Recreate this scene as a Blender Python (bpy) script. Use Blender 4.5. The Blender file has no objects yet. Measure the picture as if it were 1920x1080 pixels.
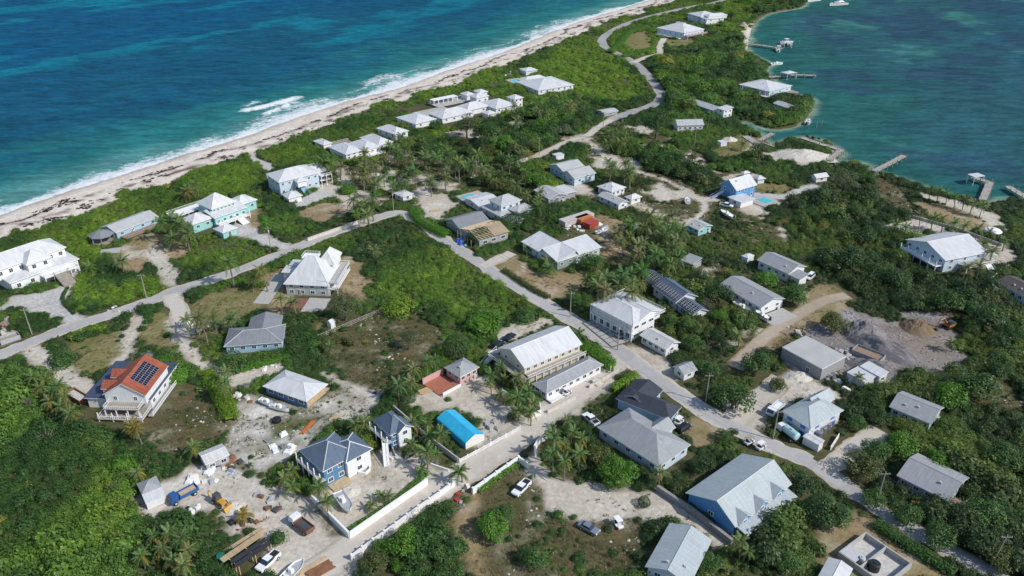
import bpy, bmesh, math, random
import numpy as np
from mathutils import Vector, Matrix
random.seed(7)
rng = np.random.default_rng(7)
S = bpy.context.scene
C = S.collection
R = math.radians
# ---------------------------------------------------------------- camera
CAM_H, FPX, PITCH = 120.0, 1490.0, R(28.5)
cam = bpy.data.cameras.new('camera'); camo = bpy.data.objects.new('camera', cam); C.objects.link(camo)
cam.sensor_width = 36.0; cam.lens = 36.0 * FPX / 1920.0
cam.clip_start = 1.0; cam.clip_end = 30000.0
camo.location = (0, 0, CAM_H); camo.rotation_euler = (math.pi / 2 - PITCH, 0, 0)
S.camera = camo
# ---------------------------------------------------------------- sky and sun
SUN_AZ = (0.90, -0.43)          # horizontal direction towards the sun
SUN_EL = R(41)
W = bpy.data.worlds.new('World'); S.world = W; W.use_nodes = True
nt = W.node_tree; nt.nodes.clear()
sky = nt.nodes.new('ShaderNodeTexSky'); sky.sky_type = 'NISHITA'; sky.sun_disc = False
sky.sun_elevation = SUN_EL; sky.sun_rotation = math.atan2(SUN_AZ[0], SUN_AZ[1])
sky.air_density = 1.0; sky.dust_density = 0.6; sky.ozone_density = 1.2
bg = nt.nodes.new('ShaderNodeBackground'); bg.inputs['Strength'].default_value = 0.125
wo = nt.nodes.new('ShaderNodeOutputWorld')
nt.links.new(sky.outputs[0], bg.inputs[0]); nt.links.new(bg.outputs[0], wo.inputs[0])
sl = bpy.data.lights.new('sun', 'SUN'); sl.energy = 3.5; sl.angle = R(0.53); sl.color = (1.0, 0.955, 0.89)
so = bpy.data.objects.new('sun', sl); C.objects.link(so)
sdir = Vector((SUN_AZ[0] * math.cos(SUN_EL), SUN_AZ[1] * math.cos(SUN_EL), math.sin(SUN_EL)))
so.rotation_euler = sdir.to_track_quat('Z', 'Y').to_euler(); so.location = (200, -100, 400)
S.view_settings.view_transform = 'Standard'; S.view_settings.look = 'None'
S.view_settings.exposure = 0.20; S.view_settings.gamma = 1.0; S.view_settings.use_curve_mapping = False
S.cycles.use_denoising = True
S.cycles.max_bounces = 6; S.cycles.diffuse_bounces = 3; S.cycles.glossy_bounces = 2
S.cycles.transmission_bounces = 3; S.cycles.transparent_max_bounces = 4
# ---------------------------------------------------------------- pixel of the photograph -> point at height z
def P(px, py, z=0.0):
    dx = (px - 960.0) / FPX; dy = (540.0 - py) / FPX
    d = (dx, math.cos(PITCH) + dy * math.sin(PITCH), -math.sin(PITCH) + dy * math.cos(PITCH))
    t = (z - CAM_H) / d[2]
    return Vector((d[0] * t, d[1] * t, z))
def scale_at(py):                     # pixels per metre across the view on the ground
    return (py + 269.0) * math.cos(PITCH) / CAM_H
def proj(x, y, z):
    yc = y * math.cos(PITCH) - (z - CAM_H) * math.sin(PITCH)
    zc = y * math.sin(PITCH) + (z - CAM_H) * math.cos(PITCH)
    return 960 + FPX * x / yc, 540 - FPX * zc / yc
# ---------------------------------------------------------------- numpy noise
_tab = rng.random((256, 256))
def vnoise(x, y, s, seed=0):
    x = np.asarray(x, float) / s + seed * 17.31; y = np.asarray(y, float) / s + seed * 9.77
    xi = np.floor(x).astype(int); yi = np.floor(y).astype(int); fx = x - xi; fy = y - yi
    fx = fx * fx * (3 - 2 * fx); fy = fy * fy * (3 - 2 * fy)
    a = _tab[xi & 255, yi & 255]; b = _tab[(xi + 1) & 255, yi & 255]
    c = _tab[xi & 255, (yi + 1) & 255]; d = _tab[(xi + 1) & 255, (yi + 1) & 255]
    return (a * (1 - fx) + b * fx) * (1 - fy) + (c * (1 - fx) + d * fx) * fy
def fbm(x, y, s, seed=0, o=3):
    v = 0; a = 0.5; t = 0
    for k in range(o):
        v = v + a * vnoise(x, y, s / 2 ** k, seed + k * 3); t += a; a *= 0.5
    return v / t
def in_poly(X, Y, poly):
    inside = np.zeros(X.shape, bool); n = len(poly); j = n - 1
    for i in range(n):
        xi, yi = poly[i]; xj, yj = poly[j]
        if yi != yj:
            c = ((yi > Y) != (yj > Y)) & (X < (xj - xi) * (Y - yi) / (yj - yi) + xi)
            inside ^= c
        j = i
    return inside
def dist_line(X, Y, pts):
    best = np.full(X.shape, 1e9)
    for (x0, y0), (x1, y1) in zip(pts[:-1], pts[1:]):
        dx, dy = x1 - x0, y1 - y0; l2 = dx * dx + dy * dy + 1e-9
        t = np.clip(((X - x0) * dx + (Y - y0) * dy) / l2, 0, 1)
        best = np.minimum(best, (X - x0 - t * dx) ** 2 + (Y - y0 - t * dy) ** 2)
    return np.sqrt(best)
def smooth_line(pts, n=6):
    out = []; m = len(pts)
    for i in range(m - 1):
        p0 = pts[max(i - 1, 0)]; p1 = pts[i]; p2 = pts[i + 1]; p3 = pts[min(i + 2, m - 1)]
        for k in range(n):
            t = k / n
            out.append(tuple(0.5 * (2 * p1[a] + (p2[a] - p0[a]) * t + (2 * p0[a] - 5 * p1[a] + 4 * p2[a] - p3[a]) * t * t
                             + (3 * p1[a] - p0[a] - 3 * p2[a] + p3[a]) * t ** 3) for a in range(len(p1))))
    out.append(tuple(pts[-1])); return out
def sstep(a, b, x):
    t = np.clip((x - a) / (b - a), 0, 1); return t * t * (3 - 2 * t)
# ---------------------------------------------------------------- materials
M = {}
def nodes_of(name):
    m = bpy.data.materials.new(name); m.use_nodes = True
    t = m.node_tree; b = t.nodes['Principled BSDF']; M[name] = m
    return m, t, b
def nn(t, kind, **kw):
    n = t.nodes.new(kind)
    for k, v in kw.items(): setattr(n, k, v)
    return n
def mathn(t, op, a, b=None, c=None):
    n = t.nodes.new('ShaderNodeMath'); n.operation = op
    for i, v in enumerate((a, b, c)):
        if v is None: continue
        if isinstance(v, (int, float)): n.inputs[i].default_value = v
        else: t.links.new(v, n.inputs[i])
    return n.outputs[0]
def mixc(t, fac, a, b, mode='MIX'):
    n = t.nodes.new('ShaderNodeMix'); n.data_type = 'RGBA'; n.blend_type = mode
    for i, v in ((0, fac), (6, a), (7, b)):
        if isinstance(v, (int, float)): n.inputs[i].default_value = v
        elif isinstance(v, tuple): n.inputs[i].default_value = (*v[:3], 1)
        else: t.links.new(v, n.inputs[i])
    return n.outputs[2]
def noise(t, scale, detail=3, coord=None, rough=0.55):
    n = t.nodes.new('ShaderNodeTexNoise'); n.inputs['Scale'].default_value = scale
    n.inputs['Detail'].default_value = detail; n.inputs['Roughness'].default_value = rough
    if coord is not None: t.links.new(coord, n.inputs['Vector'])
    return n.outputs['Fac']
def ramp(t, fac, lo, hi, a=0.0, b=1.0):
    n = t.nodes.new('ShaderNodeMapRange'); t.links.new(fac, n.inputs[0])
    n.inputs[1].default_value = lo; n.inputs[2].default_value = hi; n.inputs[3].default_value = a; n.inputs[4].default_value = b
    return n.outputs[0]
def bump(t, b, h, strength, dist=0.05):
    n = t.nodes.new('ShaderNodeBump'); n.inputs['Strength'].default_value = strength; n.inputs['Distance'].default_value = dist
    t.links.new(h, n.inputs['Height']); t.links.new(n.outputs[0], b.inputs['Normal'])
def plain(name, col, rough=0.6, var=0.12, metal=0.0, scale=1.2):
    m, t, b = nodes_of(name)
    tc = nn(t, 'ShaderNodeTexCoord')
    f = noise(t, scale, 4, tc.outputs['Object']); g = noise(t, scale * 9, 2, tc.outputs['Object'])
    k = mathn(t, 'MULTIPLY_ADD', ramp(t, f, 0.25, 0.75, 1 - var, 1 + var), 1.0, mathn(t, 'MULTIPLY_ADD', g, var * 0.8, -var * 0.4))
    t.links.new(mixc(t, 1.0, tuple(col), k, 'MULTIPLY'), b.inputs['Base Color'])
    b.inputs['Roughness'].default_value = rough; b.inputs['Metallic'].default_value = metal
    return m
def roofmat(name, col, kind, rough=0.45, var=0.1, pitch=0.45):
    m, t, b = nodes_of(name)
    uv = nn(t, 'ShaderNodeUVMap'); sep = nn(t, 'ShaderNodeSeparateXYZ'); t.links.new(uv.outputs[0], sep.inputs[0])
    tc = nn(t, 'ShaderNodeTexCoord'); oi = nn(t, 'ShaderNodeObjectInfo')
    off = nn(t, 'ShaderNodeVectorMath', operation='ADD'); t.links.new(tc.outputs['Object'], off.inputs[0])
    cmb = nn(t, 'ShaderNodeCombineXYZ'); t.links.new(mathn(t, 'MULTIPLY', oi.outputs['Random'], 91.0), cmb.inputs[0]); t.links.new(cmb.outputs[0], off.inputs[1])
    big = noise(t, 0.35, 4, off.outputs[0]); fine = noise(t, 4.0, 3, off.outputs[0])
    st = nn(t, 'ShaderNodeMapping'); t.links.new(uv.outputs[0], st.inputs[0]); st.inputs['Scale'].default_value = (2.2, 0.18, 1)
    streak = noise(t, 1.0, 3, st.outputs[0])
    k = mathn(t, 'ADD', ramp(t, big, 0.25, 0.75, 1 - var, 1 + var * 0.6), mathn(t, 'MULTIPLY_ADD', fine, var, -var * 0.5))
    k = mathn(t, 'MULTIPLY', k, ramp(t, streak, 0.3, 0.75, 1 + var * 0.3, 1 - var * 1.5))
    if kind == 'metal':
        fr = mathn(t, 'FRACT', mathn(t, 'DIVIDE', sep.outputs[0], pitch))
        seam = ramp(t, mathn(t, 'ABSOLUTE', mathn(t, 'SUBTRACT', fr, 0.5)), 0.40, 0.49)
        wn = nn(t, 'ShaderNodeTexWhiteNoise'); wn.noise_dimensions = '2D'; cb = nn(t, 'ShaderNodeCombineXYZ'); t.links.new(mathn(t, 'FLOOR', mathn(t, 'DIVIDE', sep.outputs[0], pitch * 2)), cb.inputs[0]); t.links.new(mathn(t, 'FLOOR', mathn(t, 'DIVIDE', sep.outputs[1], 3.1)), cb.inputs[1]); t.links.new(cb.outputs[0], wn.inputs['Vector'])
        k2 = mathn(t, 'MULTIPLY', mathn(t, 'MULTIPLY', k, ramp(t, seam, 0, 1, 1.0, 0.84)), ramp(t, wn.outputs['Value'], 0, 1, 0.93, 1.03))
        bump(t, b, seam, 0.5, 0.03)
        b.inputs['Roughness'].default_value = rough
    elif kind == 'shingle':
        br = nn(t, 'ShaderNodeTexBrick'); t.links.new(uv.outputs[0], br.inputs['Vector']); br.inputs['Scale'].default_value = 1.0
        br.inputs['Brick Width'].default_value = 0.9; br.inputs['Row Height'].default_value = 0.32; br.inputs['Mortar Size'].default_value = 0.03
        br.inputs['Color1'].default_value = (1.04, 1.04, 1.04, 1); br.inputs['Color2'].default_value = (0.93, 0.93, 0.93, 1); br.inputs['Mortar'].default_value = (0.82, 0.82, 0.82, 1)
        k2 = mathn(t, 'MULTIPLY', k, nn(t, 'ShaderNodeSeparateColor').outputs[0]); sc = k2.node.inputs[1].links[0].from_node
        t.links.new(br.outputs['Color'], sc.inputs[0])
        bump(t, b, br.outputs['Fac'], -0.25, 0.02); b.inputs['Roughness'].default_value = 0.75
    elif kind == 'tile':
        fr = mathn(t, 'FRACT', mathn(t, 'DIVIDE', sep.outputs[0], 0.34)); fy = mathn(t, 'FRACT', mathn(t, 'DIVIDE', sep.outputs[1], 0.42))
        wv = mathn(t, 'SINE', mathn(t, 'MULTIPLY', fr, 3.1416)); k2 = mathn(t, 'MULTIPLY', k, mathn(t, 'MULTIPLY_ADD', fy, 0.35, 0.78))
        bump(t, b, mathn(t, 'MULTIPLY_ADD', fy, -0.4, wv), 0.9, 0.09); b.inputs['Roughness'].default_value = 0.75
    elif kind == 'siding':
        fy = mathn(t, 'FRACT', mathn(t, 'DIVIDE', sep.outputs[1], 0.24)); k2 = mathn(t, 'MULTIPLY', k, ramp(t, fy, 0.0, 0.16, 0.86, 1.0))
        bump(t, b, fy, -0.4, 0.02); b.inputs['Roughness'].default_value = 0.55
    cc = mixc(t, 1.0, tuple(col), k2, 'MULTIPLY')
    if kind in ('metal', 'shingle'): cc = mixc(t, mathn(t, 'MULTIPLY', ramp(t, mathn(t, 'MULTIPLY', streak, big), 0.28, 0.42), 0.30), cc, tuple(v * w for v, w in zip(col, (.72, .66, .58))))
    t.links.new(cc, b.inputs['Base Color'])
    return m
roofmat('roof_white', (0.64, 0.65, 0.66), 'metal', 0.4, 0.10)
roofmat('roof_cream', (0.62, 0.62, 0.60), 'metal', 0.45, 0.13)
roofmat('roof_palegrey', (0.46, 0.47, 0.475), 'shingle', 0.7, 0.10)
roofmat('roof_grey', (0.33, 0.345, 0.36), 'shingle', 0.7, 0.12)
roofmat('roof_midgrey', (0.235, 0.25, 0.27), 'shingle', 0.7, 0.14)
roofmat('roof_aqua_grey', (0.42, 0.47, 0.49), 'shingle', 0.7, 0.10)
roofmat('roof_slate_blue', (0.105, 0.150, 0.215), 'shingle', 0.7, 0.15)
roofmat('roof_dark', (0.045, 0.055, 0.075), 'shingle', 0.7, 0.2)
roofmat('roof_brown', (0.10, 0.085, 0.085), 'shingle', 0.7, 0.15)
roofmat('roof_red_tile', (0.40, 0.105, 0.055), 'tile', 0.7, 0.28)
roofmat('roof_bare_deck', (0.40, 0.31, 0.20), 'siding', 0.8, 0.2)
roofmat('roof_blue_deck', (0.055, 0.075, 0.13), 'siding', 0.6, 0.12)
for nm, c in dict(white=(0.74, 0.75, 0.75), pale=(0.66, 0.67, 0.68), mint=(0.50, 0.62, 0.57), turquoise=(0.30, 0.60, 0.58), skyblue=(0.33, 0.52, 0.66),
                  paleblue=(0.52, 0.62, 0.70), blue=(0.09, 0.30, 0.60), vividblue=(0.10, 0.29, 0.56), steelblue=(0.09, 0.22, 0.38), pink=(0.62, 0.36, 0.34), cream=(0.62, 0.57, 0.46),
                  greygreen=(0.42, 0.47, 0.45), grey=(0.36, 0.37, 0.38), teal=(0.12, 0.40, 0.40)).items():
    roofmat('wall_' + nm, c, 'siding', 0.6, 0.07)
plain('concrete', (0.40, 0.39, 0.37), 0.85, 0.16); plain('block_grey', (0.30, 0.30, 0.30), 0.9, 0.2)
plain('trim_white', (0.80, 0.80, 0.79), 0.45, 0.05); plain('white_paint', (0.78, 0.78, 0.77), 0.5, 0.08); plain('weathered_wood', (0.30, 0.27, 0.23), 0.85, 0.25)
plain('timber', (0.47, 0.36, 0.22), 0.8, 0.2); plain('plywood', (0.46, 0.34, 0.20), 0.8, 0.2); plain('deck_brown', (0.27, 0.19, 0.14), 0.8, 0.2)
plain('dock_wood', (0.36, 0.33, 0.29), 0.85, 0.22); plain('stone_wall', (0.26, 0.25, 0.24), 0.9, 0.3, scale=2.5); plain('sand_wall', (0.55, 0.51, 0.45), 0.85, 0.18)
plain('trunk', (0.20, 0.165, 0.13), 0.9, 0.3, scale=3); plain('bark', (0.11, 0.09, 0.07), 0.9, 0.3, scale=3)
plain('black_rubber', (0.018, 0.018, 0.02), 0.8, 0.2); plain('black_plastic', (0.02, 0.022, 0.025), 0.45, 0.2); plain('dark_metal', (0.07, 0.07, 0.075), 0.5, 0.2)
plain('car_white', (0.78, 0.79, 0.80), 0.25, 0.03); plain('car_silver', (0.30, 0.34, 0.40), 0.25, 0.04, 0.5); plain('car_blue', (0.03, 0.10, 0.30), 0.35, 0.08); plain('car_black', (0.015, 0.016, 0.02), 0.25, 0.1)
plain('car_teal', (0.40, 0.60, 0.60), 0.35, 0.08); plain('machine_yellow', (0.55, 0.30, 0.03), 0.5, 0.2); plain('machine_orange', (0.40, 0.17, 0.03), 0.5, 0.2); plain('rust', (0.22, 0.10, 0.05), 0.85, 0.3)
plain('container_orange', (0.50, 0.16, 0.035), 0.6, 0.2); plain('container_red', (0.36, 0.055, 0.04), 0.6, 0.2); plain('container_grey', (0.50, 0.46, 0.44), 0.65, 0.2)
plain('tarp_blue', (0.03, 0.42, 0.66), 0.45, 0.12, scale=0.6); plain('tarp_bright', (0.02, 0.12, 0.55), 0.5, 0.1); plain('green_plastic', (0.02, 0.16, 0.12), 0.4, 0.1); plain('canvas', (0.72, 0.70, 0.66), 0.8, 0.08)
plain('boat_white', (0.80, 0.81, 0.80), 0.25, 0.04); plain('boat_grey', (0.38, 0.40, 0.42), 0.5, 0.12); plain('red_paint', (0.40, 0.05, 0.04), 0.5, 0.15); plain('terracotta', (0.36, 0.13, 0.08), 0.8, 0.15); plain('patio_red', (0.25, 0.09, 0.08), 0.85, 0.15)
plain('rock', (0.34, 0.33, 0.32), 0.95, 0.25, scale=2); plain('rock_pale', (0.50, 0.48, 0.45), 0.95, 0.25, scale=2); plain('tank_grey', (0.14, 0.15, 0.17), 0.5, 0.15); plain('straw', (0.33, 0.27, 0.19), 0.95, 0.25, scale=3); plain('shutter_blue', (0.04, 0.17, 0.52), 0.5, 0.08)
plain('slab', (0.36, 0.355, 0.345), 0.85, 0.12, scale=0.5); plain('pipe', (0.5, 0.5, 0.5), 0.5, 0.1); plain('orange_plastic', (0.50, 0.15, 0.03), 0.5, 0.15); plain('slate_lid', (0.22, 0.24, 0.24), 0.6, 0.15)
def glass(name, col, rough):
    m, t, b = nodes_of(name); b.inputs['Base Color'].default_value = (*col, 1); b.inputs['Roughness'].default_value = rough
    b.inputs['Specular IOR Level'].default_value = 0.04 if name == 'solar' else 0.6
glass('glass', (0.03, 0.045, 0.06), 0.08); glass('solar', (0.010, 0.018, 0.045), 0.55); glass('pool_water', (0.06, 0.50, 0.56), 0.08)
def leafmat(name, inst):
    m, t, b = nodes_of(name)
    if inst:
        a = nn(t, 'ShaderNodeAttribute'); a.attribute_type = 'INSTANCER'; a.attribute_name = 'tint'; col = a.outputs['Color']
    else:
        a = nn(t, 'ShaderNodeObjectInfo'); col = a.outputs['Color']
    g = nn(t, 'ShaderNodeNewGeometry')
    k = ramp(t, g.outputs['Random Per Island'], 0, 1, 0.62, 1.42)
    hs = nn(t, 'ShaderNodeHueSaturation'); t.links.new(ramp(t, g.outputs['Random Per Island'], 0, 1, 0.515, 0.485), hs.inputs['Hue'])
    t.links.new(mixc(t, 1.0, col, k, 'MULTIPLY'), hs.inputs['Color'])
    t.links.new(hs.outputs[0], b.inputs['Base Color']); b.inputs['Roughness'].default_value = 0.5; b.inputs['Specular IOR Level'].default_value = 0.35
    tr = nn(t, 'ShaderNodeBsdfTranslucent'); t.links.new(hs.outputs[0], tr.inputs[0])
    mx = nn(t, 'ShaderNodeMixShader'); mx.inputs[0].default_value = 0.34
    t.links.new(b.outputs[0], mx.inputs[1]); t.links.new(tr.outputs[0], mx.inputs[2])
    t.links.new(mx.outputs[0], t.nodes['Material Output'].inputs[0])
leafmat('leaf_scattered', True); leafmat('leaf', False)
# ---------------------------------------------------------------- mesh helpers
class MB:
    def __init__(s): s.v = []; s.f = []; s.m = []
    def face(s, pts, m=0):
        i = len(s.v); s.v += [tuple(p) for p in pts]; s.f.append(tuple(range(i, i + len(pts)))); s.m.append(m)
    def box(s, x0, x1, y0, y1, z0, z1, m=0, tap=0.0):
        i = len(s.v)
        s.v += [(x0, y0, z0), (x1, y0, z0), (x1, y1, z0), (x0, y1, z0), (x0 + tap, y0 + tap, z1), (x1 - tap, y0 + tap, z1), (x1 - tap, y1 - tap, z1), (x0 + tap, y1 - tap, z1)]
        for q in ((0, 3, 2, 1), (4, 5, 6, 7), (0, 1, 5, 4), (1, 2, 6, 5), (2, 3, 7, 6), (3, 0, 4, 7)):
            s.f.append(tuple(i + k for k in q)); s.m.append(m)
        return s
    def tube(s, pts, rad, n=6, m=0, caps=True):
        i0 = len(s.v); pts = [Vector(p) for p in pts]
        if not hasattr(rad, '__len__'): rad = [rad] * len(pts)
        for k, p in enumerate(pts):
            d = (pts[min(k + 1, len(pts) - 1)] - pts[max(k - 1, 0)]).normalized()
            a = d.orthogonal().normalized() if abs(d.z) > 0.99 else Vector((0, 0, 1)).cross(d).normalized()
            b = d.cross(a)
            for j in range(n):
                t = 2 * math.pi * j / n; s.v.append(tuple(p + (a * math.cos(t) + b * math.sin(t)) * rad[k]))
        for k in range(len(pts) - 1):
            for j in range(n):
                a = i0 + k * n + j; b = i0 + k * n + (j + 1) % n
                s.f.append((a, b, b + n, a + n)); s.m.append(m)
        if caps:
            s.f.append(tuple(i0 + j for j in range(n))[::-1]); s.m.append(m)
            e = i0 + (len(pts) - 1) * n; s.f.append(tuple(e + j for j in range(n))); s.m.append(m)
        return s
    def prism(s, prof, x0, x1, axis='y', m=0, inset=0.0):
        # a closed profile (a, z) swept along an axis; inset narrows the points with z above its mid
        n = len(prof); i = len(s.v)
        for x in (x0, x1):
            for a, z in prof: s.v.append((a, x, z) if axis == 'y' else (x, a, z))
        s.f.append(tuple(i + k for k in range(n))); s.f.append(tuple(i + n + k for k in range(n))[::-1]); s.m += [m, m]
        for k in range(n):
            a = i + k; b = i + (k + 1) % n; s.f.append((a, a + n, b + n, b)); s.m.append(m)
        return s
    def mesh(s, name, mats):
        me = bpy.data.meshes.new(name); me.from_pydata(s.v, [], s.f); 
        for m in mats: me.materials.append(M[m])
        if len(mats) > 1: me.polygons.foreach_set('material_index', s.m)
        uvs(me); me.validate(); return me
    def build(s, name, mats, parent=None, loc=None, rot=None, fix=True):
        mats = [mats] if isinstance(mats, str) else mats
        me = s.mesh(name, mats)
        if fix:
            bm = bmesh.new(); bm.from_mesh(me); bmesh.ops.recalc_face_normals(bm, faces=bm.faces); bm.to_mesh(me); bm.free()
        return put(name, me, parent, loc, rot)
def uvs(me):
    uv = me.uv_layers.new(name='UVMap'); n = len(me.loops)
    if n == 0: return
    co = np.empty(len(me.vertices) * 3); me.vertices.foreach_get('co', co); co = co.reshape(-1, 3)
    vi = np.empty(n, int); me.loops.foreach_get('vertex_index', vi)
    ln = np.empty(len(me.polygons), int); me.polygons.foreach_get('loop_total', ln)
    no = np.empty(len(me.polygons) * 3); me.polygons.foreach_get('normal', no); no = np.repeat(no.reshape(-1, 3), ln, axis=0)
    t = np.stack([-no[:, 1], no[:, 0], no[:, 0] * 0], 1); l = np.linalg.norm(t, axis=1); flat = l < 1e-3
    t[flat] = (1, 0, 0); l[flat] = 1; t /= l[:, None]; b = np.cross(no, t); p = co[vi]
    o = np.stack([(p * t).sum(1), (p * b).sum(1)], 1); uv.data.foreach_set('uv', o.ravel())
def put(name, data, parent=None, loc=None, rot=None, scale=None):
    o = bpy.data.objects.new(name, data); C.objects.link(o)
    if parent is not None: o.parent = parent
    if loc is not None: o.location = loc
    if rot is not None: o.rotation_euler = (0, 0, rot) if isinstance(rot, (int, float)) else rot
    if scale is not None: o.scale = scale if hasattr(scale, '__len__') else (scale,) * 3
    return o
def tag(o, label=None, cat=None, group=None, kind=None):
    if label: o['label'] = label
    if cat: o['category'] = cat
    if group: o['group'] = group
    if kind: o['kind'] = kind
    return o
def thing(name, label, cat, loc=(0, 0, 0), rot=0.0, group=None):
    return tag(put(name, None, None, loc, rot), label, cat, group)
EXCL = []            # (origin x, y, cos, sin, u0, u1, v0, v1): ground kept free of plants
def exclude(loc, rot, u0, u1, v0, v1): EXCL.append((loc[0], loc[1], math.cos(rot), math.sin(rot), u0, u1, v0, v1))
# ================================================================ the setting: ground, sea, roads
SEA = -1.2
def px_line(pts, z=0.0): return [tuple(P(x, y, z)[:2]) for x, y in pts]
OCEAN = smooth_line(px_line([(-420, 545), (-200, 470), (-40, 412), (0, 400), (100, 366), (200, 334), (300, 303), (400, 272), (470, 250), (560, 216), (640, 192), (740, 165), (830, 133),
                             (900, 110), (970, 86), (1050, 52), (1110, 32), (1200, 5), (1260, -15), (1360, -50), (1450, -85)], SEA), 4)
LAGOON = smooth_line(px_line([(1545, -90), (1520, -40), (1516, -5), (1500, 14), (1445, 24), (1418, 40), (1405, 66), (1403, 100), (1440, 118), (1437, 140), (1478, 172), (1520, 186), (1518, 212), (1490, 236), (1445, 242),
                              (1398, 226), (1392, 236), (1422, 252), (1448, 276), (1478, 264), (1522, 260), (1574, 286), (1552, 312), (1610, 306), (1640, 326), (1690, 338), (1730, 356),
                              (1800, 374), (1850, 388), (1870, 380), (1920, 378), (2000, 400), (2150, 440), (2500, 520)], SEA), 4)
X0, X1, Y0, Y1 = -620, 660, 70, 1010
gx = np.arange(X0, X1 + 1.0, 1.0); gy = np.arange(Y0, Y1 + 1.0, 1.0)
GX, GY = np.meshgrid(gx, gy)
LAND = in_poly(GX, GY, OCEAN + [(OCEAN[-1][0] + 60, 1500), (LAGOON[0][0], 1500)] + LAGOON + [(2000, 60), (2000, -50), (-2000, -50), (-2000, OCEAN[0][1])])
DO = dist_line(GX, GY, OCEAN); DL = dist_line(GX, GY, LAGOON)
# region of the sea: ocean left of the island, lagoon right of it
MID = smooth_line(px_line([(-500, 700), (0, 520), (600, 330), (1000, 200), (1250, 80), (1400, -20), (1500, -90)]), 3)
ocean_side = in_poly(GX, GY, MID + [(MID[-1][0], 3000), (-3000, 3000), (-3000, MID[0][1])])
SCRUB, SAND, LAWN, ROUGH, BEACH, BROWN, GRAVEL, PAVE, WEEDY, TALL = range(10)
CLS = np.full(GX.shape, SCRUB, np.int8)
wx = (fbm(GX, GY, 9, 1) - 0.5) * 7 + (fbm(GX, GY, 3, 5, 2) - 0.5) * 2.2; wy = (fbm(GX, GY, 9, 2) - 0.5) * 7 + (fbm(GX, GY, 3, 6, 2) - 0.5) * 2.2
def paint(cls, poly, warp=1.0):
    p = px_line(poly); xs = [a for a, b in p]; ys = [b for a, b in p]
    i0, i1 = max(0, int(min(xs) - X0 - 6)), int(max(xs) - X0 + 8); j0, j1 = max(0, int(min(ys) - Y0 - 6)), int(max(ys) - Y0 + 8)
    sl = (slice(j0, j1), slice(i0, i1)); m = in_poly(GX[sl] + wx[sl] * warp, GY[sl] + wy[sl] * warp, p); CLS[sl][m] = cls
def paint_line(cls, pts, w, warp=0.35):
    p = smooth_line(px_line(pts), 4); xs = [a for a, b in p]; ys = [b for a, b in p]
    i0, i1 = max(0, int(min(xs) - X0 - 9)), int(max(xs) - X0 + 10); j0, j1 = max(0, int(min(ys) - Y0 - 9)), int(max(ys) - Y0 + 10)
    sl = (slice(j0, j1), slice(i0, i1)); m = dist_line(GX[sl] + wx[sl] * warp, GY[sl] + wy[sl] * warp, p) < w / 2; CLS[sl][m] = cls
# rough open land, thin scrub
for poly in ([(597, 640), (700, 595), (755, 575), (800, 598), (832, 632), (828, 665), (800, 690), (765, 715), (745, 745), (700, 745), (640, 705), (600, 668)],
             [(885, 925), (980, 872), (1030, 920), (1045, 965), (1150, 985), (1205, 985), (1215, 1040), (1180, 1085), (1080, 1095), (930, 1095), (850, 1060), (845, 945)],
             [(255, 765), (300, 705), (350, 700), (395, 745), (435, 780), (425, 825), (340, 850), (268, 835)],
             [(640, 320), (680, 305), (740, 278), (830, 290), (860, 320), (800, 340), (700, 355), (655, 350)],
             [(1180, 355), (1250, 380), (1300, 375), (1318, 395), (1290, 408), (1230, 395)], [(1640, 325), (1720, 360), (1700, 400), (1640, 380)],
             [(1040, 420), (1100, 400), (1190, 440), (1210, 470), (1150, 500), (1110, 470), (1060, 440)], [(1790, 700), (1860, 690), (1930, 750), (1930, 800), (1860, 745)]): paint(ROUGH, poly)
for poly in ([(100, 672), (150, 632), (225, 618), (240, 640), (225, 668), (190, 692), (150, 700), (115, 690)], [(340, 575), (400, 545), (500, 535), (500, 570), (450, 600), (380, 625), (350, 615)],
             [(262, 605), (305, 585), (325, 605), (340, 660), (300, 650), (265, 630)], [(1165, 68), (1205, 58), (1225, 75), (1215, 95), (1190, 92), (1165, 80)], [(1245, 75), (1300, 72), (1300, 85), (1250, 88)],
             [(1340, 275), (1400, 250), (1430, 262), (1400, 290), (1345, 295)], [(1405, 345), (1480, 345), (1490, 362), (1415, 365)], [(600, 600), (640, 590), (640, 620), (600, 625)]): paint(LAWN, poly)
for poly in ([(205, 478), (235, 455), (260, 440), (335, 435), (352, 455), (345, 480), (300, 492), (262, 512), (235, 508)], [(910, 495), (955, 478), (985, 500), (1045, 513), (1118, 508), (1108, 530), (1062, 562), (1030, 562), (980, 532)],
             [(632, 488), (660, 480), (692, 520), (690, 560), (655, 572), (632, 550)], [(568, 392), (620, 376), (655, 395), (605, 416), (572, 408)], [(1505, 535), (1575, 530), (1600, 560), (1560, 600), (1440, 650), (1425, 635), (1500, 585)],
             [(1410, 370), (1485, 366), (1480, 386), (1420, 390)], [(1722, 378), (1790, 388), (1872, 424), (1885, 446), (1800, 432), (1735, 405)], [(1120, 440), (1165, 455), (1170, 478), (1125, 480)],
             [(1545, 990), (1620, 955), (1700, 1000), (1800, 1090), (1560, 1100), (1530, 1050)], [(1290, 795), (1345, 775), (1370, 790), (1350, 830), (1300, 845), (1290, 820)], [(855, 930), (880, 925), (890, 1000), (925, 1080), (880, 1090), (865, 1020)],
             [(420, 400), (480, 392), (490, 430), (450, 425)], [(1100, 402), (1140, 400), (1180, 420), (1150, 440), (1110, 425)], [(490, 520), (530, 495), (540, 590), (520, 600)]): paint(BROWN, poly)
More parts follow.
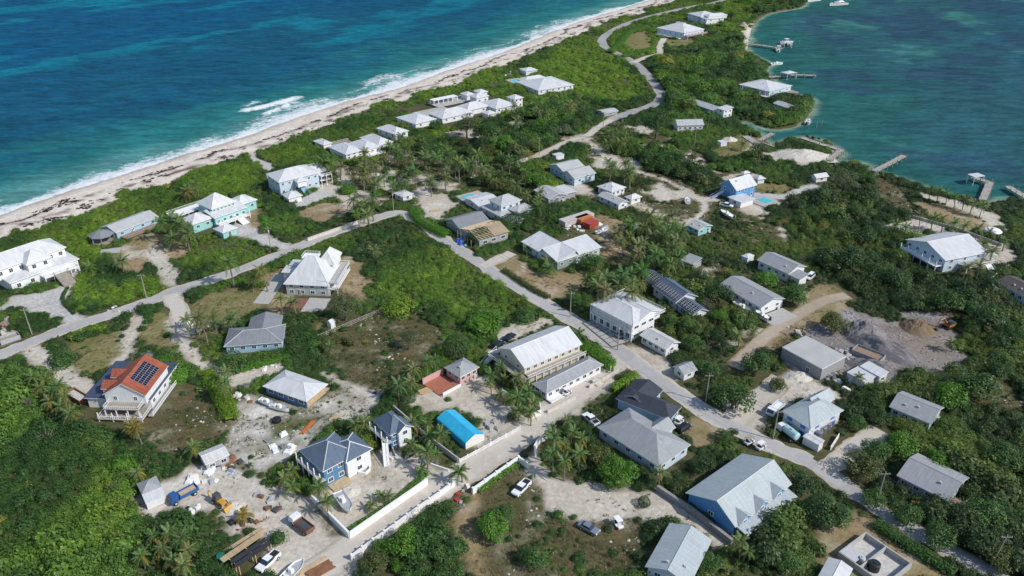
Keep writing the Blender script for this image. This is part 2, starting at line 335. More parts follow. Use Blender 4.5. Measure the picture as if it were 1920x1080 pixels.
for poly in ([(1560, 590), (1590, 572), (1660, 600), (1700, 612), (1780, 640), (1812, 680), (1810, 705), (1740, 712), (1650, 690), (1600, 650)], [(1680, 590), (1720, 575), (1790, 600), (1800, 650), (1730, 640)],
             [(1500, 620), (1560, 605), (1600, 650), (1640, 690), (1600, 720), (1550, 660)]): paint(GRAVEL, poly)
for poly in ([(435, 775), (470, 735), (560, 758), (600, 745), (640, 715), (720, 745), (705, 775), (640, 800), (580, 820), (560, 850), (540, 870), (500, 890), (440, 850)],): paint(WEEDY, poly)
for poly in ([(590, 925), (640, 882), (690, 855), (715, 842), (790, 850), (838, 868), (858, 890), (800, 898), (720, 962), (655, 998), (610, 960)],
             [(768, 748), (830, 722), (880, 700), (925, 705), (955, 742), (990, 778), (965, 805), (890, 855), (862, 835), (905, 792), (850, 755), (790, 775)],
             [(985, 850), (1010, 835), (1045, 885), (1090, 903), (1160, 918), (1215, 905), (1250, 925), (1310, 970), (1362, 1015), (1330, 1020), (1285, 988), (1215, 978), (1150, 988), (1085, 972), (1045, 962), (1025, 925), (1000, 880)],
             [(248, 938), (300, 912), (345, 880), (430, 875), (470, 890), (560, 925), (625, 990), (668, 1030), (650, 1090), (470, 1095), (525, 1020), (480, 985), (430, 1002), (400, 968), (330, 958), (255, 970)],
             [(915, 668), (955, 612), (1005, 592), (1050, 600), (1000, 622), (935, 660)], [(1160, 642), (1200, 648), (1255, 672), (1270, 705), (1235, 718), (1180, 692)],
             [(1335, 735), (1385, 770), (1430, 728), (1480, 690), (1520, 708), (1565, 722), (1600, 740), (1560, 765), (1480, 755), (1445, 792), (1400, 800), (1360, 785)],
             [(1432, 288), (1480, 276), (1540, 290), (1560, 306), (1500, 312), (1440, 302)], [(1728, 360), (1800, 378), (1872, 402), (1905, 425), (1895, 440), (1840, 406), (1740, 374)],
             [(1655, 425), (1720, 405), (1800, 438), (1900, 460), (1915, 490), (1830, 505), (1760, 505), (1745, 490), (1690, 445)], [(785, 360), (835, 362), (855, 385), (825, 412), (795, 402)],
             [(1060, 690), (1110, 690), (1165, 690), (1150, 720), (1105, 745), (1075, 770), (1120, 790), (1070, 775), (1060, 745)], [(1400, 45), (1415, 60), (1402, 105), (1392, 100), (1388, 70)],
             [(215, 455), (260, 465), (300, 470), (285, 485), (250, 480)], [(0, 590), (28, 600), (30, 640), (0, 650)], [(1205, 375), (1235, 395), (1290, 412), (1260, 425), (1200, 400)],
             [(1398, 262), (1430, 275), (1440, 285), (1405, 285)], [(1550, 880), (1600, 840), (1650, 805), (1640, 830), (1590, 870)], [(1640, 700), (1700, 720), (1750, 712), (1700, 735)]): paint(SAND, poly)
for poly in ([(-20, 590), (20, 556), (90, 545), (120, 532), (128, 490), (146, 508), (140, 545), (118, 575), (172, 602), (160, 622), (110, 600), (30, 578)], [(415, 432), (450, 416), (485, 432), (545, 455), (552, 470), (520, 468), (470, 450), (430, 442)],
             [(548, 378), (600, 355), (628, 356), (622, 370), (580, 386), (555, 388)]): paint(PAVE, poly, 0.4)
paint_line(PAVE, [(472, 292), (488, 302), (508, 318)], 5); paint_line(SAND, [(60, 655), (95, 685), (130, 710), (185, 735)], 6); paint_line(SAND, [(255, 590), (246, 625), (240, 655), (222, 680)], 4)
paint_line(SAND, [(325, 600), (345, 635), (372, 678), (412, 702)], 4); paint_line(SAND, [(430, 715), (480, 702), (520, 690)], 6); paint_line(SAND, [(605, 700), (650, 722), (710, 752)], 2.5)
paint_line(SAND, [(625, 350), (640, 365), (665, 378)], 6); paint_line(SAND, [(640, 318), (650, 345), (690, 372)], 5); paint_line(PAVE, [(1420, 366), (1480, 368), (1500, 357), (1530, 350)], 5); paint_line(SAND, [(322, 528), (312, 502), (280, 472)], 6)
paint_line(ROUGH, [(1100, 255), (1125, 285), (1180, 315), (1240, 335), (1290, 358), (1322, 382), (1316, 402), (1285, 414), (1240, 405), (1200, 385)], 9)
for a, b in ((-1.1, 0), (1.1, 0)):
    paint_line(SAND, [(1100 + a, 255), (1125 + a * 3, 285), (1180 + a * 3, 315), (1240 + a * 3, 335), (1290 + a * 3, 358), (1322 + a * 3, 382), (1316 + a * 3, 402), (1285, 414 + a * 3), (1240, 405 + a * 3), (1200, 385 + a * 3)], 1.7)
paint_line(SAND, [(1200, 555), (1170, 545)], 2); paint_line(SAND, [(820, 345), (770, 335), (700, 310)], 3)
# ---------------------------------------------------------------- roads (strips of their own above the ground)
ROADS = []
def edge_noise(x, y): return (fbm(np.array([x]), np.array([y]), 4, 11)[0] - 0.5)
def road(name, pts, width, mat, label, z, rough=1.0):
    line = smooth_line(px_line(pts), 10); v = []; f = []
    n = len(line); cols = 9
    for i, (x, y) in enumerate(line):
        xa, ya = line[max(i - 1, 0)]; xb, yb = line[min(i + 1, n - 1)]; l = math.hypot(xb - xa, yb - ya) or 1
        nx, ny = -(yb - ya) / l, (xb - xa) / l
        for k in range(cols):
            s = (k / (cols - 1) - 0.5) * width
            if k in (0, cols - 1): s += edge_noise(x + k * 31, y) * 2.2 * rough * (1 if k else -1)
            v.append((x + nx * s, y + ny * s, z - (0.035 if k in (0, cols - 1) else 0)))
        if i:
            for k in range(cols - 1):
                a = (i - 1) * cols + k; f.append((a, a + cols, a + cols + 1, a + 1))
    me = bpy.data.meshes.new(name); me.from_pydata(v, [], f); me.materials.append(M[mat]); uvs(me); at = me.attributes.new('across', 'FLOAT', 'POINT'); at.data.foreach_set('value', [abs(k / (cols - 1) - .5) * 2 for _ in line for k in range(cols)])
    o = put(name, me); tag(o, label, 'road', None, 'structure'); ROADS.append((line, width))
    bm = bmesh.new(); bm.from_mesh(me); bmesh.ops.recalc_face_normals(bm, faces=bm.faces)
    if sum(fc.normal.z for fc in bm.faces) < 0: bmesh.ops.reverse_faces(bm, faces=bm.faces)
    bm.to_mesh(me); bm.free()
def groundmat(name, c1, c2, c3, sc=0.6, edge=None):
    m, t, b = nodes_of(name); tc = nn(t, 'ShaderNodeTexCoord'); o = tc.outputs['Object']
    big = noise(t, 0.045 * sc / 0.6, 5, o); md = noise(t, sc, 4, o); fi = noise(t, 5.0, 2, o)
    col = mixc(t, ramp(t, big, 0.35, 0.65), c1, c2); col = mixc(t, mathn(t, 'MULTIPLY', ramp(t, md, 0.52, 0.68), 0.55), col, c3)
    col = mixc(t, 1.0, col, ramp(t, fi, 0.2, 0.8, 0.82, 1.18), 'MULTIPLY')
    if edge:
        ac = nn(t, 'ShaderNodeAttribute'); ac.attribute_name = 'across'; e = mathn(t, 'ADD', ac.outputs['Fac'], mathn(t, 'MULTIPLY_ADD', md, 0.9, -0.45)); col = mixc(t, ramp(t, e, 0.62, 0.92), col, edge)
        trk = mathn(t, 'ABSOLUTE', mathn(t, 'SUBTRACT', ac.outputs['Fac'], 0.38)); col = mixc(t, mathn(t, 'MULTIPLY', ramp(t, trk, 0.14, 0.03), mathn(t, 'MULTIPLY', ramp(t, big, 0.3, 0.7), 0.35)), col, c1)
        pt = nn(t, 'ShaderNodeTexVoronoi'); pt.inputs['Scale'].default_value = 0.11; t.links.new(o, pt.inputs['Vector']); col = mixc(t, 1.0, col, ramp(t, pt.outputs['Color'], 0, 1, 0.90, 1.08), 'MULTIPLY')
    t.links.new(col, b.inputs['Base Color']); b.inputs['Roughness'].default_value = 0.95; b.inputs['Specular IOR Level'].default_value = 0.15
    bump(t, b, fi, 0.4, 0.05)
groundmat('worn_asphalt', (0.37, 0.365, 0.355), (0.43, 0.42, 0.40), (0.49, 0.47, 0.44), edge=(0.50, 0.455, 0.385)); groundmat('shore_asphalt', (0.29, 0.295, 0.30), (0.35, 0.345, 0.34), (0.38, 0.36, 0.33), edge=(0.40, 0.36, 0.30))
groundmat('sandy_track', (0.54, 0.50, 0.44), (0.47, 0.425, 0.36), (0.60, 0.565, 0.51), edge=(0.40, 0.36, 0.285)); groundmat('grey_lane', (0.36, 0.355, 0.35), (0.42, 0.41, 0.40), (0.48, 0.46, 0.43), edge=(0.36, 0.32, 0.25))  # lane asphalt slightly darker than the village road, with browner edges
groundmat('brown_track', (0.40, 0.335, 0.255), (0.34, 0.28, 0.205), (0.48, 0.43, 0.36), edge=(0.26, 0.20, 0.125))
road('road', [(-120, 700), (0, 665), (60, 641), (140, 611), (250, 576), (330, 546), (430, 513), (540, 472), (600, 445), (690, 414), (740, 400), (775, 408), (830, 448), (880, 480), (930, 514), (1000, 556), (1060, 592), (1140, 642), (1220, 702),
              (1300, 757), (1370, 797), (1440, 832), (1520, 866)], 5.6, 'worn_asphalt', 'pale worn asphalt road winding through the village between the houses', 0.05)
road('lane', [(1500, 858), (1560, 893), (1640, 950), (1740, 1010), (1830, 1060), (1900, 1100)], 4.6, 'grey_lane', 'narrow grey lane running between hedges past the ruined walls', 0.03)
road('shore_road', [(1147, 224), (1190, 208), (1226, 196), (1240, 180), (1222, 150), (1188, 117), (1158, 101), (1131, 84), (1134, 68), (1174, 45), (1230, 28), (1300, 12), (1352, 2), (1420, -22)], 6.4, 'shore_asphalt', 'dark grey asphalt road curving along the beach', 0.05, 0.5)
road('back_road', [(960, 308), (985, 300), (1010, 291), (1068, 264), (1100, 254), (1120, 240), (1147, 224)], 4.6, 'sandy_track', 'sandy road passing under palms beside the power line', 0.035)
road('sand_street', [(1178, 668), (1130, 694), (1090, 732), (1040, 766), (1000, 800), (940, 842), (880, 880), (830, 910), (760, 952), (690, 1000), (640, 1040), (560, 1090)], 8.0, 'sandy_track', 'wide pale sand street running down past the white walls', 0.03)
road('dirt_track', [(1378, 690), (1425, 640), (1480, 600), (1540, 566), (1588, 553)], 5.0, 'brown_track', 'rutted dirt track climbing past the long grey roofed house', 0.03)
road('side_street', [(1366, 797), (1398, 768), (1430, 742), (1470, 712)], 7.0, 'sandy_track', 'sandy side street leading to the flat roofed concrete building', 0.045)
road('side_lane', [(1540, 880), (1568, 866), (1600, 838), (1650, 806)], 5.5, 'sandy_track', 'short sandy lane turning off between tall bushes', 0.04)
road('driveway', [(318, 552), (335, 580), (342, 605), (350, 630)], 6.0, 'sandy_track', 'pale sand driveway forking off the village road', 0.065)
road('loop_driveway', [(1188, 117), (1215, 106), (1236, 100), (1238, 86), (1245, 72)], 5.0, 'sandy_track', 'short sand driveway to the big white hip roofed house', 0.065)
road('yard_driveway', [(905, 500), (930, 488), (960, 474)], 5.0, 'sandy_track', 'pale sand driveway to the white L shaped house', 0.065)
# worn clearings between the houses
vil = in_poly(GX, GY, px_line([(560, 330), (760, 260), (1000, 220), (1200, 230), (1430, 330), (1530, 560), (1500, 700), (1380, 720), (1240, 560), (1150, 520), (1040, 380), (900, 440), (760, 380), (640, 400)]))
vn = fbm(GX, GY, 13, 77, 4); CLS[vil & (CLS == SCRUB) & (vn > .585)] = ROUGH; CLS[vil & (CLS == ROUGH) & (vn > .66)] = SAND
# ---------------------------------------------------------------- ground sheet
beachw = np.interp(GX, [-620, -200, -40, 40, 140, 300], [30, 28, 27, 24, 26, 24])
veg_edge = beachw + (fbm(GX, GY, 22, 8) - 0.5) * 16 + (fbm(GX, GY, 6, 9) - 0.5) * 5
onbeach = LAND & (DO < veg_edge) & ocean_side & ~((CLS == PAVE))
CLS[onbeach] = BEACH
lagbeach = LAND & (DL < 1.5 + 3 * fbm(GX, GY, 8, 3)) & ~ocean_side & (CLS == SCRUB) & (fbm(GX, GY, 30, 14) > 0.62)
CLS[lagbeach] = SAND
# tall woods and bright scrub
TALLM = np.zeros(GX.shape, bool); BRIGHT = np.zeros(GX.shape)
def region(poly, arr, val):
    p = px_line(poly); m = in_poly(GX + wx, GY + wy, p); arr[m] = val
for poly in ([(-300, 760), (0, 690), (60, 700), (140, 760), (210, 830), (240, 880), (230, 960), (300, 990), (420, 1010), (440, 1100), (-300, 1200)],
             [(1480, 380), (1620, 360), (1720, 420), (1700, 520), (1900, 560), (2000, 700), (2000, 1200), (1700, 1000), (1560, 820), (1700, 700), (1800, 640), (1560, 520)],
             [(1220, 540), (1330, 480), (1400, 560), (1420, 640), (1340, 660), (1260, 620)], [(640, 1040), (850, 920), (860, 1100), (640, 1100)], [(1030, 800), (1180, 830), (1290, 870), (1200, 910), (1080, 890)],
             [(1500, 870), (1580, 940), (1560, 1000), (1480, 1000), (1440, 1080), (1360, 1060), (1480, 930)], [(1440, 200), (1400, 210), (1500, 250), (1530, 180), (1460, 180)],
             [(860, 230), (980, 200), (1100, 240), (1000, 290), (900, 290)], [(1230, 130), (1420, 60), (1420, 220), (1250, 200)], [(1130, 260), (1330, 300), (1440, 300), (1340, 350), (1180, 310)]): region(poly, TALLM, True)
for poly, v in (([(130, 440), (300, 350), (345, 370), (200, 440), (160, 560), (140, 600), (120, 470)], 0.75), ([(420, 320), (520, 270), (570, 260), (600, 280), (500, 330), (470, 360), (500, 390), (430, 380)], 0.85), ([(980, 130), (1110, 80), (1150, 110), (1230, 180), (1150, 190), (1040, 170)], 1.0),
                ([(600, 450), (740, 420), (860, 490), (960, 530), (1010, 570), (900, 620), (780, 580), (640, 490)], 0.28), ([(820, 500), (960, 530), (1010, 570), (900, 600), (760, 570), (720, 540)], 0.55), ([(1140, 80), (1240, 30), (1240, 110), (1170, 110)], 0.8), ([(-100, 900), (200, 820), (240, 1000), (100, 1100), (-100, 1100)], 0.3),
                ([(1040, 330), (1080, 330), (1080, 370), (1040, 370)], 0.3), ([(420, 440), (520, 470), (430, 510), (340, 500), (350, 440)], 0.6), ([(150, 560), (300, 510), (320, 550), (220, 580)], 0.6), ([(1230, 110), (1330, 110), (1300, 190), (1230, 180)], 0.5),
                ([(0, 590), (150, 590), (160, 620), (30, 650)], 0.45), ([(690, 200), (960, 120), (1010, 130), (900, 160)], 0.6), ([(1350, 0), (1420, -20), (1400, 60), (1330, 60)], 0.8)): region(poly, BRIGHT, v)
BRIGHT = np.where(ocean_side & (BRIGHT < .5), .5, BRIGHT)
ALB = np.array([(0.085, 0.084, 0.040), (0.50, 0.455, 0.385), (0.185, 0.168, 0.07), (0.100, 0.088, 0.043), (0.66, 0.585, 0.505), (0.285, 0.215, 0.125), (0.245, 0.225, 0.218), (0.47, 0.455, 0.43), (0.40, 0.375, 0.32), (0.05, 0.05, 0.03)])
COL = ALB[CLS]
n1 = fbm(GX, GY, 14, 21, 4); n2 = fbm(GX, GY, 3.2, 25, 3); n3 = fbm(GX, GY, 40, 27, 3)
def blend(mask, f, c):
    f = np.clip(f, 0, 1) * mask; COL[:] = COL * (1 - f[..., None]) + np.array(c) * f[..., None]
blend(CLS == SAND, (n1 - 0.45) * 2.2, (0.40, 0.345, 0.265)); blend(CLS == SAND, (n2 - 0.58) * 3, (0.58, 0.55, 0.50)); blend(CLS == SAND, (0.36 - n2) * 3, (0.24, 0.20, 0.14))
blend(CLS == LAWN, (n1 - 0.45) * 3, (0.10, 0.125, 0.035)); blend(CLS == LAWN, (0.45 - n2) * 3, (0.27, 0.22, 0.13))
blend(CLS == ROUGH, (n1 - 0.48) * 4, (0.07, 0.078, 0.03)); blend(CLS == ROUGH, (n2 - 0.62) * 5, (0.30, 0.27, 0.20)); blend(CLS == ROUGH, (0.4 - n2) * 4, (0.15, 0.11, 0.06))
blend(CLS == BROWN, (n1 - 0.45) * 2.5, (0.18, 0.16, 0.065)); blend(CLS == BROWN, (n2 - 0.58) * 4, (0.43, 0.37, 0.28))
blend(CLS == GRAVEL, (n1 - 0.45) * 4, (0.155, 0.14, 0.14)); blend(CLS == GRAVEL, (n2 - 0.58) * 4, (0.38, 0.36, 0.345)); blend(CLS == GRAVEL, (n3 - 0.55) * 5, (0.24, 0.18, 0.115))
blend(CLS == WEEDY, (n1 - 0.48) * 5, (0.085, 0.10, 0.035)); blend(CLS == WEEDY, (n2 - 0.52) * 4, (0.60, 0.575, 0.53)); blend(CLS == WEEDY, (0.42 - n2) * 4, (0.14, 0.13, 0.07))
bw = np.clip(DO / np.maximum(veg_edge, 1), 0, 1)
blend(CLS == BEACH, sstep(0.30, 0.02, bw) * 0.85, (0.36, 0.315, 0.265))                       # wet sand at the wash
blend(CLS == BEACH, (n1 - 0.5) * 1.6, (0.52, 0.45, 0.37))
wr = np.abs(bw - 0.52 - (n3 - 0.5) * 0.5 - (n1 - 0.5) * 0.25)
blend(CLS == BEACH, sstep(0.075, 0.0, wr) * sstep(0.40, 0.56, n2 + (n1 - 0.5) * 0.5) * 1.0, (0.075, 0.05, 0.04))   # weed line
wr2 = np.abs(bw - 0.75 - (n3 - 0.5) * 0.4)
blend(CLS == BEACH, sstep(0.16, 0.0, wr2) * sstep(0.50, 0.60, n2), (0.10, 0.065, 0.05))
for _ in range(1):                                                                            # soften the class borders
    K = COL.copy(); K[1:-1, 1:-1] = (COL[1:-1, 1:-1] * 2 + COL[:-2, 1:-1] + COL[2:, 1:-1] + COL[1:-1, :-2] + COL[1:-1, 2:]) / 6; COL = K
D = np.minimum(DO, DL)
slope_w = np.where(ocean_side & (DO < DL), 22.0, 3.5)
Z = np.where(LAND, SEA + 1.2 * np.minimum(D / slope_w, 1.0) ** 0.8, SEA - np.minimum(D * 0.09, 4.0))
inland = sstep(14, 40, D) * LAND
Z = Z + (fbm(GX, GY, 5, 31, 2) - 0.5) * 0.10 * inland * (CLS != PAVE) - 0.05 * inland
def sample(A, x, y):
    i = np.clip(np.rint(x - X0).astype(int), 0, A.shape[1] - 1); j = np.clip(np.rint(y - Y0).astype(int), 0, A.shape[0] - 1)
    return A[j, i]
def grid_mesh(name, xs, ys, keep, zf):
    X, Y = np.meshgrid(xs, ys); k = keep(X, Y); nx = len(xs)
    q = k[:-1, :-1] | k[1:, :-1] | k[:-1, 1:] | k[1:, 1:]; jj, ii = np.nonzero(q); a = jj * nx + ii
    F = np.stack([a, a + 1, a + nx + 1, a + nx], 1); used = np.unique(F); remap = np.full(X.size, -1); remap[used] = np.arange(len(used)); F = remap[F]
    x = X.ravel()[used]; y = Y.ravel()[used]; z = zf(x, y); co = np.stack([x, y, z], 1).astype(np.float32)
    me = bpy.data.meshes.new(name); me.vertices.add(len(co)); me.vertices.foreach_set('co', co.ravel())
    me.loops.add(F.size); me.loops.foreach_set('vertex_index', F.ravel().astype(np.int32)); me.polygons.add(len(F))
    me.polygons.foreach_set('loop_start', np.arange(0, F.size, 4, dtype=np.int32)); me.polygons.foreach_set('loop_total', np.full(len(F), 4, np.int32))
    me.update(calc_edges=True); me.validate(); return me, x, y
def set_attr(me, name, arr, typ):
    a = me.attributes.new(name, typ, 'POINT'); arr = np.asarray(arr, np.float32)
    if typ == 'FLOAT_COLOR': a.data.foreach_set('color', np.concatenate([arr, np.ones((len(arr), 1), np.float32)], 1).ravel())
    elif typ == 'FLOAT_VECTOR': a.data.foreach_set('vector', arr.ravel())
    else: a.data.foreach_set('value', arr)
ys = np.concatenate([np.arange(70, 345, 1.0), np.arange(345, 1010, 2.5)]); xs = np.arange(X0, X1, 1.25)
me, x, y = grid_mesh('ground', xs, ys, lambda X, Y: (np.abs(X) < 0.74 * Y + 85) & ((sample(np.where(LAND, 0, D), X, Y)) < 30), lambda x, y: sample(Z, x, y))
set_attr(me, 'gcol', sample(COL, x, y), 'FLOAT_COLOR')
m, t, b = nodes_of('ground_cover'); a = nn(t, 'ShaderNodeAttribute'); a.attribute_name = 'gcol'; tc = nn(t, 'ShaderNodeTexCoord'); o = tc.outputs['Object']
f1 = noise(t, 0.9, 5, o); f2 = noise(t, 4.5, 3, o); f3 = noise(t, 0.12, 4, o)
k = mathn(t, 'MULTIPLY', ramp(t, f1, 0.25, 0.75, 0.74, 1.26), mathn(t, 'MULTIPLY', ramp(t, f2, 0.2, 0.8, 0.8, 1.2), ramp(t, f3, 0.3, 0.7, 0.9, 1.1)))
t.links.new(mixc(t, 1.0, a.outputs['Color'], k, 'MULTIPLY'), b.inputs['Base Color']); b.inputs['Roughness'].default_value = 0.95; b.inputs['Specular IOR Level'].default_value = 0.1
bump(t, b, mathn(t, 'ADD', f1, mathn(t, 'MULTIPLY', f2, 0.4)), 0.5, 0.25)
me.materials.append(m); tag(put('ground', me), 'sandy island ground with lawns, bare lots and thin soil', 'ground', None, 'structure')
# ---------------------------------------------------------------- the sea
Dsea = np.where(LAND, 0, np.where(ocean_side, DO, DL))
sea_big = fbm(GX, GY, 70, 41, 4); sea_mid = fbm(GX, GY, 26, 45, 3)
ang = math.atan2(OCEAN[40][1] - OCEAN[10][1], OCEAN[40][0] - OCEAN[10][0]); ca, sa = math.cos(ang), math.sin(ang)
U = GX * ca + GY * sa; V = -GX * sa + GY * ca                      # along and away from the shore
streaks = fbm(U * 0.30 + (sea_big - .5) * 50, V + (sea_mid - .5) * 30, 34, 48, 4)
def lerp(a, b, f): return a * (1 - f[..., None]) + np.array(b) * f[..., None]
oc = np.zeros(GX.shape + (3,)) + np.array((0.075, 0.225, 0.215))
oc = lerp(oc, (0.016, 0.145, 0.150), sstep(8, 34, DO + (sea_mid - 0.5) * 24)); oc = lerp(oc, (0.006, 0.078, 0.130), sstep(34, 110, DO + (sea_big - 0.5) * 70)); oc = lerp(oc, (0.003, 0.074, 0.156), sstep(120, 330, DO + (sea_big - 0.5) * 120))
oc = lerp(oc, (0.004, 0.175, 0.235), sstep(0.52, 0.72, streaks) * 0.6 * sstep(60, 150, DO)); oc = lerp(oc, (0.005, 0.072, 0.140), sstep(0.46, 0.34, streaks) * 0.55 * sstep(20, 60, DO))
lg = np.zeros(GX.shape + (3,)) + np.array((0.20, 0.29, 0.21))
lg = lerp(lg, (0.019, 0.105, 0.098), sstep(0.8, 6, DL + (sea_mid - 0.5) * 5)); lg = lerp(lg, (0.022, 0.088, 0.106), sstep(22, 75, DL + (sea_big - 0.5) * 50)); lg = lerp(lg, (0.017, 0.072, 0.120), sstep(110, 260, DL + (sea_big - 0.5) * 90))
lg = lerp(lg, (0.045, 0.17, 0.15), sstep(0.58, 0.70, fbm(GX, GY, 48, 52, 4)) * 0.75 * sstep(14, 40, DL)); lg = lerp(lg, (0.022, 0.062, 0.10), sstep(0.44, 0.33, fbm(GX, GY, 40, 55, 4)) * 0.8 * sstep(10, 40, DL))
WC = np.where(ocean_side[..., None], oc, lg)
foam = np.zeros(GX.shape)
edge = fbm(U, V * 0.4, 26, 61, 3); fw = 4.0 + 42 * np.clip(edge - 0.34, 0, 1)
foam = np.maximum(foam, np.where(ocean_side, sstep(1.15, 0.0, DO / fw) * 1.05, 0))
foam = np.maximum(foam, np.where(ocean_side, sstep(0.35, 0, np.abs(DO - 15 - (edge - 0.5) * 30) / 9.0) * 0.62 * sstep(0.46, 0.60, fbm(U, V, 34, 66, 2)), 0))
def blob(pts, w, amt):
    global foam
    p = smooth_line(px_line(pts, SEA), 4); foam = np.maximum(foam, amt * sstep(1, 0, dist_line(GX + wx * 0.6, GY + wy * 0.6, p) / w) * ~LAND)
blob([(462, 206), (500, 198), (550, 184)], 8, 1.2); blob([(500, 215), (548, 192)], 4.5, 1.25); blob([(462, 198), (485, 190)], 5, 0.75); blob([(500, 232), (580, 208), (660, 190)], 22, 0.80); blob([(530, 205), (610, 188)], 16, 0.62); blob([(700, 154), (735, 142), (765, 155)], 14, 0.74); blob([(740, 158), (765, 165)], 8, 0.6); blob([(470, 240), (530, 225)], 9, 0.66)
blob([(1000, 66), (1060, 45), (1110, 34)], 20, 0.74); blob([(1040, 40), (1080, 35)], 10, 0.55); blob([(280, 302), (340, 288), (400, 262)], 14, 0.72); blob([(180, 335), (230, 322), (290, 300)], 6, 0.85)
def sea_z(x, y):
    d = sample(np.where(ocean_side, DO, 0), x, y); u = x * ca + y * sa; v = -x * sa + y * ca
    w = np.sin(v * 2 * math.pi / 17 + 5 * fbm(u, v, 60, 71, 2) + u * 0.01) + 0.6 * np.sin(v * 2 * math.pi / 9.3 + u * 0.05 + 6 * fbm(u, v, 30, 72, 2))
    br = sample(np.clip(foam - 0.9, 0, 1), x, y)
    return SEA + w * 0.20 * sstep(8, 60, d) + br * 2.5
near = lambda X, Y: (np.abs(X) < 0.74 * Y + 85) & (sample(np.where(LAND, D, 0), X, Y) < 6)
me, x, y = grid_mesh('sea', np.arange(X0, X1, 2.5), np.arange(70, 1010, 2.0), near, sea_z)
set_attr(me, 'wcol', sample(WC, x, y), 'FLOAT_COLOR'); set_attr(me, 'foam', sample(foam, x, y), 'FLOAT')
me.polygons.foreach_set('use_smooth', [True] * len(me.polygons))
def seamat(name, attr):
    m, t, b = nodes_of(name); tc = nn(t, 'ShaderNodeTexCoord'); o = tc.outputs['Object']
    mp = nn(t, 'ShaderNodeMapping'); t.links.new(o, mp.inputs[0]); mp.inputs['Rotation'].default_value = (0, 0, -ang); mp.inputs['Scale'].default_value = (0.35, 1.0, 1.0)
    w1 = noise(t, 0.22, 4, mp.outputs[0]); w2 = noise(t, 0.9, 3, mp.outputs[0]); w3 = noise(t, 0.05, 4, mp.outputs[0])
    h = mathn(t, 'ADD', w1, mathn(t, 'MULTIPLY', w2, 0.35))
    if attr:
        a = nn(t, 'ShaderNodeAttribute'); a.attribute_name = 'wcol'; col = a.outputs['Color']
        fa = nn(t, 'ShaderNodeAttribute'); fa.attribute_name = 'foam'; fo = fa.outputs['Fac']
    else: col = None
    k = mathn(t, 'MULTIPLY', ramp(t, w1, 0.34, 0.66, 0.74, 1.26), mathn(t, 'MULTIPLY', ramp(t, w3, 0.3, 0.7, 0.85, 1.15), ramp(t, w2, 0.34, 0.66, 0.80, 1.20)))  # light and dark of ripples and swell painted into the water colour
    c = mixc(t, 1.0, col if attr else (0.003, 0.074, 0.156), k, 'MULTIPLY')
    if attr:
        fn = noise(t, 0.35, 6, o, 0.72); th = mathn(t, 'ADD', fo, mathn(t, 'MULTIPLY_ADD', fn, 2.2, -1.1))
        msk = mathn(t, 'MULTIPLY', ramp(t, th, 0.38, 1.0), ramp(t, fo, 0.02, 0.25)); c = mixc(t, msk, c, (0.70, 0.73, 0.74))
    bp = nn(t, 'ShaderNodeBump'); bp.inputs['Strength'].default_value = 0.5; bp.inputs['Distance'].default_value = 0.9; t.links.new(h, bp.inputs['Height'])
    df = nn(t, 'ShaderNodeBsdfDiffuse'); t.links.new(c, df.inputs[0]); t.links.new(bp.outputs[0], df.inputs['Normal'])
    gl = nn(t, 'ShaderNodeBsdfGlossy'); gl.inputs['Roughness'].default_value = 0.25; t.links.new(bp.outputs[0], gl.inputs['Normal'])
    ms = nn(t, 'ShaderNodeMixShader'); ms.inputs[0].default_value = 0.035; t.links.new(df.outputs[0], ms.inputs[1]); t.links.new(gl.outputs[0], ms.inputs[2])
    t.links.new(ms.outputs[0], t.nodes['Material Output'].inputs[0]); t.nodes.remove(b); return m
me.materials.append(seamat('sea_water', True)); tag(put('sea', me), 'teal and deep blue sea with surf breaking on the beach', 'sea', None, 'structure')
far = MB(); Rf = 16000.0
inner = [(-610, 75), (-610, 1000), (650, 1000), (650, 75)]
vs = [(-610, 1000), (650, 1000)]
far.face([(-Rf, 1005, SEA - 0.4), (Rf, 1005, SEA - 0.4), (Rf, Rf, SEA - 0.4), (-Rf, Rf, SEA - 0.4)])
for sgn in (-1, 1):       # outside the detailed sheet's slanted sides
    far.face([(sgn * (0.74 * 70 + 84), 70, SEA - 0.4), (sgn * 640, 752, SEA - 0.4), (sgn * 640, 1005, SEA - 0.4), (sgn * Rf, 1005, SEA - 0.4), (sgn * Rf, 70, SEA - 0.4)])
seamat('open_water', False); tag(far.build('open_sea', 'open_water'), 'open blue sea stretching away beyond the island', 'sea', None, 'structure')
apron = MB(); apron.face([(-900, -400, -0.35), (1200, -400, -0.35), (1200, 69, -0.35), (-900, 69, -0.35)]); apron.face([(137, 69.5, -0.36), (1200, 69.5, -0.36), (1200, 330, -0.36), (352, 330, -0.36)]); apron.face([(-137, 69.5, -0.36), (-250, 230, -0.36), (-900, 230, -0.36), (-900, 69.5, -0.36)])
groundmat_unused = None
plain('far_soil', (0.06, 0.065, 0.03), 0.95, 0.3, scale=0.1); tag(apron.build('ground_beyond', 'far_soil'), 'scrubby ground continuing outside the village', 'ground', None, 'structure')
print('SETTING', len(me.polygons))
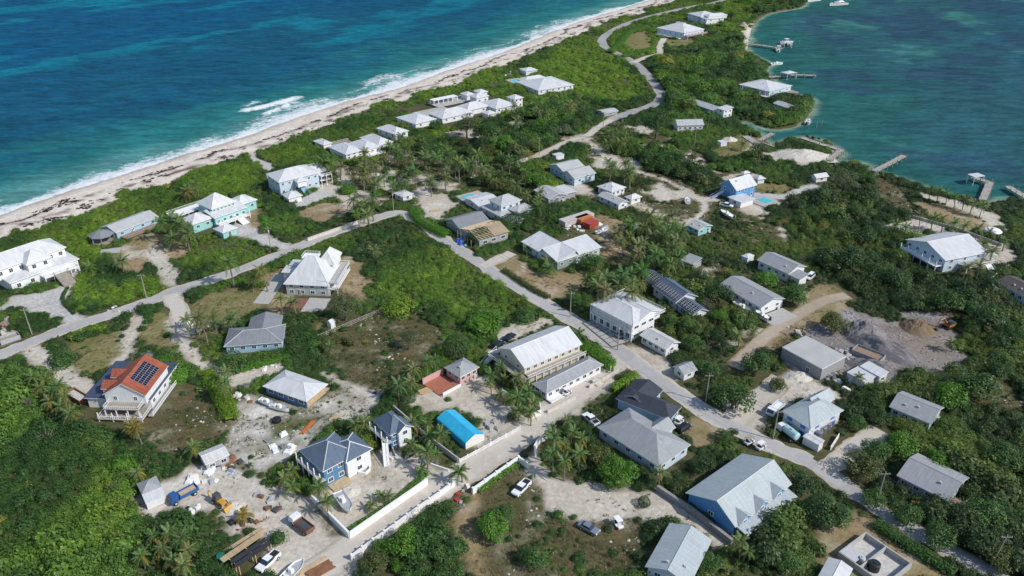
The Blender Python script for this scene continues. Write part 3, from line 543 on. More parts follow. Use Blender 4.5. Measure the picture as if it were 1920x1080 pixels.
# ================================================================ buildings
_win = {}
def window_meshes(w, h, frame='trim_white', pane='glass'):
    key = (round(w, 2), round(h, 2), frame, pane)
    if key not in _win:
        f = MB(); t = 0.13
        f.box(-w / 2 - t, w / 2 + t, -0.07, 0.05, -h / 2 - t, -h / 2); f.box(-w / 2 - t, w / 2 + t, -0.07, 0.05, h / 2, h / 2 + t)
        f.box(-w / 2 - t, -w / 2, -0.07, 0.05, -h / 2, h / 2); f.box(w / 2, w / 2 + t, -0.07, 0.05, -h / 2, h / 2); f.box(-0.03, 0.03, -0.055, 0.05, -h / 2, h / 2)
        p = MB(); p.box(-w / 2, w / 2, -0.03, 0.05, -h / 2, h / 2)
        _win[key] = (f.mesh('window', [frame]), p.mesh('pane', [pane]))
    return _win[key]
class House:
    def __init__(s, name, label, A, B, Cd, he, cat='house', ov=0.5, kz=None):
        kz = kz or (0.78 if he <= 4.6 else 0.88); hz = he * kz; a, b = P(*A, hz), P(*B, hz); d = b - a; s.L = math.hypot(d.x, d.y); s.rot = math.atan2(d.y, d.x); s.ov = ov; s.he = he
        if isinstance(Cd, (int, float)): s.D = float(Cd)
        else:
            c = P(*Cd, hz) - b; s.D = abs(-c.x * math.sin(s.rot) + c.y * math.cos(s.rot))
        s.loc = (a.x, a.y, 0.0); s.root = thing(name, label, cat, s.loc, s.rot); s.root.scale = (1, 1, kz)
        exclude(s.loc, s.rot, -0.6, s.L + 0.6, -0.6, s.D + 0.6)
        print('HOUSE %-60s L %.1f D %.1f rot %.0f' % (label[:60], s.L, s.D, math.degrees(s.rot)))
    def loc_uv(s, px, py, z):
        p = P(px, py, z); x, y = p.x - s.loc[0], p.y - s.loc[1]; c, n = math.cos(s.rot), math.sin(s.rot)
        return x * c + y * n, -x * n + y * c
    def vol(s, u0=0, u1=None, v0=0, v1=None, z0=0.0, z1=None, roof='hip', hr=2.2, wall='white', rf='roof_white', nf=0, nr=0, nl=0, rows=1, ov=None, wmat=None, door=None, wsz=(1.1, 1.15), cap='own', pane='glass', frame='trim_white', th=0.2, hipfrac=1.0, rk=0.5):
        u1 = s.L if u1 is None else u1; v1 = s.D if v1 is None else v1; z1 = s.he if z1 is None else z1; ov = s.ov if ov is None else ov
        a, b, c, d = u0 + ov, u1 - ov, v0 + ov, v1 - ov
        w = MB(); um, vm = u0 + (u1 - u0) * rk, v0 + (v1 - v0) * (rk if roof == 'gable_u' else .5); um = um if roof == 'gable_v' else (u0 + u1) / 2; zt = z1 - 0.02
        def wallq(p, q): w.face([(p[0], p[1], z0), (q[0], q[1], z0), (q[0], q[1], zt), (p[0], p[1], zt)])
        wallq((a, c), (b, c)); wallq((b, c), (b, d)); wallq((b, d), (a, d)); wallq((a, d), (a, c))
        if roof == 'gable_u':
            zz = zt + hr * (1 - ov / max((v1 - v0) / 2, 0.1)) - 0.02; lift = hr * ov / max((v1 - v0) / 2, .1)
            for uu in (a, b): w.face([(uu, c, zt), (uu, d, zt), (uu, vm, zt + hr * (1 - 2 * ov / (v1 - v0)) - 0.03 + 0)])
        elif roof == 'gable_v':
            for vv in (c, d): w.face([(a, vv, zt), (b, vv, zt), (um, vv, zt + hr * (1 - 2 * ov / (u1 - u0)) - 0.03)])
        if s.root is not None: w.build('wall', wmat or 'wall_' + wall, s.root)
        # roof: eave at z1 - drop so that the slope meets the wall head
        r = MB(); lines = []
        half = min(u1 - u0, v1 - v0) / 2
        run = (v1 - v0) * max(rk, 1 - rk) if roof in ('gable_u',) else ((u1 - u0) * max(rk, 1 - rk) if roof == 'gable_v' else half)
        ze = z1 - (hr * ov / run if roof in ('gable_u', 'gable_v', 'hip') else 0.0)
        e = [(u0, v0), (u1, v0), (u1, v1), (u0, v1)]; E = [(x, y, ze) for x, y in e]; zr = z1 + hr * (1 - ov / run) if roof in ('gable_u', 'gable_v', 'hip') else z1 + hr
        if roof == 'hip':
            k = half * hipfrac
            if u1 - u0 >= v1 - v0: r0, r1 = (u0 + k, vm, zr), (u1 - k, vm, zr); fs = [[E[0], E[1], r1, r0], [E[2], E[3], r0, r1], [E[1], E[2], r1], [E[3], E[0], r0]]
            else: r0, r1 = (um, v0 + k, zr), (um, v1 - k, zr); fs = [[E[1], E[2], r1, r0], [E[3], E[0], r0, r1], [E[0], E[1], r0], [E[2], E[3], r1]]
            if (Vector(r0) - Vector(r1)).length < 0.15: fs = [[f[0], f[1], r0] for f in fs]
            else: lines.append((r0, r1))
            if u1 - u0 >= v1 - v0: lines += [(E[0], r0), (E[3], r0), (E[1], r1), (E[2], r1)]
            else: lines += [(E[0], r0), (E[1], r0), (E[2], r1), (E[3], r1)]
        elif roof == 'gable_u':
            r0, r1 = (u0, vm, zr), (u1, vm, zr); fs = [[E[0], E[1], r1, r0], [E[2], E[3], r0, r1]]; lines.append((r0, r1))
        elif roof == 'gable_v':
            r0, r1 = (um, v0, zr), (um, v1, zr); fs = [[E[1], E[2], r1, r0], [E[3], E[0], r0, r1]]; lines.append((r0, r1))
        elif roof == 'shed':
            E2 = [(u0, v0, z1), (u1, v0, z1), (u1, v1, z1 + hr), (u0, v1, z1 + hr)]; fs = [E2]
        elif roof == 'shed_u':
            E2 = [(u0, v0, z1 + hr), (u1, v0, z1), (u1, v1, z1), (u0, v1, z1 + hr)]; fs = [E2]
        elif roof == 'flat': fs = [[(x, y, z1) for x, y in e]]
        for f in fs:
            r.face([(p[0], p[1], p[2] + th) for p in f], 0); r.face([p for p in f][::-1], 1)
            n = len(f)
            for i in range(n):
                p, q = f[i], f[(i + 1) % n]
                onb = lambda t: abs(t[0] - u0) < 1e-4 or abs(t[0] - u1) < 1e-4 or abs(t[1] - v0) < 1e-4 or abs(t[1] - v1) < 1e-4
                if onb(p) and onb(q) and (abs(p[0] - q[0]) < 1e-4 or abs(p[1] - q[1]) < 1e-4): r.face([p, q, (q[0], q[1], q[2] + th), (p[0], p[1], p[2] + th)], 1)
        ro = r.build('roof', [rf, 'trim_white'], s.root, fix=False)
        if cap and lines:
            cp = MB()
            for p, q in lines: cp.tube([(p[0], p[1], p[2] + th), (q[0], q[1], q[2] + th)], 0.10, 4)
            cp.build('ridge_cap', rf if cap == 'own' else cap, ro)
        # openings
        fm, pm = window_meshes(*wsz, frame, pane)
        storey = (z1 - z0) / rows
        for k in range(rows):
            zc = z0 + storey * k + storey * 0.56
            for side, n in (('f', nf), ('r', nr), ('l', nl)):
                for i in range(n):
                    tpos = (i + 0.5) / n
                    if side == 'f': p, rt, ok = (a + (b - a) * tpos, c, zc), 0.0, (b - a) / n > wsz[0] + 0.3
                    elif side == 'r': p, rt, ok = (b, c + (d - c) * tpos, zc), math.pi / 2, (d - c) / n > wsz[0] + 0.3
                    else: p, rt, ok = (a, c + (d - c) * tpos, zc), -math.pi / 2, (d - c) / n > wsz[0] + 0.3
                    if ok:
                        o = put('window', fm, s.root, p, rt); put('pane', pm, o)
        if door:
            for side, tpos in door:
                fm2, pm2 = window_meshes(1.0, 2.1, 'trim_white', 'door_dark')
                p, rt = ((a + (b - a) * tpos, c, z0 + 1.15), 0.0) if side == 'f' else ((b, c + (d - c) * tpos, z0 + 1.15), math.pi / 2)
                o = put('door', fm2, s.root, p, rt); put('door_leaf', pm2, o)
        return ro
    def deck(s, u0, u1, v0, v1, z, mat='white_paint', rail=True, posts=0, top=None, th=0.25, name='deck', sides='flr', railmat='trim_white'):
        d = MB(); d.box(u0, u1, v0, v1, z - th, z); d.build(name, mat, s.root)
        exclude(s.loc, s.rot, u0 - 0.3, u1 + 0.3, v0 - 0.3, v1 + 0.3)
        per = []
        if 'f' in sides: per.append(((u0, v0), (u1, v0)))
        if 'r' in sides: per.append(((u1, v0), (u1, v1)))
        if 'l' in sides: per.append(((u0, v0), (u0, v1)))
        if 'b' in sides: per.append(((u0, v1), (u1, v1)))
        if rail:
            for (p, q) in per:
                r = MB(); dx, dy = q[0] - p[0], q[1] - p[1]; l = math.hypot(dx, dy); n = max(2, int(l / 0.5))
                r.tube([(p[0], p[1], z + 1.0), (q[0], q[1], z + 1.0)], 0.06, 4); r.tube([(p[0], p[1], z + 0.12), (q[0], q[1], z + 0.12)], 0.05, 4)
                for i in range(n + 1):
                    x, y = p[0] + dx * i / n, p[1] + dy * i / n; r.tube([(x, y, z), (x, y, z + 1.0)], 0.045, 4, caps=False)
                r.build('railing', railmat, s.root)
        if posts:
            p, q = per[0]
            for i in range(posts):
                x, y = p[0] + (q[0] - p[0]) * i / max(1, posts - 1), p[1] + (q[1] - p[1]) * i / max(1, posts - 1)
                x = min(max(x, u0 + .12), u1 - .12); y = min(max(y, v0 + .12), v1 - .12)
                b = MB(); b.box(x - 0.1, x + 0.1, y - 0.1, y + 0.1, 0.0, (top or z) - 0.01); b.build('post', 'trim_white', s.root)
    def stairs(s, u, v, ang, w, run, rise, mat='white_paint'):
        b = MB(); n = max(4, int(rise / 0.2))
        for i in range(n): b.box(-w / 2, w / 2, -run * (i + 1) / n, -run * i / n, 0 if i > n - 3 else rise * (1 - (i + 2.0) / n), rise * (1 - i / n) - 0.02)
        for x in (-w / 2, w / 2):
            b.tube([(x, 0, rise + 0.9), (x, -run, 0.9)], 0.07, 4); b.tube([(x, 0, rise), (x, 0, rise + .9)], 0.06, 4); b.tube([(x, -run, 0), (x, -run, .9)], 0.06, 4)
        b.build('stairs', mat, s.root, (u, v, 0), ang)
    def box(s, name, mat, *a): 
        b = MB(); b.box(*a); return b.build(name, mat, s.root)
    def vent(s, u, v, z): 
        b = MB(); b.tube([(u, v, z), (u, v, z + 0.7)], 0.09, 6); b.build('vent_pipe', 'pipe', s.root)
plain('door_dark', (0.12, 0.10, 0.09), 0.5, 0.1)
# ---- along the ocean
h = House('beach_house', 'big white two storey house with front stairs and a boardwalk to the beach', (-14, 510), (124, 463), 11.0, 6.6, kz=1.12)
h.vol(roof='hip', hr=2.6, z0=3.2, nf=7, rows=1); L, D = h.L, h.D
h.vol(2.0, L + 1.2, -4.6, D - 1.0, z1=3.5, hr=1.2, roof='hip', nf=5, nr=3, hipfrac=1.0, door=[('f', 0.6)])
h.vol(L * 0.38, L * 0.38 + 8, -3.0, 5, z0=3.4, z1=6.5, roof='hip', hr=2.6, nf=2)
h.deck(L * 0.5, L * 0.98, -7.0, -4.0, 2.4, posts=5, top=3.6); h.stairs(L * 0.72, -7.0, 0, 4.2, 5.5, 2.4, 'weathered_wood'); h.box('boardwalk', 'dock_wood', L * 0.5, L * 0.5 + 2.4, D + 0.5, D + 22, -0.4, 0.5)
h.deck(L * 0.35, L * 0.8, D - 0.4, D + 5, 3.2, sides='lb')
h = House('bungalow', 'low pale blue bungalow with grey roof and brown wooden front deck', (217, 437), (298, 406), 9.5, 3.3)
h.vol(roof='gable_u', hr=1.9, wall='skyblue', rf='roof_palegrey', nf=4, nr=2, door=[('f', 0.35)]); h.deck(1.5, h.L * 0.85, -3.4, 0.4, 0.7, 'deck_brown', sides='f', railmat='weathered_wood')
h = House('beach_house', 'turquoise house with stepped white hip roofs and a small matching garage', (396, 392), (443, 376), 10.0, 7.0)
L, D = h.L, h.D
h.vol(hr=4.2, wall='turquoise', nf=6, nr=3, z0=4.0, wsz=(0.8, 0.7)); h.vol(-1.5, L + 2, -3.6, 3.0, z1=4.2, roof='shed', hr=1.6, wall='turquoise', nf=5, door=[('f', 0.6)]); h.vol(-0.5, L + 0.5, 0, D, z0=0, z1=4.3, roof='flat', hr=0, wall='turquoise', nl=2)
h.vol(-9.5, -0.8, -2.0, 6.5, z1=4.2, hr=2.4, wall='turquoise', nf=2, nr=1); h.vol(L + 0.5, L + 9, 0, 8, z1=4.4, hr=2.4, wall='turquoise', nf=2, nr=2)
h.deck(-1.0, L + 1.6, -5.4, -3.0, 1.5, posts=5, top=4.3); h.stairs(L * 0.75, -5.4, 0, 3.0, 3.4, 1.5); h.deck(-9, L - 2, D + 1, D + 6.5, 3.2, sides='lbf', posts=4, top=3.2)
h.vol(-5.5, 0.8, -14.5, -8.5, z1=3.0, hr=1.6, wall='turquoise', door=[('f', 0.5)]); exclude(h.loc, h.rot, -9.5, L + 9, -6, D); exclude(h.loc, h.rot, -5.5, .8, -14.5, -8.5)
h = House('beach_house', 'tall white and pale blue house with blue front staircase and roof deck', (498, 326), (522, 342), (592, 319), 7.0)
L, D = h.L, h.D
# long side is B to C: rows of windows on the right face
h.vol(hr=3.0, wall='paleblue', nf=3, nr=6, rows=2, wsz=(0.9, 1.0)); h.stairs(L - 0.4, D * 0.52, R(90), 2.2, 6.0, 3.6, 'wall_skyblue'); h.vol(L - 0.8, L + 3, D * 0.36, D * 0.62, z0=3.4, z1=6.3, hr=1.0, roof='hip')
h.deck(-1, L + .5, D + 0.1, D + 5.0, 5.2, sides='lrb', posts=3, top=5.2); h.deck(-4.5, -0.2, 2, D - 4, 3.3, sides='lfb'); h.vol(L + 4.0, L + 10, -1.0, 5.2, z1=3.0, hr=1.6)
h.deck(0.6, L - 0.5, D + 0.2, D + 4.8, 2.6, rail=False)
h = House('pyramid_roof_house', 'tall white house under one steep hip roof with roof terrace', (531, 531), (616, 535), 14.0, 4.8)
L, D = h.L, h.D
h.vol(hr=7.6, wall='greygreen', nf=4, rows=2, hipfrac=0.86, wsz=(1.2, 1.2), door=[('f', 0.3)], rf='roof_white'); h.vol(-3.0, 1.5, 6.5, 11.5, z1=5.0, roof='flat', hr=0.0, nf=1, z0=0, wall='pale'); h.vol(-2.0, 2.0, 11, 15, z1=5.4, roof='flat', hr=0, z0=0, wall='pale')
h.deck(L - 3.5, L + 2.4, 1.0, D + 1, 5.0, sides='rbf', mat='concrete'); h.deck(L - .4, L + 2.4, 1.0, D + 1, 2.6, sides='rf', posts=2, top=5.0); h.vol(L * 0.55, L * 0.95, D * 0.65, D + 4, z0=4.6, z1=8.0, hr=3.8, roof='hip'); h.deck(L * .28, L * .62, D * .52, D * .8, 10.6, sides='flrb', mat='trim_white')
h.box('patio', 'patio_red', 2.5, L * 0.55, -7.5, -1.6, -0.2, 0.1); h.box('parking_slab', 'concrete', L * 0.55 + .3, L + 0.5, -9.5, -1.0, -0.2, 0.13); h.box('driveway_slab', 'concrete', -8, -3.2, -6, 14, -0.2, 0.11); exclude(h.loc, h.rot, -8, L + 2.6, -10, 15)
def simple(name, label, A, B, Cd, he, roof, hr, wall, rf, nf=3, nr=2, rows=1, cat='house', ov=0.5, **kw):
    hh = House(name, label, A, B, Cd, he, cat, ov); hh.vol(roof=roof, hr=hr, wall=wall, rf=rf, nf=nf, nr=nr, rows=rows, **kw)
    if cat == 'house' and roof in ('hip', 'gable_u', 'gable_v'):
        rv = random.Random(label)
        for fu, fv in ((rv.uniform(.55, .8), rv.uniform(.2, .38)), (rv.uniform(.2, .45), rv.uniform(.15, .35)))[:rv.choice((1, 1, 2))]:
            q = min(hh.L * min(fu, 1 - fu), hh.D * min(fv, 1 - fv)) if roof == 'hip' else (hh.D * fv if roof == 'gable_u' else hh.L * min(fu, 1 - fu)); run = min(hh.L, hh.D) / 2 if roof == 'hip' else (hh.D / 2 if roof == 'gable_u' else hh.L / 2)
            z = he + hr * (q - ov) / run; hh.box('roof_vent', 'pipe', hh.L * fu - .22, hh.L * fu + .22, hh.D * fv - .22, hh.D * fv + .22, z, z + .75)
        hh.box('air_conditioner', 'pipe', hh.L - ov + .05, hh.L - ov + .55, hh.D * .72, hh.D * .72 + 1.0, 0.1, 1.1)
    return hh
simple('beach_pavilion', 'small white square pavilion behind the dune by the pool deck', (587, 264), (606, 272), (620, 266), 3.0, 'hip', 1.3, 'white', 'roof_white', 0, 0, cat='pavilion')
h = simple('beach_house', 'white beach villa with linked hip roofs and a small plunge pool', (615, 275), (648, 290), (677, 279), 3.6, 'hip', 2.6, 'white', 'roof_white', 2, 3, 2)
h.vol(2, h.L + 1, h.D - 0.5, h.D + 9, z1=3.8, hr=2.6, nr=3, rows=1); h.deck(h.L - 1, h.L + 4, h.D, h.D + 9, 0.9, sides='r'); h.vol(-2, h.L - 1, h.D + 8.5, h.D + 17, z1=3.6, hr=2.6, nr=2); h.deck(-8, -0.3, 2, h.D + 6, 1.0, 'deck_brown', sides='l')
h.box('plunge_pool', 'pool_water', -6, -2.5, 5, 9, 0.8, 1.08)
simple('beach_house', 'white guest house with square hip roof beside the estate garden', (705, 240), (741, 252), (762, 243), 4.0, 'hip', 2.4, 'white', 'roof_white', 3, 2)
simple('beach_house', 'white garden house with wide pyramid roof next to the big estate', (742, 220), (779, 233), (811, 220), 3.4, 'hip', 3.0, 'white', 'roof_white', 2, 2)
h = simple('estate_house', 'sprawling white beach estate with many hip roofs and a pergola', (802, 212), (829, 223), (872, 203), 3.6, 'hip', 3.2, 'white', 'roof_white', 3, 4)
L, D = h.L, h.D
h.vol(-1, L - 4, D - 2, D + 13, z1=3.8, hr=3.2, nr=2); h.vol(1, L + 3, D + 11.5, D + 26, z1=3.9, hr=3.4, nf=2, nr=3); h.vol(L - 7, L, D + 26.5, D + 33, z1=6.4, hr=2.0, nf=2, nr=2, rows=2); h.vol(-10, -3, D + 13, D + 22, z1=5.6, hr=2.0, nr=2)
h.vol(L + 1.5, L + 7.5, D + 3, D + 9, z1=3.2, hr=1.4); h.deck(-22, -12, D - 6, D + 20, 0.9, 'concrete', sides='l'); exclude(h.loc, h.rot, -24, L + 8, -2, D + 32)
for k in range(2):
    h.vol(-20, -13.5, D + 14 + k * 9.0, D + 20 + k * 9.0, z1=4.4, hr=1.6, z0=0.9)
pg = MB(); pg.box(-20.5, -16.5, D - 6, D + 10, 4.0, 4.25); pg.build('pergola_roof', 'white_paint', h.root)
for k in range(6):
    for xx in (-20.2, -16.8):
        q = MB(); q.box(xx - .15, xx + .15, D - 5.8 + k * 3.1, D - 5.5 + k * 3.1, 0.0, 4.0); q.build('pergola_post', 'trim_white', h.root)
h.box('terrace', 'concrete', -13, -1.2, -1.5, D - 2.4, -0.2, 0.5)
h = simple('beach_house', 'long white house with broad hip roof beside a turquoise pool', (966, 153), (1009, 170), (1056, 151), 3.4, 'hip', 4.2, 'white', 'roof_white', 4, 6)
h.vol(-3, 6, 3, h.D - 5, z1=4.0, hr=2.4); h.box('pool', 'pool_water', -13, -6.5, 4, 15, -0.2, 0.45); h.deck(-15, -3, 2, h.D, 0.4, 'concrete', rail=False); 
h = simple('gazebo', 'white open gazebo with hip roof above the beach', (973, 129), (986, 134), (999, 127), 3.4, 'hip', 1.6, 'white', 'roof_white', 0, 0, cat='gazebo', wmat=None)
h = simple('beach_house', 'large white hip roofed house with red trimmed side gallery', (1231, 52), (1283, 62), 24.0, 5.2, 'hip', 5.0, 'paleblue', 'roof_white', 5, 6); h.deck(h.L - .4, h.L + 3.2, 0.5, h.D - .5, 2.8, sides='rf', posts=2, mat='terracotta'); h.deck(2, h.L - 2, -3, .4, 0.6, sides='f')
h.deck(h.L * .35, h.L * .6, h.D * .45, h.D * .6, 9.2, sides='flrb')
h = simple('beach_house', 'white two storey house with hip roof and terrace tower by the shore road', (1289, 25), (1314, 32), (1330, 23), 6.5, 'hip', 3.0, 'paleblue', 'roof_white', 3, 2, 2); h.vol(h.L - 4, h.L + 8, 0, h.D - 2, z1=5.8, roof='flat', hr=0, nf=2, nr=2, rows=2); h.vol(h.L - 2, h.L + 5, 4, h.D + 3, z0=5, z1=7.5, hr=1.8)
# ---- lagoon side
h = simple('lagoon_house', 'wide white hip roofed house above the mangrove shore', (1385, 158), (1443, 172), (1470, 157), 4.4, 'hip', 3.2, 'paleblue', 'roof_white', 7, 3)
h.deck(0.5, h.L - .5, -2.6, .4, 1.0, sides='f', posts=6, top=4.0); h.deck(h.L - 1, h.L + 5, h.D - 6, h.D, 1.0, 'weathered_wood', sides='')
h = simple('boathouse', 'narrow boathouse with pale roof standing in the mangroves', (1449, 193), (1483, 205), (1493, 199), 3.0, 'gable_u', 1.2, 'paleblue', 'roof_palegrey', 4, 1, cat='boathouse')
simple('cottage', 'white cottage with faceted pale metal roof behind the casuarina', (1262, 226), (1270, 235), (1318, 231), 4.6, 'gable_v', 2.2, 'white', 'roof_palegrey', 1, 5, 1)
h = simple('cottage', 'long grey roofed cottage ending in a white and turquoise porch', (1292, 192), (1345, 210), 8.0, 3.2, 'gable_u', 1.6, 'teal', 'roof_palegrey', 4, 1); h.vol(h.L - 1, h.L + 4.5, 0, 7, z1=5.6, roof='shed', hr=0.8, wall='white', nf=1, nr=2, rows=2)
simple('shed', 'small pale shed with low roof in the scrub near the power line', (1118, 207), (1133, 213), (1150, 204), 2.4, 'gable_v', 0.9, 'grey', 'roof_palegrey', 1, 1, cat='shed')
simple('utility_shed', 'white box shed on the brown lawn by the lagoon docks', (1345, 264), (1352, 268), (1359, 264), 2.3, 'flat', 0, 'white', 'roof_white', 0, 0, cat='shed', ov=0.1)
h = simple('gable_house', 'bright blue gabled house with white roof, stairs and a backyard pool', (1349, 344), (1381, 357), 12.0, 5.6, 'gable_v', 3.6, 'blue', 'roof_white', 2, 3, 2)
h.vol(h.L - 1, h.L + 6, -3.5, 4.5, z1=2.8, roof='flat', hr=0, nf=1); h.stairs(2.5, 0, R(-20), 1.8, 5, 3, 'wall_paleblue'); h.box('pool', 'pool_water', h.L + 3, h.L + 8, 9, 13, -0.2, 0.3); h.box('pool_deck', 'concrete', h.L + 0.5, h.L + 11, 5.5, 15, -0.2, 0.2); exclude(h.loc, h.rot, -1, h.L + 11, -4, 15)
simple('gazebo', 'small white hip roofed gazebo at the blue house pool', (1413, 331), (1421, 336), (1430, 330), 3.0, 'hip', 1.2, 'white', 'roof_white', 0, 0, cat='gazebo')
simple('gazebo', 'tiny white pavilion behind the blue house roof', (1389, 322), (1395, 325), (1402, 320), 2.8, 'hip', .8, 'white', 'roof_white', 0, 0, cat='gazebo')
simple('shed', 'white gabled shed at the end of the concrete drive', (1519, 328), (1531, 334), (1542, 324), 2.8, 'gable_v', 1.4, 'white', 'roof_white', 0, 1, cat='shed')
h = House('waterfront_house', 'white gabled house with big pale roof and veranda near the lagoon', (1697, 449), (1773, 489), (1828, 461), 5.2)
h.vol(roof='gable_v', hr=3.4, wall='paleblue', rf='roof_white', nf=5, nr=3, rows=2); h.deck(h.L - .4, h.L + 3.4, h.D * .35, h.D - .5, 2.6, sides='rbf', mat='weathered_wood', posts=2, top=2.6); h.deck(1, h.L - 1, -2.5, .4, 2.7, sides='fl', posts=6, top=4.8); h.stairs(h.L + 3.4, h.D - 3, R(90), 2.4, 3.6, 2.6)
simple('boathouse', 'dark brown roofed house with pale blue walls beyond the wire fence', (1866, 528), (1935, 562), 9.0, 4.0, 'gable_u', 1.8, 'paleblue', 'roof_brown', 5, 2)
# ---- centre
h = House('grey_house', 'pale grey house with two offset grey gables at the palm garden', (1026, 311), (1077, 335), (1111, 321), 4.4)
h.vol(-.3, h.L * .54, 1.0, h.D + 1.0, roof='gable_v', hr=2.2, wall='paleblue', rf='roof_palegrey', nf=3, z1=4.6); h.vol(h.L * .48, h.L, 0, h.D, roof='gable_v', hr=2.4, wall='paleblue', rf='roof_palegrey', nf=2, nr=2)
h = simple('grey_house', 'low grey roofed house with a white canvas awning between palms', (1000, 356), (1028, 373), (1057, 360), 3.2, 'gable_u', 1.4, 'grey', 'roof_palegrey', 2, 3); h.vol(1, h.L - 1, h.D - .5, h.D + 5, z0=0.1, z1=3.0, roof='flat', hr=0, rf='roof_white', wall='grey')
simple('white_cottage', 'white square cottage with white pyramid roof off the dirt track', (1119, 349), (1147, 360), (1170, 349), 3.6, 'hip', 2.2, 'white', 'roof_white', 2, 3)
simple('white_cottage', 'narrow cottage with long pale grey roof in front of the square white one', (1120, 366), (1160, 384), (1178, 377), 3.0, 'gable_u', 1.2, 'white', 'roof_palegrey', 3, 1)
simple('white_cottage', 'tiny white hip roofed hut at the end of the dirt yard', (1171, 368), (1184, 374), (1202, 367), 3.0, 'hip', 1.5, 'white', 'roof_white', 1, 1, cat='hut')
h = House('two_storey_house', 'pale blue grey two storey house with layered grey hip roofs', (915, 374), (939, 386), (974, 372), 6.8)
h.vol(hr=2.4, wall='paleblue', rf='roof_palegrey', nf=2, nr=3, z0=3.0); h.vol(-2, h.L + 2.2, -2.2, h.D - 1, z1=3.4, hr=1.2, wall='paleblue', rf='roof_palegrey', nf=2, nr=3); h.vol(h.L - 1, h.L + 5.5, h.D * .35, h.D + 2, z1=4.4, hr=1.2, wall='paleblue', rf='roof_palegrey', nf=1, nr=2); h.vol(h.L + 2.5, h.L + 8, -2, 4.5, z1=2.8, hr=1.0, wall='paleblue', rf='roof_palegrey', nf=1, nr=1)
h = simple('pool_house', 'white double roofed pool house beside a turquoise pool', (869, 371), (897, 387), (927, 369), 3.0, 'gable_v', 1.0, 'white', 'roof_white', 1, 2); h.box('pool', 'pool_water', -6.5, -1.2, 2.5, 8, -0.2, 0.24); h.box('pool_deck', 'concrete', -8, -.3, 1, 12, -0.2, 0.16); exclude(h.loc, h.rot, -9, 0, 0, 13)
plain('batten', (.60, .48, .31), .8, .15); plain('interior_shade', (.10, .10, .10), .9, .2)
# ---- unfinished house with open rafters
h = House('unfinished_house', 'grey house under construction with bare timber rafters on one half', (833, 411), (898, 452), (944, 428), 3.6)
L, D = h.L, h.D
h.vol(0, L * 0.46, 0, D, roof='gable_v', hr=2.4, wall='grey', rf='roof_midgrey', nf=2)
wl = MB()
for (p, q) in (((L * .46, .5), (L - .5, .5)), ((L - .5, .5), (L - .5, D - .5)), ((L - .5, D - .5), (L * .46, D - .5))):
    wl.face([(*p, 0), (*q, 0), (*q, 3.5), (*p, 3.5)])
wl.build('wall', 'wall_grey', h.root)
fm, pm = window_meshes(1.6, 1.3)
for k, tt in enumerate((0.22, 0.5, 0.8)):
    o = put('window', fm, h.root, (L - .5, D * tt, 1.9), math.pi / 2); put('pane', pm, o)
um = L * .73; hw = L * .27
for k in range(10):
    vv = 0.1 + (D - 0.2) * k / 9
    for sg in (-1, 1):
        q = MB(); q.prism([(um, 5.9), (um + sg * hw, 3.6), (um + sg * hw, 3.78), (um, 6.08)], vv - .06, vv + .06, 'y'); q.build('rafter', 'timber', h.root)
h.box('floor_slab', 'interior_shade', L * .47, L - .6, .6, D - .6, 0, .1)  # dark floor colour stands for the shade inside, under the open rafters
for k in range(8):
    f = (k + .3) / 8; uu = um + hw * f; zz = 6.1 - 2.3 * f; q = MB(); q.box(uu - .12, uu + .12, 0, D * .5, zz, zz + .06); q.build('batten', 'batten', h.root)
    uu = um - hw * f; q = MB(); q.box(uu - .12, uu + .12, 0, D, zz, zz + .06); q.build('batten', 'batten', h.root)
dk = MB(); dk.face([(um + .1, D * .5, 6.1), (L, D * .5, 3.84), (L, D, 3.84), (um + .1, D, 6.1)]); dk.build('roof_sheathing', 'roof_bare_deck', h.root)
q = MB(); q.box(um - .06, um + .06, 0, D, 5.8, 6.1); q.build('ridge_beam', 'timber', h.root)
for k in range(5):
    q = MB(); q.box(L * .5 + k * 2.2, L * .5 + k * 2.2 + .15, -1.6, -1.45, 0, 3.3); q.build('porch_post', 'timber', h.root)
# ---- L shaped white house
h = House('l_shaped_house', 'white L shaped house with pale mint walls and a tree at its corner', (977, 453), (1045, 492), (1112, 455), 4.0)
h.vol(0, h.L, 0, 9.5, roof='gable_u', hr=2.4, wall='mint', nf=6, rf='roof_white', door=[('f', .4)], rk=.86); h.vol(h.L - 9.5, h.L, 0, h.D, roof='gable_v', hr=2.4, wall='mint', nr=5, rf='roof_white', rk=.14)
simple('teal_cottage', 'small teal cottage with pale roof and side lean-to by the boats', (1287, 421), (1310, 432), (1330, 420), 3.2, 'gable_u', 1.3, 'turquoise', 'roof_palegrey', 2, 2)
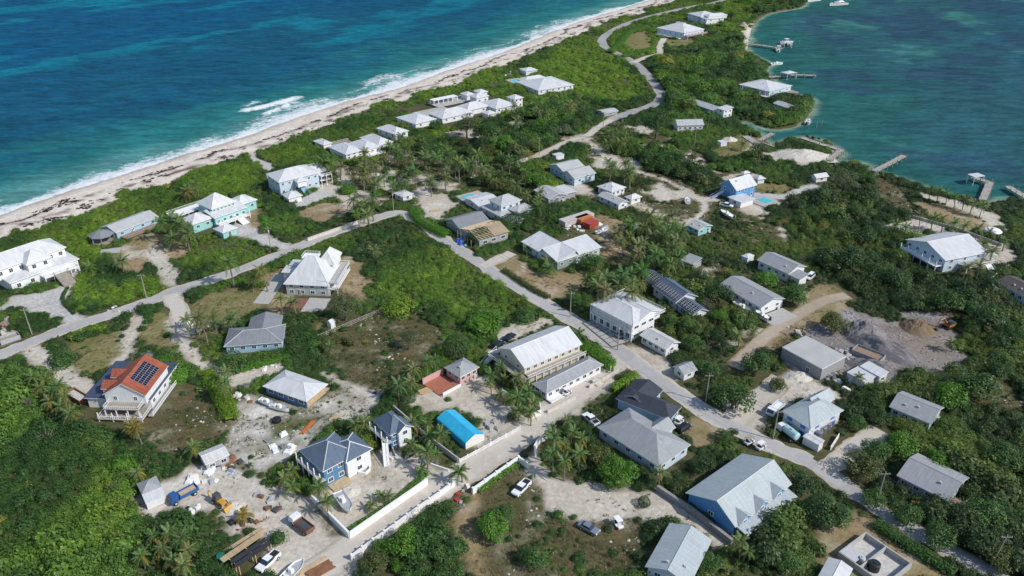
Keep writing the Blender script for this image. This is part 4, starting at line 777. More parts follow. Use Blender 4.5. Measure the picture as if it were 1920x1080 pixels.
# ---- solar roofed house
h = House('solar_house', 'white house roofed all over with rows of dark solar panels', (1222, 535), (1267, 567), (1299, 548), 4.2)
h.vol(roof='gable_u', hr=2.8, wall='pale', rf='roof_slate_blue', nf=3, nr=1); 
h.vol(h.L - 0.6, h.L + 7.5, 0.6, h.D - 2, z1=3.4, roof='gable_u', hr=1.9, wall='pale', rf='roof_slate_blue', nr=1); h.vol(-8.0, 0.4, 1.5, h.D - 1, z1=3.8, roof='gable_u', hr=2.0, wall='pale', rf='roof_slate_blue')
def solar(hh, u0, u1, v0, v1, za, zb, nu, nv, axis='v'):
    # panels on a slope rising from za at v0 to zb at v1
    w = (u1 - u0) / nu; d = (v1 - v0) / nv; sl = math.atan2(zb - za, v1 - v0); pl = MB(); ln = d / math.cos(sl)
    pl.box(-w / 2 + .02, w / 2 - .02, -ln / 2 + .02, ln / 2 - .02, 0.0, 0.05, 1); pl.box(-w / 2 + .12, w / 2 - .12, -ln / 2 + .09, ln / 2 - .09, 0.05, 0.06, 0); me = pl.mesh('solar_panel', ['solar', 'pipe'])
    for i in range(nu):
        for j in range(nv):
            u, v = u0 + (i + .5) * w, v0 + (j + .5) * d; z = za + (zb - za) * (j + .5) / nv
            if axis == 'v': put('solar_panel', me, hh.root, (u, v, z), (sl, 0, 0))
            else: put('solar_panel', me, hh.root, axis(u, v, z), (sl, 0, R(90)))
hd = h.D / 2
solar(h, 0.6, h.L - .6, 0.5, hd - 1.6, 4.55, 4.55 + 2.8 * (hd - 2.1) / hd, 9, 5); v0 = .6; hd2 = (h.D - 2.6) / 2
solar(h, h.L, h.L + 7.2, v0 + .4, v0 + hd2 - .3, 3.72, 3.72 + 1.9 * (hd2 - .7) / hd2, 6, 4); hd3 = (h.D - 2.5) / 2; solar(h, -7.8, 0.0, 2.0, 1.5 + hd3 - .3, 4.15, 4.15 + 2.0 * (hd3 - .8) / hd3, 6, 4)
# ---- right of centre
h = simple('long_house', 'long white house with grey gable roof and concrete patio', (1348, 533), (1428, 577), (1462, 554), 3.8, 'gable_u', 2.0, 'white', 'roof_grey', 6, 2); h.box('patio', 'concrete', h.L + 0.1, h.L + 6, -1, h.D - 1, -0.2, .15); exclude(h.loc, h.rot, 0, h.L + 6, -3, h.D)
h = simple('long_house', 'white house with grey gable roof and recessed porch by a parked van', (1419, 487), (1479, 514), (1517, 501), 4.2, 'gable_u', 2.2, 'white', 'roof_grey', 4, 2); h.vol(h.L - .3, h.L + 4, 0.5, h.D * .55, z1=3.4, roof='shed', hr=.8, wall='white', rf='roof_grey')
h = House('concrete_building', 'flat roofed bare concrete block building with one doorway', (1466, 652), (1542, 693), (1577, 664), 4.4, 'building', 0.0)
plain('flat_concrete', (0.42, 0.42, 0.41), 0.85, 0.12, scale=.25); plain('flat_grey_dark', (0.028, 0.028, 0.035), .8, .1)
h.vol(roof='flat', hr=0, wmat='block_grey', rf='flat_concrete', cap=None, th=.3, ov=.12, door=[('f', .68)])
h = House('white_store', 'white two storey house with blue shutters and grey tanks along its side', (1465, 770), (1520, 804), (1568, 760), 4.8)
h.vol(hr=2.4, rf='roof_aqua_grey', nf=2, nr=2, rows=2, frame='shutter_blue', pane='shutter_blue', wall='pale'); h.vol(h.L * .0, h.L * .5, h.D - 5, h.D + 2.5, z1=4.8, roof='gable_v', hr=2.3, rf='roof_aqua_grey', wall='pale')
simple('entrance_porch', 'white flat roofed porch kiosk in front of the blue shuttered house', (1505, 819), (1536, 836), (1546, 828), 2.6, 'shed', .3, 'white', 'roof_white', 3, 0, cat='kiosk', ov=.15)
h = simple('shed', 'white shed of two stepped flat roofs beside the gravel lot', (1612, 687), (1650, 708), (1659, 696), 3.2, 'shed', .4, 'pale', 'roof_white', 1, 1, cat='shed', ov=.2); h.vol(-.5, h.L - 1, -4.5, .2, z1=2.5, roof='shed', hr=.3, rf='roof_white', wall='pale', ov=.15)
simple('gable_house', 'aqua walled house with grey gable roof among dense bushes', (1667, 762), (1747, 795), (1772, 764), 3.6, 'gable_u', 2.2, 'mint', 'roof_grey', 4, 1)
h = simple('gable_house', 'grey roofed house alone in the green thicket above the lane', (1681, 891), (1780, 941), (1807, 890), 3.6, 'gable_u', 2.4, 'grey', 'roof_grey', 4, 1); h.deck(h.L - .4, h.L + 2.0, .5, 5, 1.0, 'deck_brown', sides='r')
# ---- apartments and offices
h = House('apartment_block', 'long cream two storey apartment block with white roof and gallery', (933, 652), (983, 690), (1081, 637), 6.4)
# ridge runs along B to C
h.vol(roof='gable_v', hr=3.0, wall='cream', rf='roof_white', nf=2, nr=8, rows=2, wsz=(1.0, 1.0)); h.deck(h.L - .5, h.L + 1.6, 0, h.D, 3.7, 'weathered_wood', sides='r', posts=0); h.deck(-1.5, h.L + 1.6, -2.0, .5, 3.7, 'weathered_wood', sides='fl', posts=5, top=3.7)
for k in range(9):
    q = MB(); q.box(h.L + 1.5, h.L + 1.7, .3 + (h.D - .8) * k / 8, .5 + (h.D - .8) * k / 8, 0, 3.7); q.build('post', 'trim_white', h.root)
h.stairs(-2.0, 1.5, R(0), 1.6, 5.5, 3.8)
h = House('long_bungalow', 'long low white bungalow with grey hip roof below the apartments', (997, 719), (1025, 738), (1125, 679), 3.4)
h.vol(hr=1.7, wall='white', rf='roof_grey', nf=2, nr=8, cap='pipe'); h.deck(h.L - .4, h.L + 1.6, 0.3, 4.5, .8, sides='r'); h.stairs(h.L + 1.2, h.D - 4.5, R(90), 2.4, 2.5, 1.2, 'sand_wall')
h = House('gallery_house', 'white two storey building with a columned gallery facing a slab parking lot', (1107, 570), (1187, 612), (1229, 588), 6.0)
L, D = h.L, h.D
h.vol(0, L, 0, D, roof='hip', hr=2.2, wall='white', rf='roof_white', nr=3, rows=2, ov=.4, wsz=(1.8, .9)); 
h.deck(0.2, L - .2, -.15, 2.0, 3.0, sides='f', posts=7, top=5.8); h.vol(L * .3, L - .4, 3.0, D + 3, z0=3.4, z1=6.2, hr=1.8, roof='gable_u', rf='roof_white'); h.deck(1, L + .2, D - .3, D + 3.4, 5.9, sides='brl', mat='concrete'); exclude(h.loc, h.rot, -1, L + 1, -1, D + 4)
for k in range(6):
    o = put('window', window_meshes(1.2, 2.0)[0], h.root, (2 + k * (L - 4) / 5, .4, 1.6), 0); put('pane', window_meshes(1.2, 2.0)[1], o)
h2 = h
simple('white_annex', 'small white house with pale roof beside the gallery building', (1199, 628), (1249, 656), (1268, 637), 3.4, 'gable_u', 1.6, 'white', 'roof_cream', 4, 1)
simple('white_hut', 'tiny white gabled hut at the road corner under trees', (1260, 687), (1283, 703), (1300, 687), 3.0, 'gable_v', 1.7, 'white', 'roof_grey', 1, 1, cat='hut')
h = House('dark_roof_building', 'turquoise walled building with dark shingle roof behind the big grey one', (1154, 746), (1256, 787), (1285, 764), 4.2)
h.vol(hr=2.4, wall='skyblue', rf='roof_dark', nf=0, nr=2, hipfrac=.9, cap=None); h.vol(0, 8.0, h.D * .2, h.D + 3.5, z1=4.2, roof='gable_v', hr=2.0, wall='skyblue', rf='roof_dark', cap=None)
h = House('grey_hall', 'large building with broad light grey shingle hip roof', (1119, 800), (1236, 875), (1296, 833), 4.0)
h.vol(hr=3.6, wall='paleblue', rf='roof_grey', nf=5, nr=3, cap=None); h.vol(h.L * .42, h.L * .68, h.D - 6, h.D + 2.0, z1=4.6, roof='gable_v', hr=2.2, wall='paleblue', rf='roof_grey', cap=None); h.vent(h.L * .8, h.D * .5, 7)
h = House('blue_hall', 'long vivid blue hall with pale grey roof and white dormers', (1285, 923), (1379, 988), (1478, 902), 4.2)
L, D = h.L, h.D
h.vol(0, L, 0, D, roof='gable_v', hr=4.2, wall='vividblue', rf='roof_aqua_grey', nf=1, cap='pipe', ov=.6, rk=.60)
for k in range(3):
    vc = D * (.16 + .30 * k); h.vol(L - 5.0, L + .4, vc - 2.2, vc + 2.2, z0=2.6, z1=4.4, roof='gable_u', hr=1.9, wall='vividblue', rf='roof_aqua_grey', nr=1, cap=None, ov=.35)
h.deck(L - .7, L + 2.2, D * .05, D * .92, .7, 'weathered_wood', sides='r', posts=0)
for k in range(7):
    q = MB(); q.box(L + 1.9, L + 2.1, D * (.06 + k * .14), D * (.06 + k * .14) + .2, 0, 2.5); q.build('porch_post', 'trim_white', h.root)
h.vol(L - .8, L + 2.4, D * .04, D * .93, z0=2.4, z1=2.6, roof='shed_u', hr=.9, wall='white', rf='roof_aqua_grey', ov=.4) 
h = simple('grey_house', 'low house with pale blue grey roof beside the sand lot', (1209, 1062), (1293, 1098), (1308, 1001), 3.8, 'gable_v', 2.0, 'paleblue', 'roof_aqua_grey', 2, 3)
# ---- left and centre left
h = House('shingle_house', 'sky blue bungalow with grey hip shingle roof', (419, 650), (530, 641), (537, 607), 3.6)
h.vol(hr=2.4, wall='skyblue', rf='roof_midgrey', nf=5, nr=2, cap='pipe'); h.vol(h.L * .34, h.L * .92, h.D - 5, h.D + 5.0, z1=3.7, roof='gable_v', hr=2.2, wall='skyblue', rf='roof_midgrey', cap=None)
h = House('new_house', 'new house with smooth white hip roof and unpainted plywood walls', (492, 724), (574, 753), (607, 717), 3.4)
h.vol(hr=2.1, wall='steelblue', rf='roof_white', nf=4, nr=0, wsz=(1.5, 1.2), frame='trim_white'); h.box('plywood_wall', 'plywood', h.L - .52, h.L - .45, .6, h.D - .6, .2, 3.2)
# ---- red roofed house
h = House('red_roof_house', 'red tile roofed house with solar panels and blue terrace roof', (196, 740), (268, 742), (300, 691), 6.0)
L, D = h.L, h.D
h.vol(-.6, L + .6, 0, D + 1.5, z0=3.0, roof='gable_v', hr=3.8, wall='white', rf='roof_red_tile', nf=2, cap=None, wsz=(.8, 1.2), ov=.35); h.vol(-6.4, L + 1.0, 1.2, D + 6.0, z1=3.4, roof='flat', hr=0, wall='white', rf='roof_blue_deck', nr=5, nf=0)
for k in range(2):
    h.vol(-2.2, L * .42, D * (.2 + k * .42), D * (.2 + k * .42) + 4.0, z0=3.6, z1=6.0, roof='gable_u', hr=1.6, wall='white', rf='roof_red_tile', nl=1, cap=None, ov=.3)
h.deck(.5, L - .5, -2.6, .4, 3.3, 'weathered_wood', sides='flr', posts=4, top=3.3); h.deck(-.8, L + .6, -3.8, 1.0, .9, 'weathered_wood', sides='flr', posts=4, top=3.0); h.deck(L + 1.2, L + 2.4, -2, D, .9, 'concrete', sides='r')
run = (L + 1.2) / 2; sl = math.atan2(3.8, run); w = (D * .66) / 10; d = run * .66 / 4; ln = d / math.cos(sl)
pl = MB(); pl.box(-ln / 2 + .03, ln / 2 - .03, -w / 2 + .03, w / 2 - .03, 0, .05, 1); pl.box(-ln / 2 + .06, ln / 2 - .06, -w / 2 + .055, w / 2 - .055, .05, .08, 0); me = pl.mesh('solar_panel', ['solar', 'pipe'])
for i in range(10):
    for j in range(4):
        uu = L + .6 - run * .2 - (j + .5) * d; zz = 6.0 - 3.8 * .35 / run + 3.8 * (L + .6 - uu) / run + .30; put('solar_panel', me, h.root, (uu, D * .25 + (i + .5) * w, zz), (0, sl, 0))
exclude(h.loc, h.rot, -7, L + 3.5, -6, D + 4)
# ---- blue pair inside the white walls
h = House('blue_house', 'dark blue two storey house with slate roof and white trim', (560, 843), (605, 884), (669, 844), 5.8)
L, D = h.L, h.D
h.vol(hr=3.4, wall='steelblue', rf='roof_slate_blue', nr=3, nf=2, rows=2, cap='pipe'); h.vol(L * .3, L + 1.0, D - 4, D + 3.0, z1=5.7, roof='hip', hr=2.2, wall='white', rf='roof_slate_blue', nr=1, rows=2, cap='trim_white'); h.deck(-.2, L, -.9, .5, 2.9, sides='fl', posts=5, top=5.5, mat='concrete'); h.deck(L - .5, L + 2.0, 1, D * .6, .3, 'timber', sides='', rail=False)
h = House('blue_house', 'small blue two storey house with slate roof and outside stairs', (698, 786), (731, 815), (765, 794), 5.4)
h.vol(hr=2.8, wall='steelblue', rf='roof_slate_blue', nf=2, nr=2, rows=2); h.vol(h.L - 4, h.L + .8, h.D * .3, h.D + .6, z0=0, z1=5.3, roof='gable_u', hr=1.8, wall='white', rf='roof_slate_blue', nr=1, rows=2, cap='trim_white'); h.deck(-.2, h.L, -.9, .5, 2.8, sides='fl', posts=4, top=5.1, mat='concrete'); h.stairs(h.L - .5, -1.2, R(60), 1.2, 5, 3.2)
plain('tarp_rib', (.10, .45, .72), .5, .1)
# ---- blue tent
h = House('garage_tent', 'blue fabric garage tent with white end panel', (819, 783), (873, 830), (907, 812), 2.6, 'tent', .0)
L, D = h.L, h.D; arc = [(0, 0), (0, 2.2), (D * .04, 2.45), (D * .5, 3.9), (D * .96, 2.45), (D, 2.2), (D, 0)]
t = MB()
for k in range(4):
    a, b = L * k / 4, L * (k + 1) / 4
    for (p, q) in zip(arc[1:-2], arc[2:-1]): t.face([(a, p[0], p[1]), (b, q[0] * 0 + p[0], p[1]), (b, q[0], q[1]), (a, q[0], q[1])])
    for (p, q) in ((arc[0], arc[1]), (arc[5], arc[6])): t.face([(a, p[0], p[1]), (b, p[0], p[1]), (b, q[0], q[1]), (a, q[0], q[1])])
t.build('canopy', 'tarp_blue', h.root)
for u in (0.0, L):
    e = MB(); e.face([(u, p[0], p[1]) for p in arc]); e.build('end_panel', 'canvas', h.root)
for k in range(5):
    rb = MB(); rb.tube([(L * k / 4, p[0], p[1] + .05) for p in arc[1:-1]], .03, 4); rb.build('rib', 'tarp_rib', h.root)
# ---- pink house
h = simple('pink_house', 'pink cottage with grey hip roof and terracotta terrace', (832, 688), (862, 707), (897, 686), 3.6, 'hip', 2.2, 'pink', 'roof_grey', 2, 3)
h.box('terrace', 'terracotta', -.5, 6.5, -6.5, -.2, -.2, .25); h.box('terrace_wall', 'wall_pink', -1.0, -.7, -6.5, .3, 0, 2.2); h.box('terrace_wall', 'wall_white', 6.6, 6.8, -6.0, 0, 0, 1.2); exclude(h.loc, h.rot, -2, 8, -7, 1)
simple('store_shed', 'little pale pink shed under the palms by the apartments', (932, 737), (945, 745), (953, 738), 2.4, 'shed', .3, 'pink', 'roof_palegrey', 0, 0, cat='shed', ov=.15)
# ---- work yard bottom left
simple('workshop_shed', 'pale metal roofed shed at the top of the cluttered work yard', (371, 850), (385, 872), (428, 849), 2.8, 'gable_v', .9, 'grey', 'roof_cream', 1, 2, cat='shed', ov=.2)
h = simple('workshop_shed', 'small grey hip roofed shed with white lean-to in the work yard', (256, 907), (266, 928), (300, 906), 3.0, 'hip', 1.6, 'grey', 'roof_grey', 1, 0, cat='shed', ov=.2); h.vol(h.L - .2, h.L + 2.6, 0, h.D, z1=2.2, roof='shed_u', hr=.7, rf='roof_white', wall='white', ov=.1)
h = House('open_shed', 'open timber carport with two strips of black roofing', (431, 1051), (446, 1064), (508, 1018), 3.0, 'carport', .2)
L, D = h.L, h.D
for k in range(2):
    q = MB(); q.box(L * (.02 + .52 * k), L * (.46 + .52 * k), 0, D, 3.0, 3.06); q.build('roof_strip', 'flat_grey_dark', h.root)
for k in range(5):
    q = MB(); q.box(-L * .75 + .15 * k * 2, -L * .75 + .15 * k * 2 + .14, -1, D + .6, 2.8, 2.96); q.build('beam', 'timber', h.root)
for uu in (0, L * .5, L):
    for vv in (0.2, D * .5, D - .3):
        q = MB(); q.box(uu - .08, uu + .08, vv - .08, vv + .08, 0, 2.98); q.build('post', 'timber', h.root)
for vv in (0.2, D * .5, D - .3):
    q = MB(); q.box(-L * .8, L, vv - .06, vv + .06, 2.72, 2.8); q.build('crossbeam', 'timber', h.root)
# ---- small cabins and other shelters
simple('small_shed', 'white sided shed with pale roof on the lane of utility boxes', (737, 362), (755, 370), (771, 361), 2.8, 'hip', .9, 'white', 'roof_white', 1, 1, cat='shed')
simple('garden_shed', 'white upright garden shed at the end of the wooden fence', (612, 603), (620, 607), (626, 601), 2.5, 'gable_v', .8, 'white', 'roof_white', 0, 0, cat='shed', ov=.1)
simple('white_shed', 'small white gatehouse hut beside the sandy back road', (1035, 289), (1043, 293), (1051, 286), 2.6, 'flat', 0, 'white', 'roof_white', 1, 0, cat='hut', ov=.15)
simple('shed', 'grey shed with faded roof buried in the palm grove', (1275, 488), (1299, 497), (1308, 484), 2.6, 'shed', .8, 'grey', 'roof_grey', 0, 0, cat='shed', ov=.1)
simple('shed', 'tiny white shed in the bushes behind the long grey roofed house', (1390, 480), (1402, 485), (1412, 478), 2.2, 'hip', .6, 'white', 'roof_white', 0, 0, cat='shed', ov=.1)
# octagonal gazebo
p = P(193, 452, 0); g = thing('gazebo', 'dark grey eight sided gazebo beside the blue bungalow', 'gazebo', p); exclude(p, 0, -4.5, 4.5, -4.5, 4.5)
oc8 = [(math.cos(R(22.5 + 45 * k)) * 4.2, math.sin(R(22.5 + 45 * k)) * 4.2) for k in range(8)]
q = MB()
for k in range(8): a, b = oc8[k], oc8[(k + 1) % 8]; q.face([(*a, 2.7), (*b, 2.7), (b[0] * .25, b[1] * .25, 4.1), (a[0] * .25, a[1] * .25, 4.1)]); q.face([(*a, 2.5), (*b, 2.5), (*b, 2.7), (*a, 2.7)])
q.face([(a * .25, b * .25, 4.1) for a, b in oc8]); q.build('roof', 'roof_midgrey', g)
for a, b in oc8: q = MB(); q.box(a * .92 - .1, a * .92 + .1, b * .92 - .1, b * .92 + .1, 0, 2.6); q.build('post', 'weathered_wood', g)
q = MB(); q.tube([(0, 0, 0.0), (0, 0, .3)], 3.9, 8); q.build('floor', 'weathered_wood', g)
p = P(207, 471, 0); q = MB(); q.box(-3.2, 3.2, -2, 2, -.1, .18); tag(q.build('concrete_slab', 'concrete', None, p, R(20)), 'bare concrete slab on the ground near the dark gazebo', 'slab'); exclude(p, R(20), -3.4, 3.4, -2.2, 2.2)
# ruin with low walls
h = House('ruin', 'roofless concrete block ruin with rubble floor', (1572, 1035), (1660, 1098), (1692, 1044), 1.8, 'ruin', 0)
L, D = h.L, h.D
for nm, a in (('wall', (0, L, 0, .3)), ('wall', (L - .3, L, .3, D)), ('wall', (0, L - .3, D - .3, D)), ('wall', (0, .3, .3, D - .3)), ('wall', (L * .45, L * .45 + .3, .3, D - .3))): h.box(nm, 'concrete', a[0], a[1], a[2], a[3], 0, 1.9)
h.box('rubble_floor', 'rock_pale', .3, L - .3, .3, D - .3, -.1, .2); h.box('roof_sheet', 'pipe', .1, L * .35, .2, 3.2, 1.92, 2.0)
simple('tin_shed', 'shed with ribbed white metal roof below the ruin', (1533, 1082), (1580, 1105), 6.0, 2.6, 'gable_v', .9, 'grey', 'roof_white', 0, 0, cat='shed', ov=.2)
# ================================================================ plants
LIB = bpy.data.collections.new('plant_library')          # meshes only used as instances, never linked to the scene
def leaf_cloud(n, fn, size, mat, seed, up=0.8, aspect=0.6, core=None):
    r = np.random.default_rng(seed); pos, out = fn(r, n)
    nrm = out * .8 + r.normal(0, 0.4, (n, 3)) + np.array((0, 0, up)); nrm /= np.linalg.norm(nrm, axis=1)[:, None]
    a = np.cross(nrm, r.normal(0, 1, (n, 3))); a /= np.linalg.norm(a, axis=1)[:, None]; b = np.cross(nrm, a)
    s = size * r.uniform(0.65, 1.35, n)[:, None]; a = a * s; b = b * s * aspect
    v = np.stack([pos - a, pos - b * .9 + a * .1, pos + a, pos + b * .9 + a * .1], 1).reshape(-1, 3); f = np.arange(4 * n).reshape(-1, 4)
    vv = v.tolist(); ff = f.tolist()
    if core is not None:
        i = len(vv); vv += [list(p) for p in core[0]]; ff += [[i + k for k in q] for q in core[1]]
    me = bpy.data.meshes.new('foliage'); me.from_pydata(vv, [], ff); me.materials.append(M[mat]); return me
def dome_fn(h=0.8, lo=0.05, lump=0.0, seed=1):
    def fn(r, n):
        th = r.uniform(0, 2 * math.pi, n); z = r.uniform(lo, 1, n) ; rr = np.sqrt(np.maximum(1 - z * z, 0))
        d = np.stack([np.cos(th) * rr, np.sin(th) * rr, z], 1); k = (0.78 + 0.22 * r.random(n)) * (1 + lump * np.sin(th * 3 + seed) * np.sin(z * 5 + seed * 2))
        p = d * k[:, None]; p[:, 2] *= h; return p, d
    return fn
def core_dome(rad, h, n=7):
    v = [(0, 0, h)]; f = []
    for lv, (rr, zz) in enumerate(((.62, .8), (1.0, .3), (.9, -.1))):
        for k in range(n): t = 2 * math.pi * (k + .5 * lv) / n; v.append((math.cos(t) * rad * rr, math.sin(t) * rad * rr, h * zz))
    for k in range(n): f.append((0, 1 + k, 1 + (k + 1) % n))
    for lv in range(2):
        o = 1 + lv * n
        for k in range(n): f.append((o + k, o + n + k, o + n + (k + 1) % n, o + (k + 1) % n))
    return v, f
def lib(name, me): o = bpy.data.objects.new(name, me); LIB.objects.link(o)
for k in range(3): lib('a_bush%d' % k, leaf_cloud(320, dome_fn(0.72 + .1 * k, .02, .22, k), 0.115, 'leaf_scattered', 10 + k, core=core_dome(.74, .55)))
lib('b_wide', leaf_cloud(270, dome_fn(0.5, .02, .3, 5), 0.12, 'leaf_scattered', 20, core=core_dome(.74, .38)))
lib('c_airy', leaf_cloud(120, dome_fn(1.1, .0, .4, 7), 0.15, 'leaf_scattered', 21, up=.1, aspect=.3))
def tuft_mesh(seed, n=16):
    r = random.Random(seed); v = []; f = []
    for k in range(n):
        t = r.uniform(0, 6.28); d = r.uniform(0, .5); x, y = math.cos(t) * d, math.sin(t) * d; l = r.uniform(.4, .9); w = .09; lx, ly = math.cos(t) * l * .7, math.sin(t) * l * .7
        i = len(v); v += [(x - math.sin(t) * w, y + math.cos(t) * w, 0), (x + math.sin(t) * w, y - math.cos(t) * w, 0), (x + lx, y + ly, l * .8)]; f.append((i, i + 1, i + 2))
    me = bpy.data.meshes.new('tuft'); me.from_pydata(v, [], f); me.materials.append(M['leaf_scattered']); return me
lib('d_tuft', tuft_mesh(1)); lib('e_tuft', tuft_mesh(2))
def rock_mesh(seed):
    bm = bmesh.new(); bmesh.ops.create_icosphere(bm, subdivisions=1, radius=.5); r = random.Random(seed)
    for v in bm.verts: v.co *= r.uniform(.65, 1.15); v.co.z *= .6
    me = bpy.data.meshes.new('rock'); bm.to_mesh(me); bm.free(); me.materials.append(M['rock_scattered']); return me
m, t_, b_ = nodes_of('rock_scattered'); a_ = nn(t_, 'ShaderNodeAttribute'); a_.attribute_type = 'INSTANCER'; a_.attribute_name = 'tint'; t_.links.new(a_.outputs['Color'], b_.inputs['Base Color']); b_.inputs['Roughness'].default_value = .95
lib('f_rock', rock_mesh(1)); lib('g_rock', rock_mesh(2))
def spiky(seed, n=20):
    r = random.Random(seed); v = []; f = []
    for k in range(n):
        t = k * 2.4 + r.uniform(-.3, .3); e = r.uniform(-.1, 1.2); l = r.uniform(.7, 1.15); d = Vector((math.cos(t) * math.cos(e), math.sin(t) * math.cos(e), math.sin(e))); p = d * l + Vector((0, 0, .35 - .25 * l * math.cos(e))); sd = Vector((-math.sin(t), math.cos(t), 0)) * .14; m_ = d * l * .5 + Vector((0, 0, .45)); i = len(v)
        v += [(0, 0, .35), tuple(m_ - sd), tuple(p), tuple(m_ + sd)]; f.append((i, i + 1, i + 2, i + 3))
    me = bpy.data.meshes.new('palmetto'); me.from_pydata(v, [], f); me.materials.append(M['leaf_scattered']); return me
def bare(seed, n=60):
    r = random.Random(seed); v = []; f = []
    for k in range(n):
        t = r.uniform(0, 6.28); e = r.uniform(.15, 1.5); d = Vector((math.cos(t) * math.cos(e), math.sin(t) * math.cos(e), math.sin(e))); a = d * r.uniform(.05, .5); b = d * r.uniform(.7, 1.05) + Vector((r.uniform(-.15, .15), r.uniform(-.15, .15), 0)); sd = d.orthogonal().normalized() * .028; i = len(v); v += [tuple(a - sd), tuple(a + sd), tuple(b)]; f.append((i, i + 1, i + 2))
    me = bpy.data.meshes.new('bare_bush'); me.from_pydata(v, [], f); me.materials.append(M['leaf_scattered']); return me
lib('h_palmetto', spiky(1)); lib('i_palmetto', spiky(2)); lib('j_bare', bare(3)); lib('k_fine', leaf_cloud(420, dome_fn(.95, .0, .35, 9), .075, 'leaf_scattered', 33, up=.5, aspect=.4, core=core_dome(.66, .6)))
NG = None
def scatter_group():
    g = bpy.data.node_groups.new('scatter', 'GeometryNodeTree'); g.interface.new_socket('Geometry', in_out='INPUT', socket_type='NodeSocketGeometry'); g.interface.new_socket('Geometry', in_out='OUTPUT', socket_type='NodeSocketGeometry')
    N = g.nodes.new; L_ = g.links.new; gi = N('NodeGroupInput'); go = N('NodeGroupOutput'); ip = N('GeometryNodeInstanceOnPoints'); ci = N('GeometryNodeCollectionInfo')
    ci.inputs['Collection'].default_value = LIB; ci.inputs['Separate Children'].default_value = True; ci.inputs['Reset Children'].default_value = True
    def att(n, typ): a = N('GeometryNodeInputNamedAttribute'); a.data_type = typ; a.inputs['Name'].default_value = n; return a.outputs[0]
    ip.inputs['Pick Instance'].default_value = True; L_(gi.outputs[0], ip.inputs['Points']); L_(ci.outputs[0], ip.inputs['Instance']); L_(att('kind_index', 'INT'), ip.inputs['Instance Index'])
    e = N('FunctionNodeEulerToRotation'); cx = N('ShaderNodeCombineXYZ'); L_(att('turn', 'FLOAT'), cx.inputs[2]); L_(cx.outputs[0], e.inputs[0]); L_(e.outputs[0], ip.inputs['Rotation']); L_(att('size', 'FLOAT_VECTOR'), ip.inputs['Scale'])
    L_(ip.outputs[0], go.inputs[0]); return g
def scatter(name, pts, size, kind, tint, label, cat):
    global NG
    NG = NG or scatter_group(); n = len(pts); me = bpy.data.meshes.new(name); me.vertices.add(n); me.vertices.foreach_set('co', np.asarray(pts, np.float32).ravel())
    a = me.attributes.new('kind_index', 'INT', 'POINT'); a.data.foreach_set('value', np.asarray(kind, np.int32)); set_attr(me, 'turn', rng.uniform(0, 6.28, n), 'FLOAT'); set_attr(me, 'size', size, 'FLOAT_VECTOR'); set_attr(me, 'tint', tint, 'FLOAT_COLOR')
    o = put(name, me); md = o.modifiers.new('scatter', 'NODES'); md.node_group = NG; tag(o, label, cat, None, 'stuff'); print('SCATTER', name, n); return o
def blocked(x, y, grow=0.0):
    m = np.zeros(len(x), bool)
    for ox, oy, c, s, u0, u1, v0, v1 in EXCL:
        dx, dy = x - ox, y - oy; u = dx * c + dy * s; v = -dx * s + dy * c; m |= (u > u0 - grow) & (u < u1 + grow) & (v > v0 - grow) & (v < v1 + grow)
    return m
def on_road(x, y, extra):
    m = np.zeros(len(x), bool)
    for line, w in ROADS:
        xs_ = [p[0] for p in line]; ys_ = [p[1] for p in line]; q = (x > min(xs_) - 8) & (x < max(xs_) + 8) & (y > min(ys_) - 8) & (y < max(ys_) + 8)
        if q.any(): i = np.nonzero(q)[0]; m[i] |= dist_line(x[i], y[i], line) < w / 2 + extra
    return m
GREENS = np.array([(0.052, 0.116, 0.026), (0.086, 0.178, 0.034), (0.188, 0.310, 0.032)])
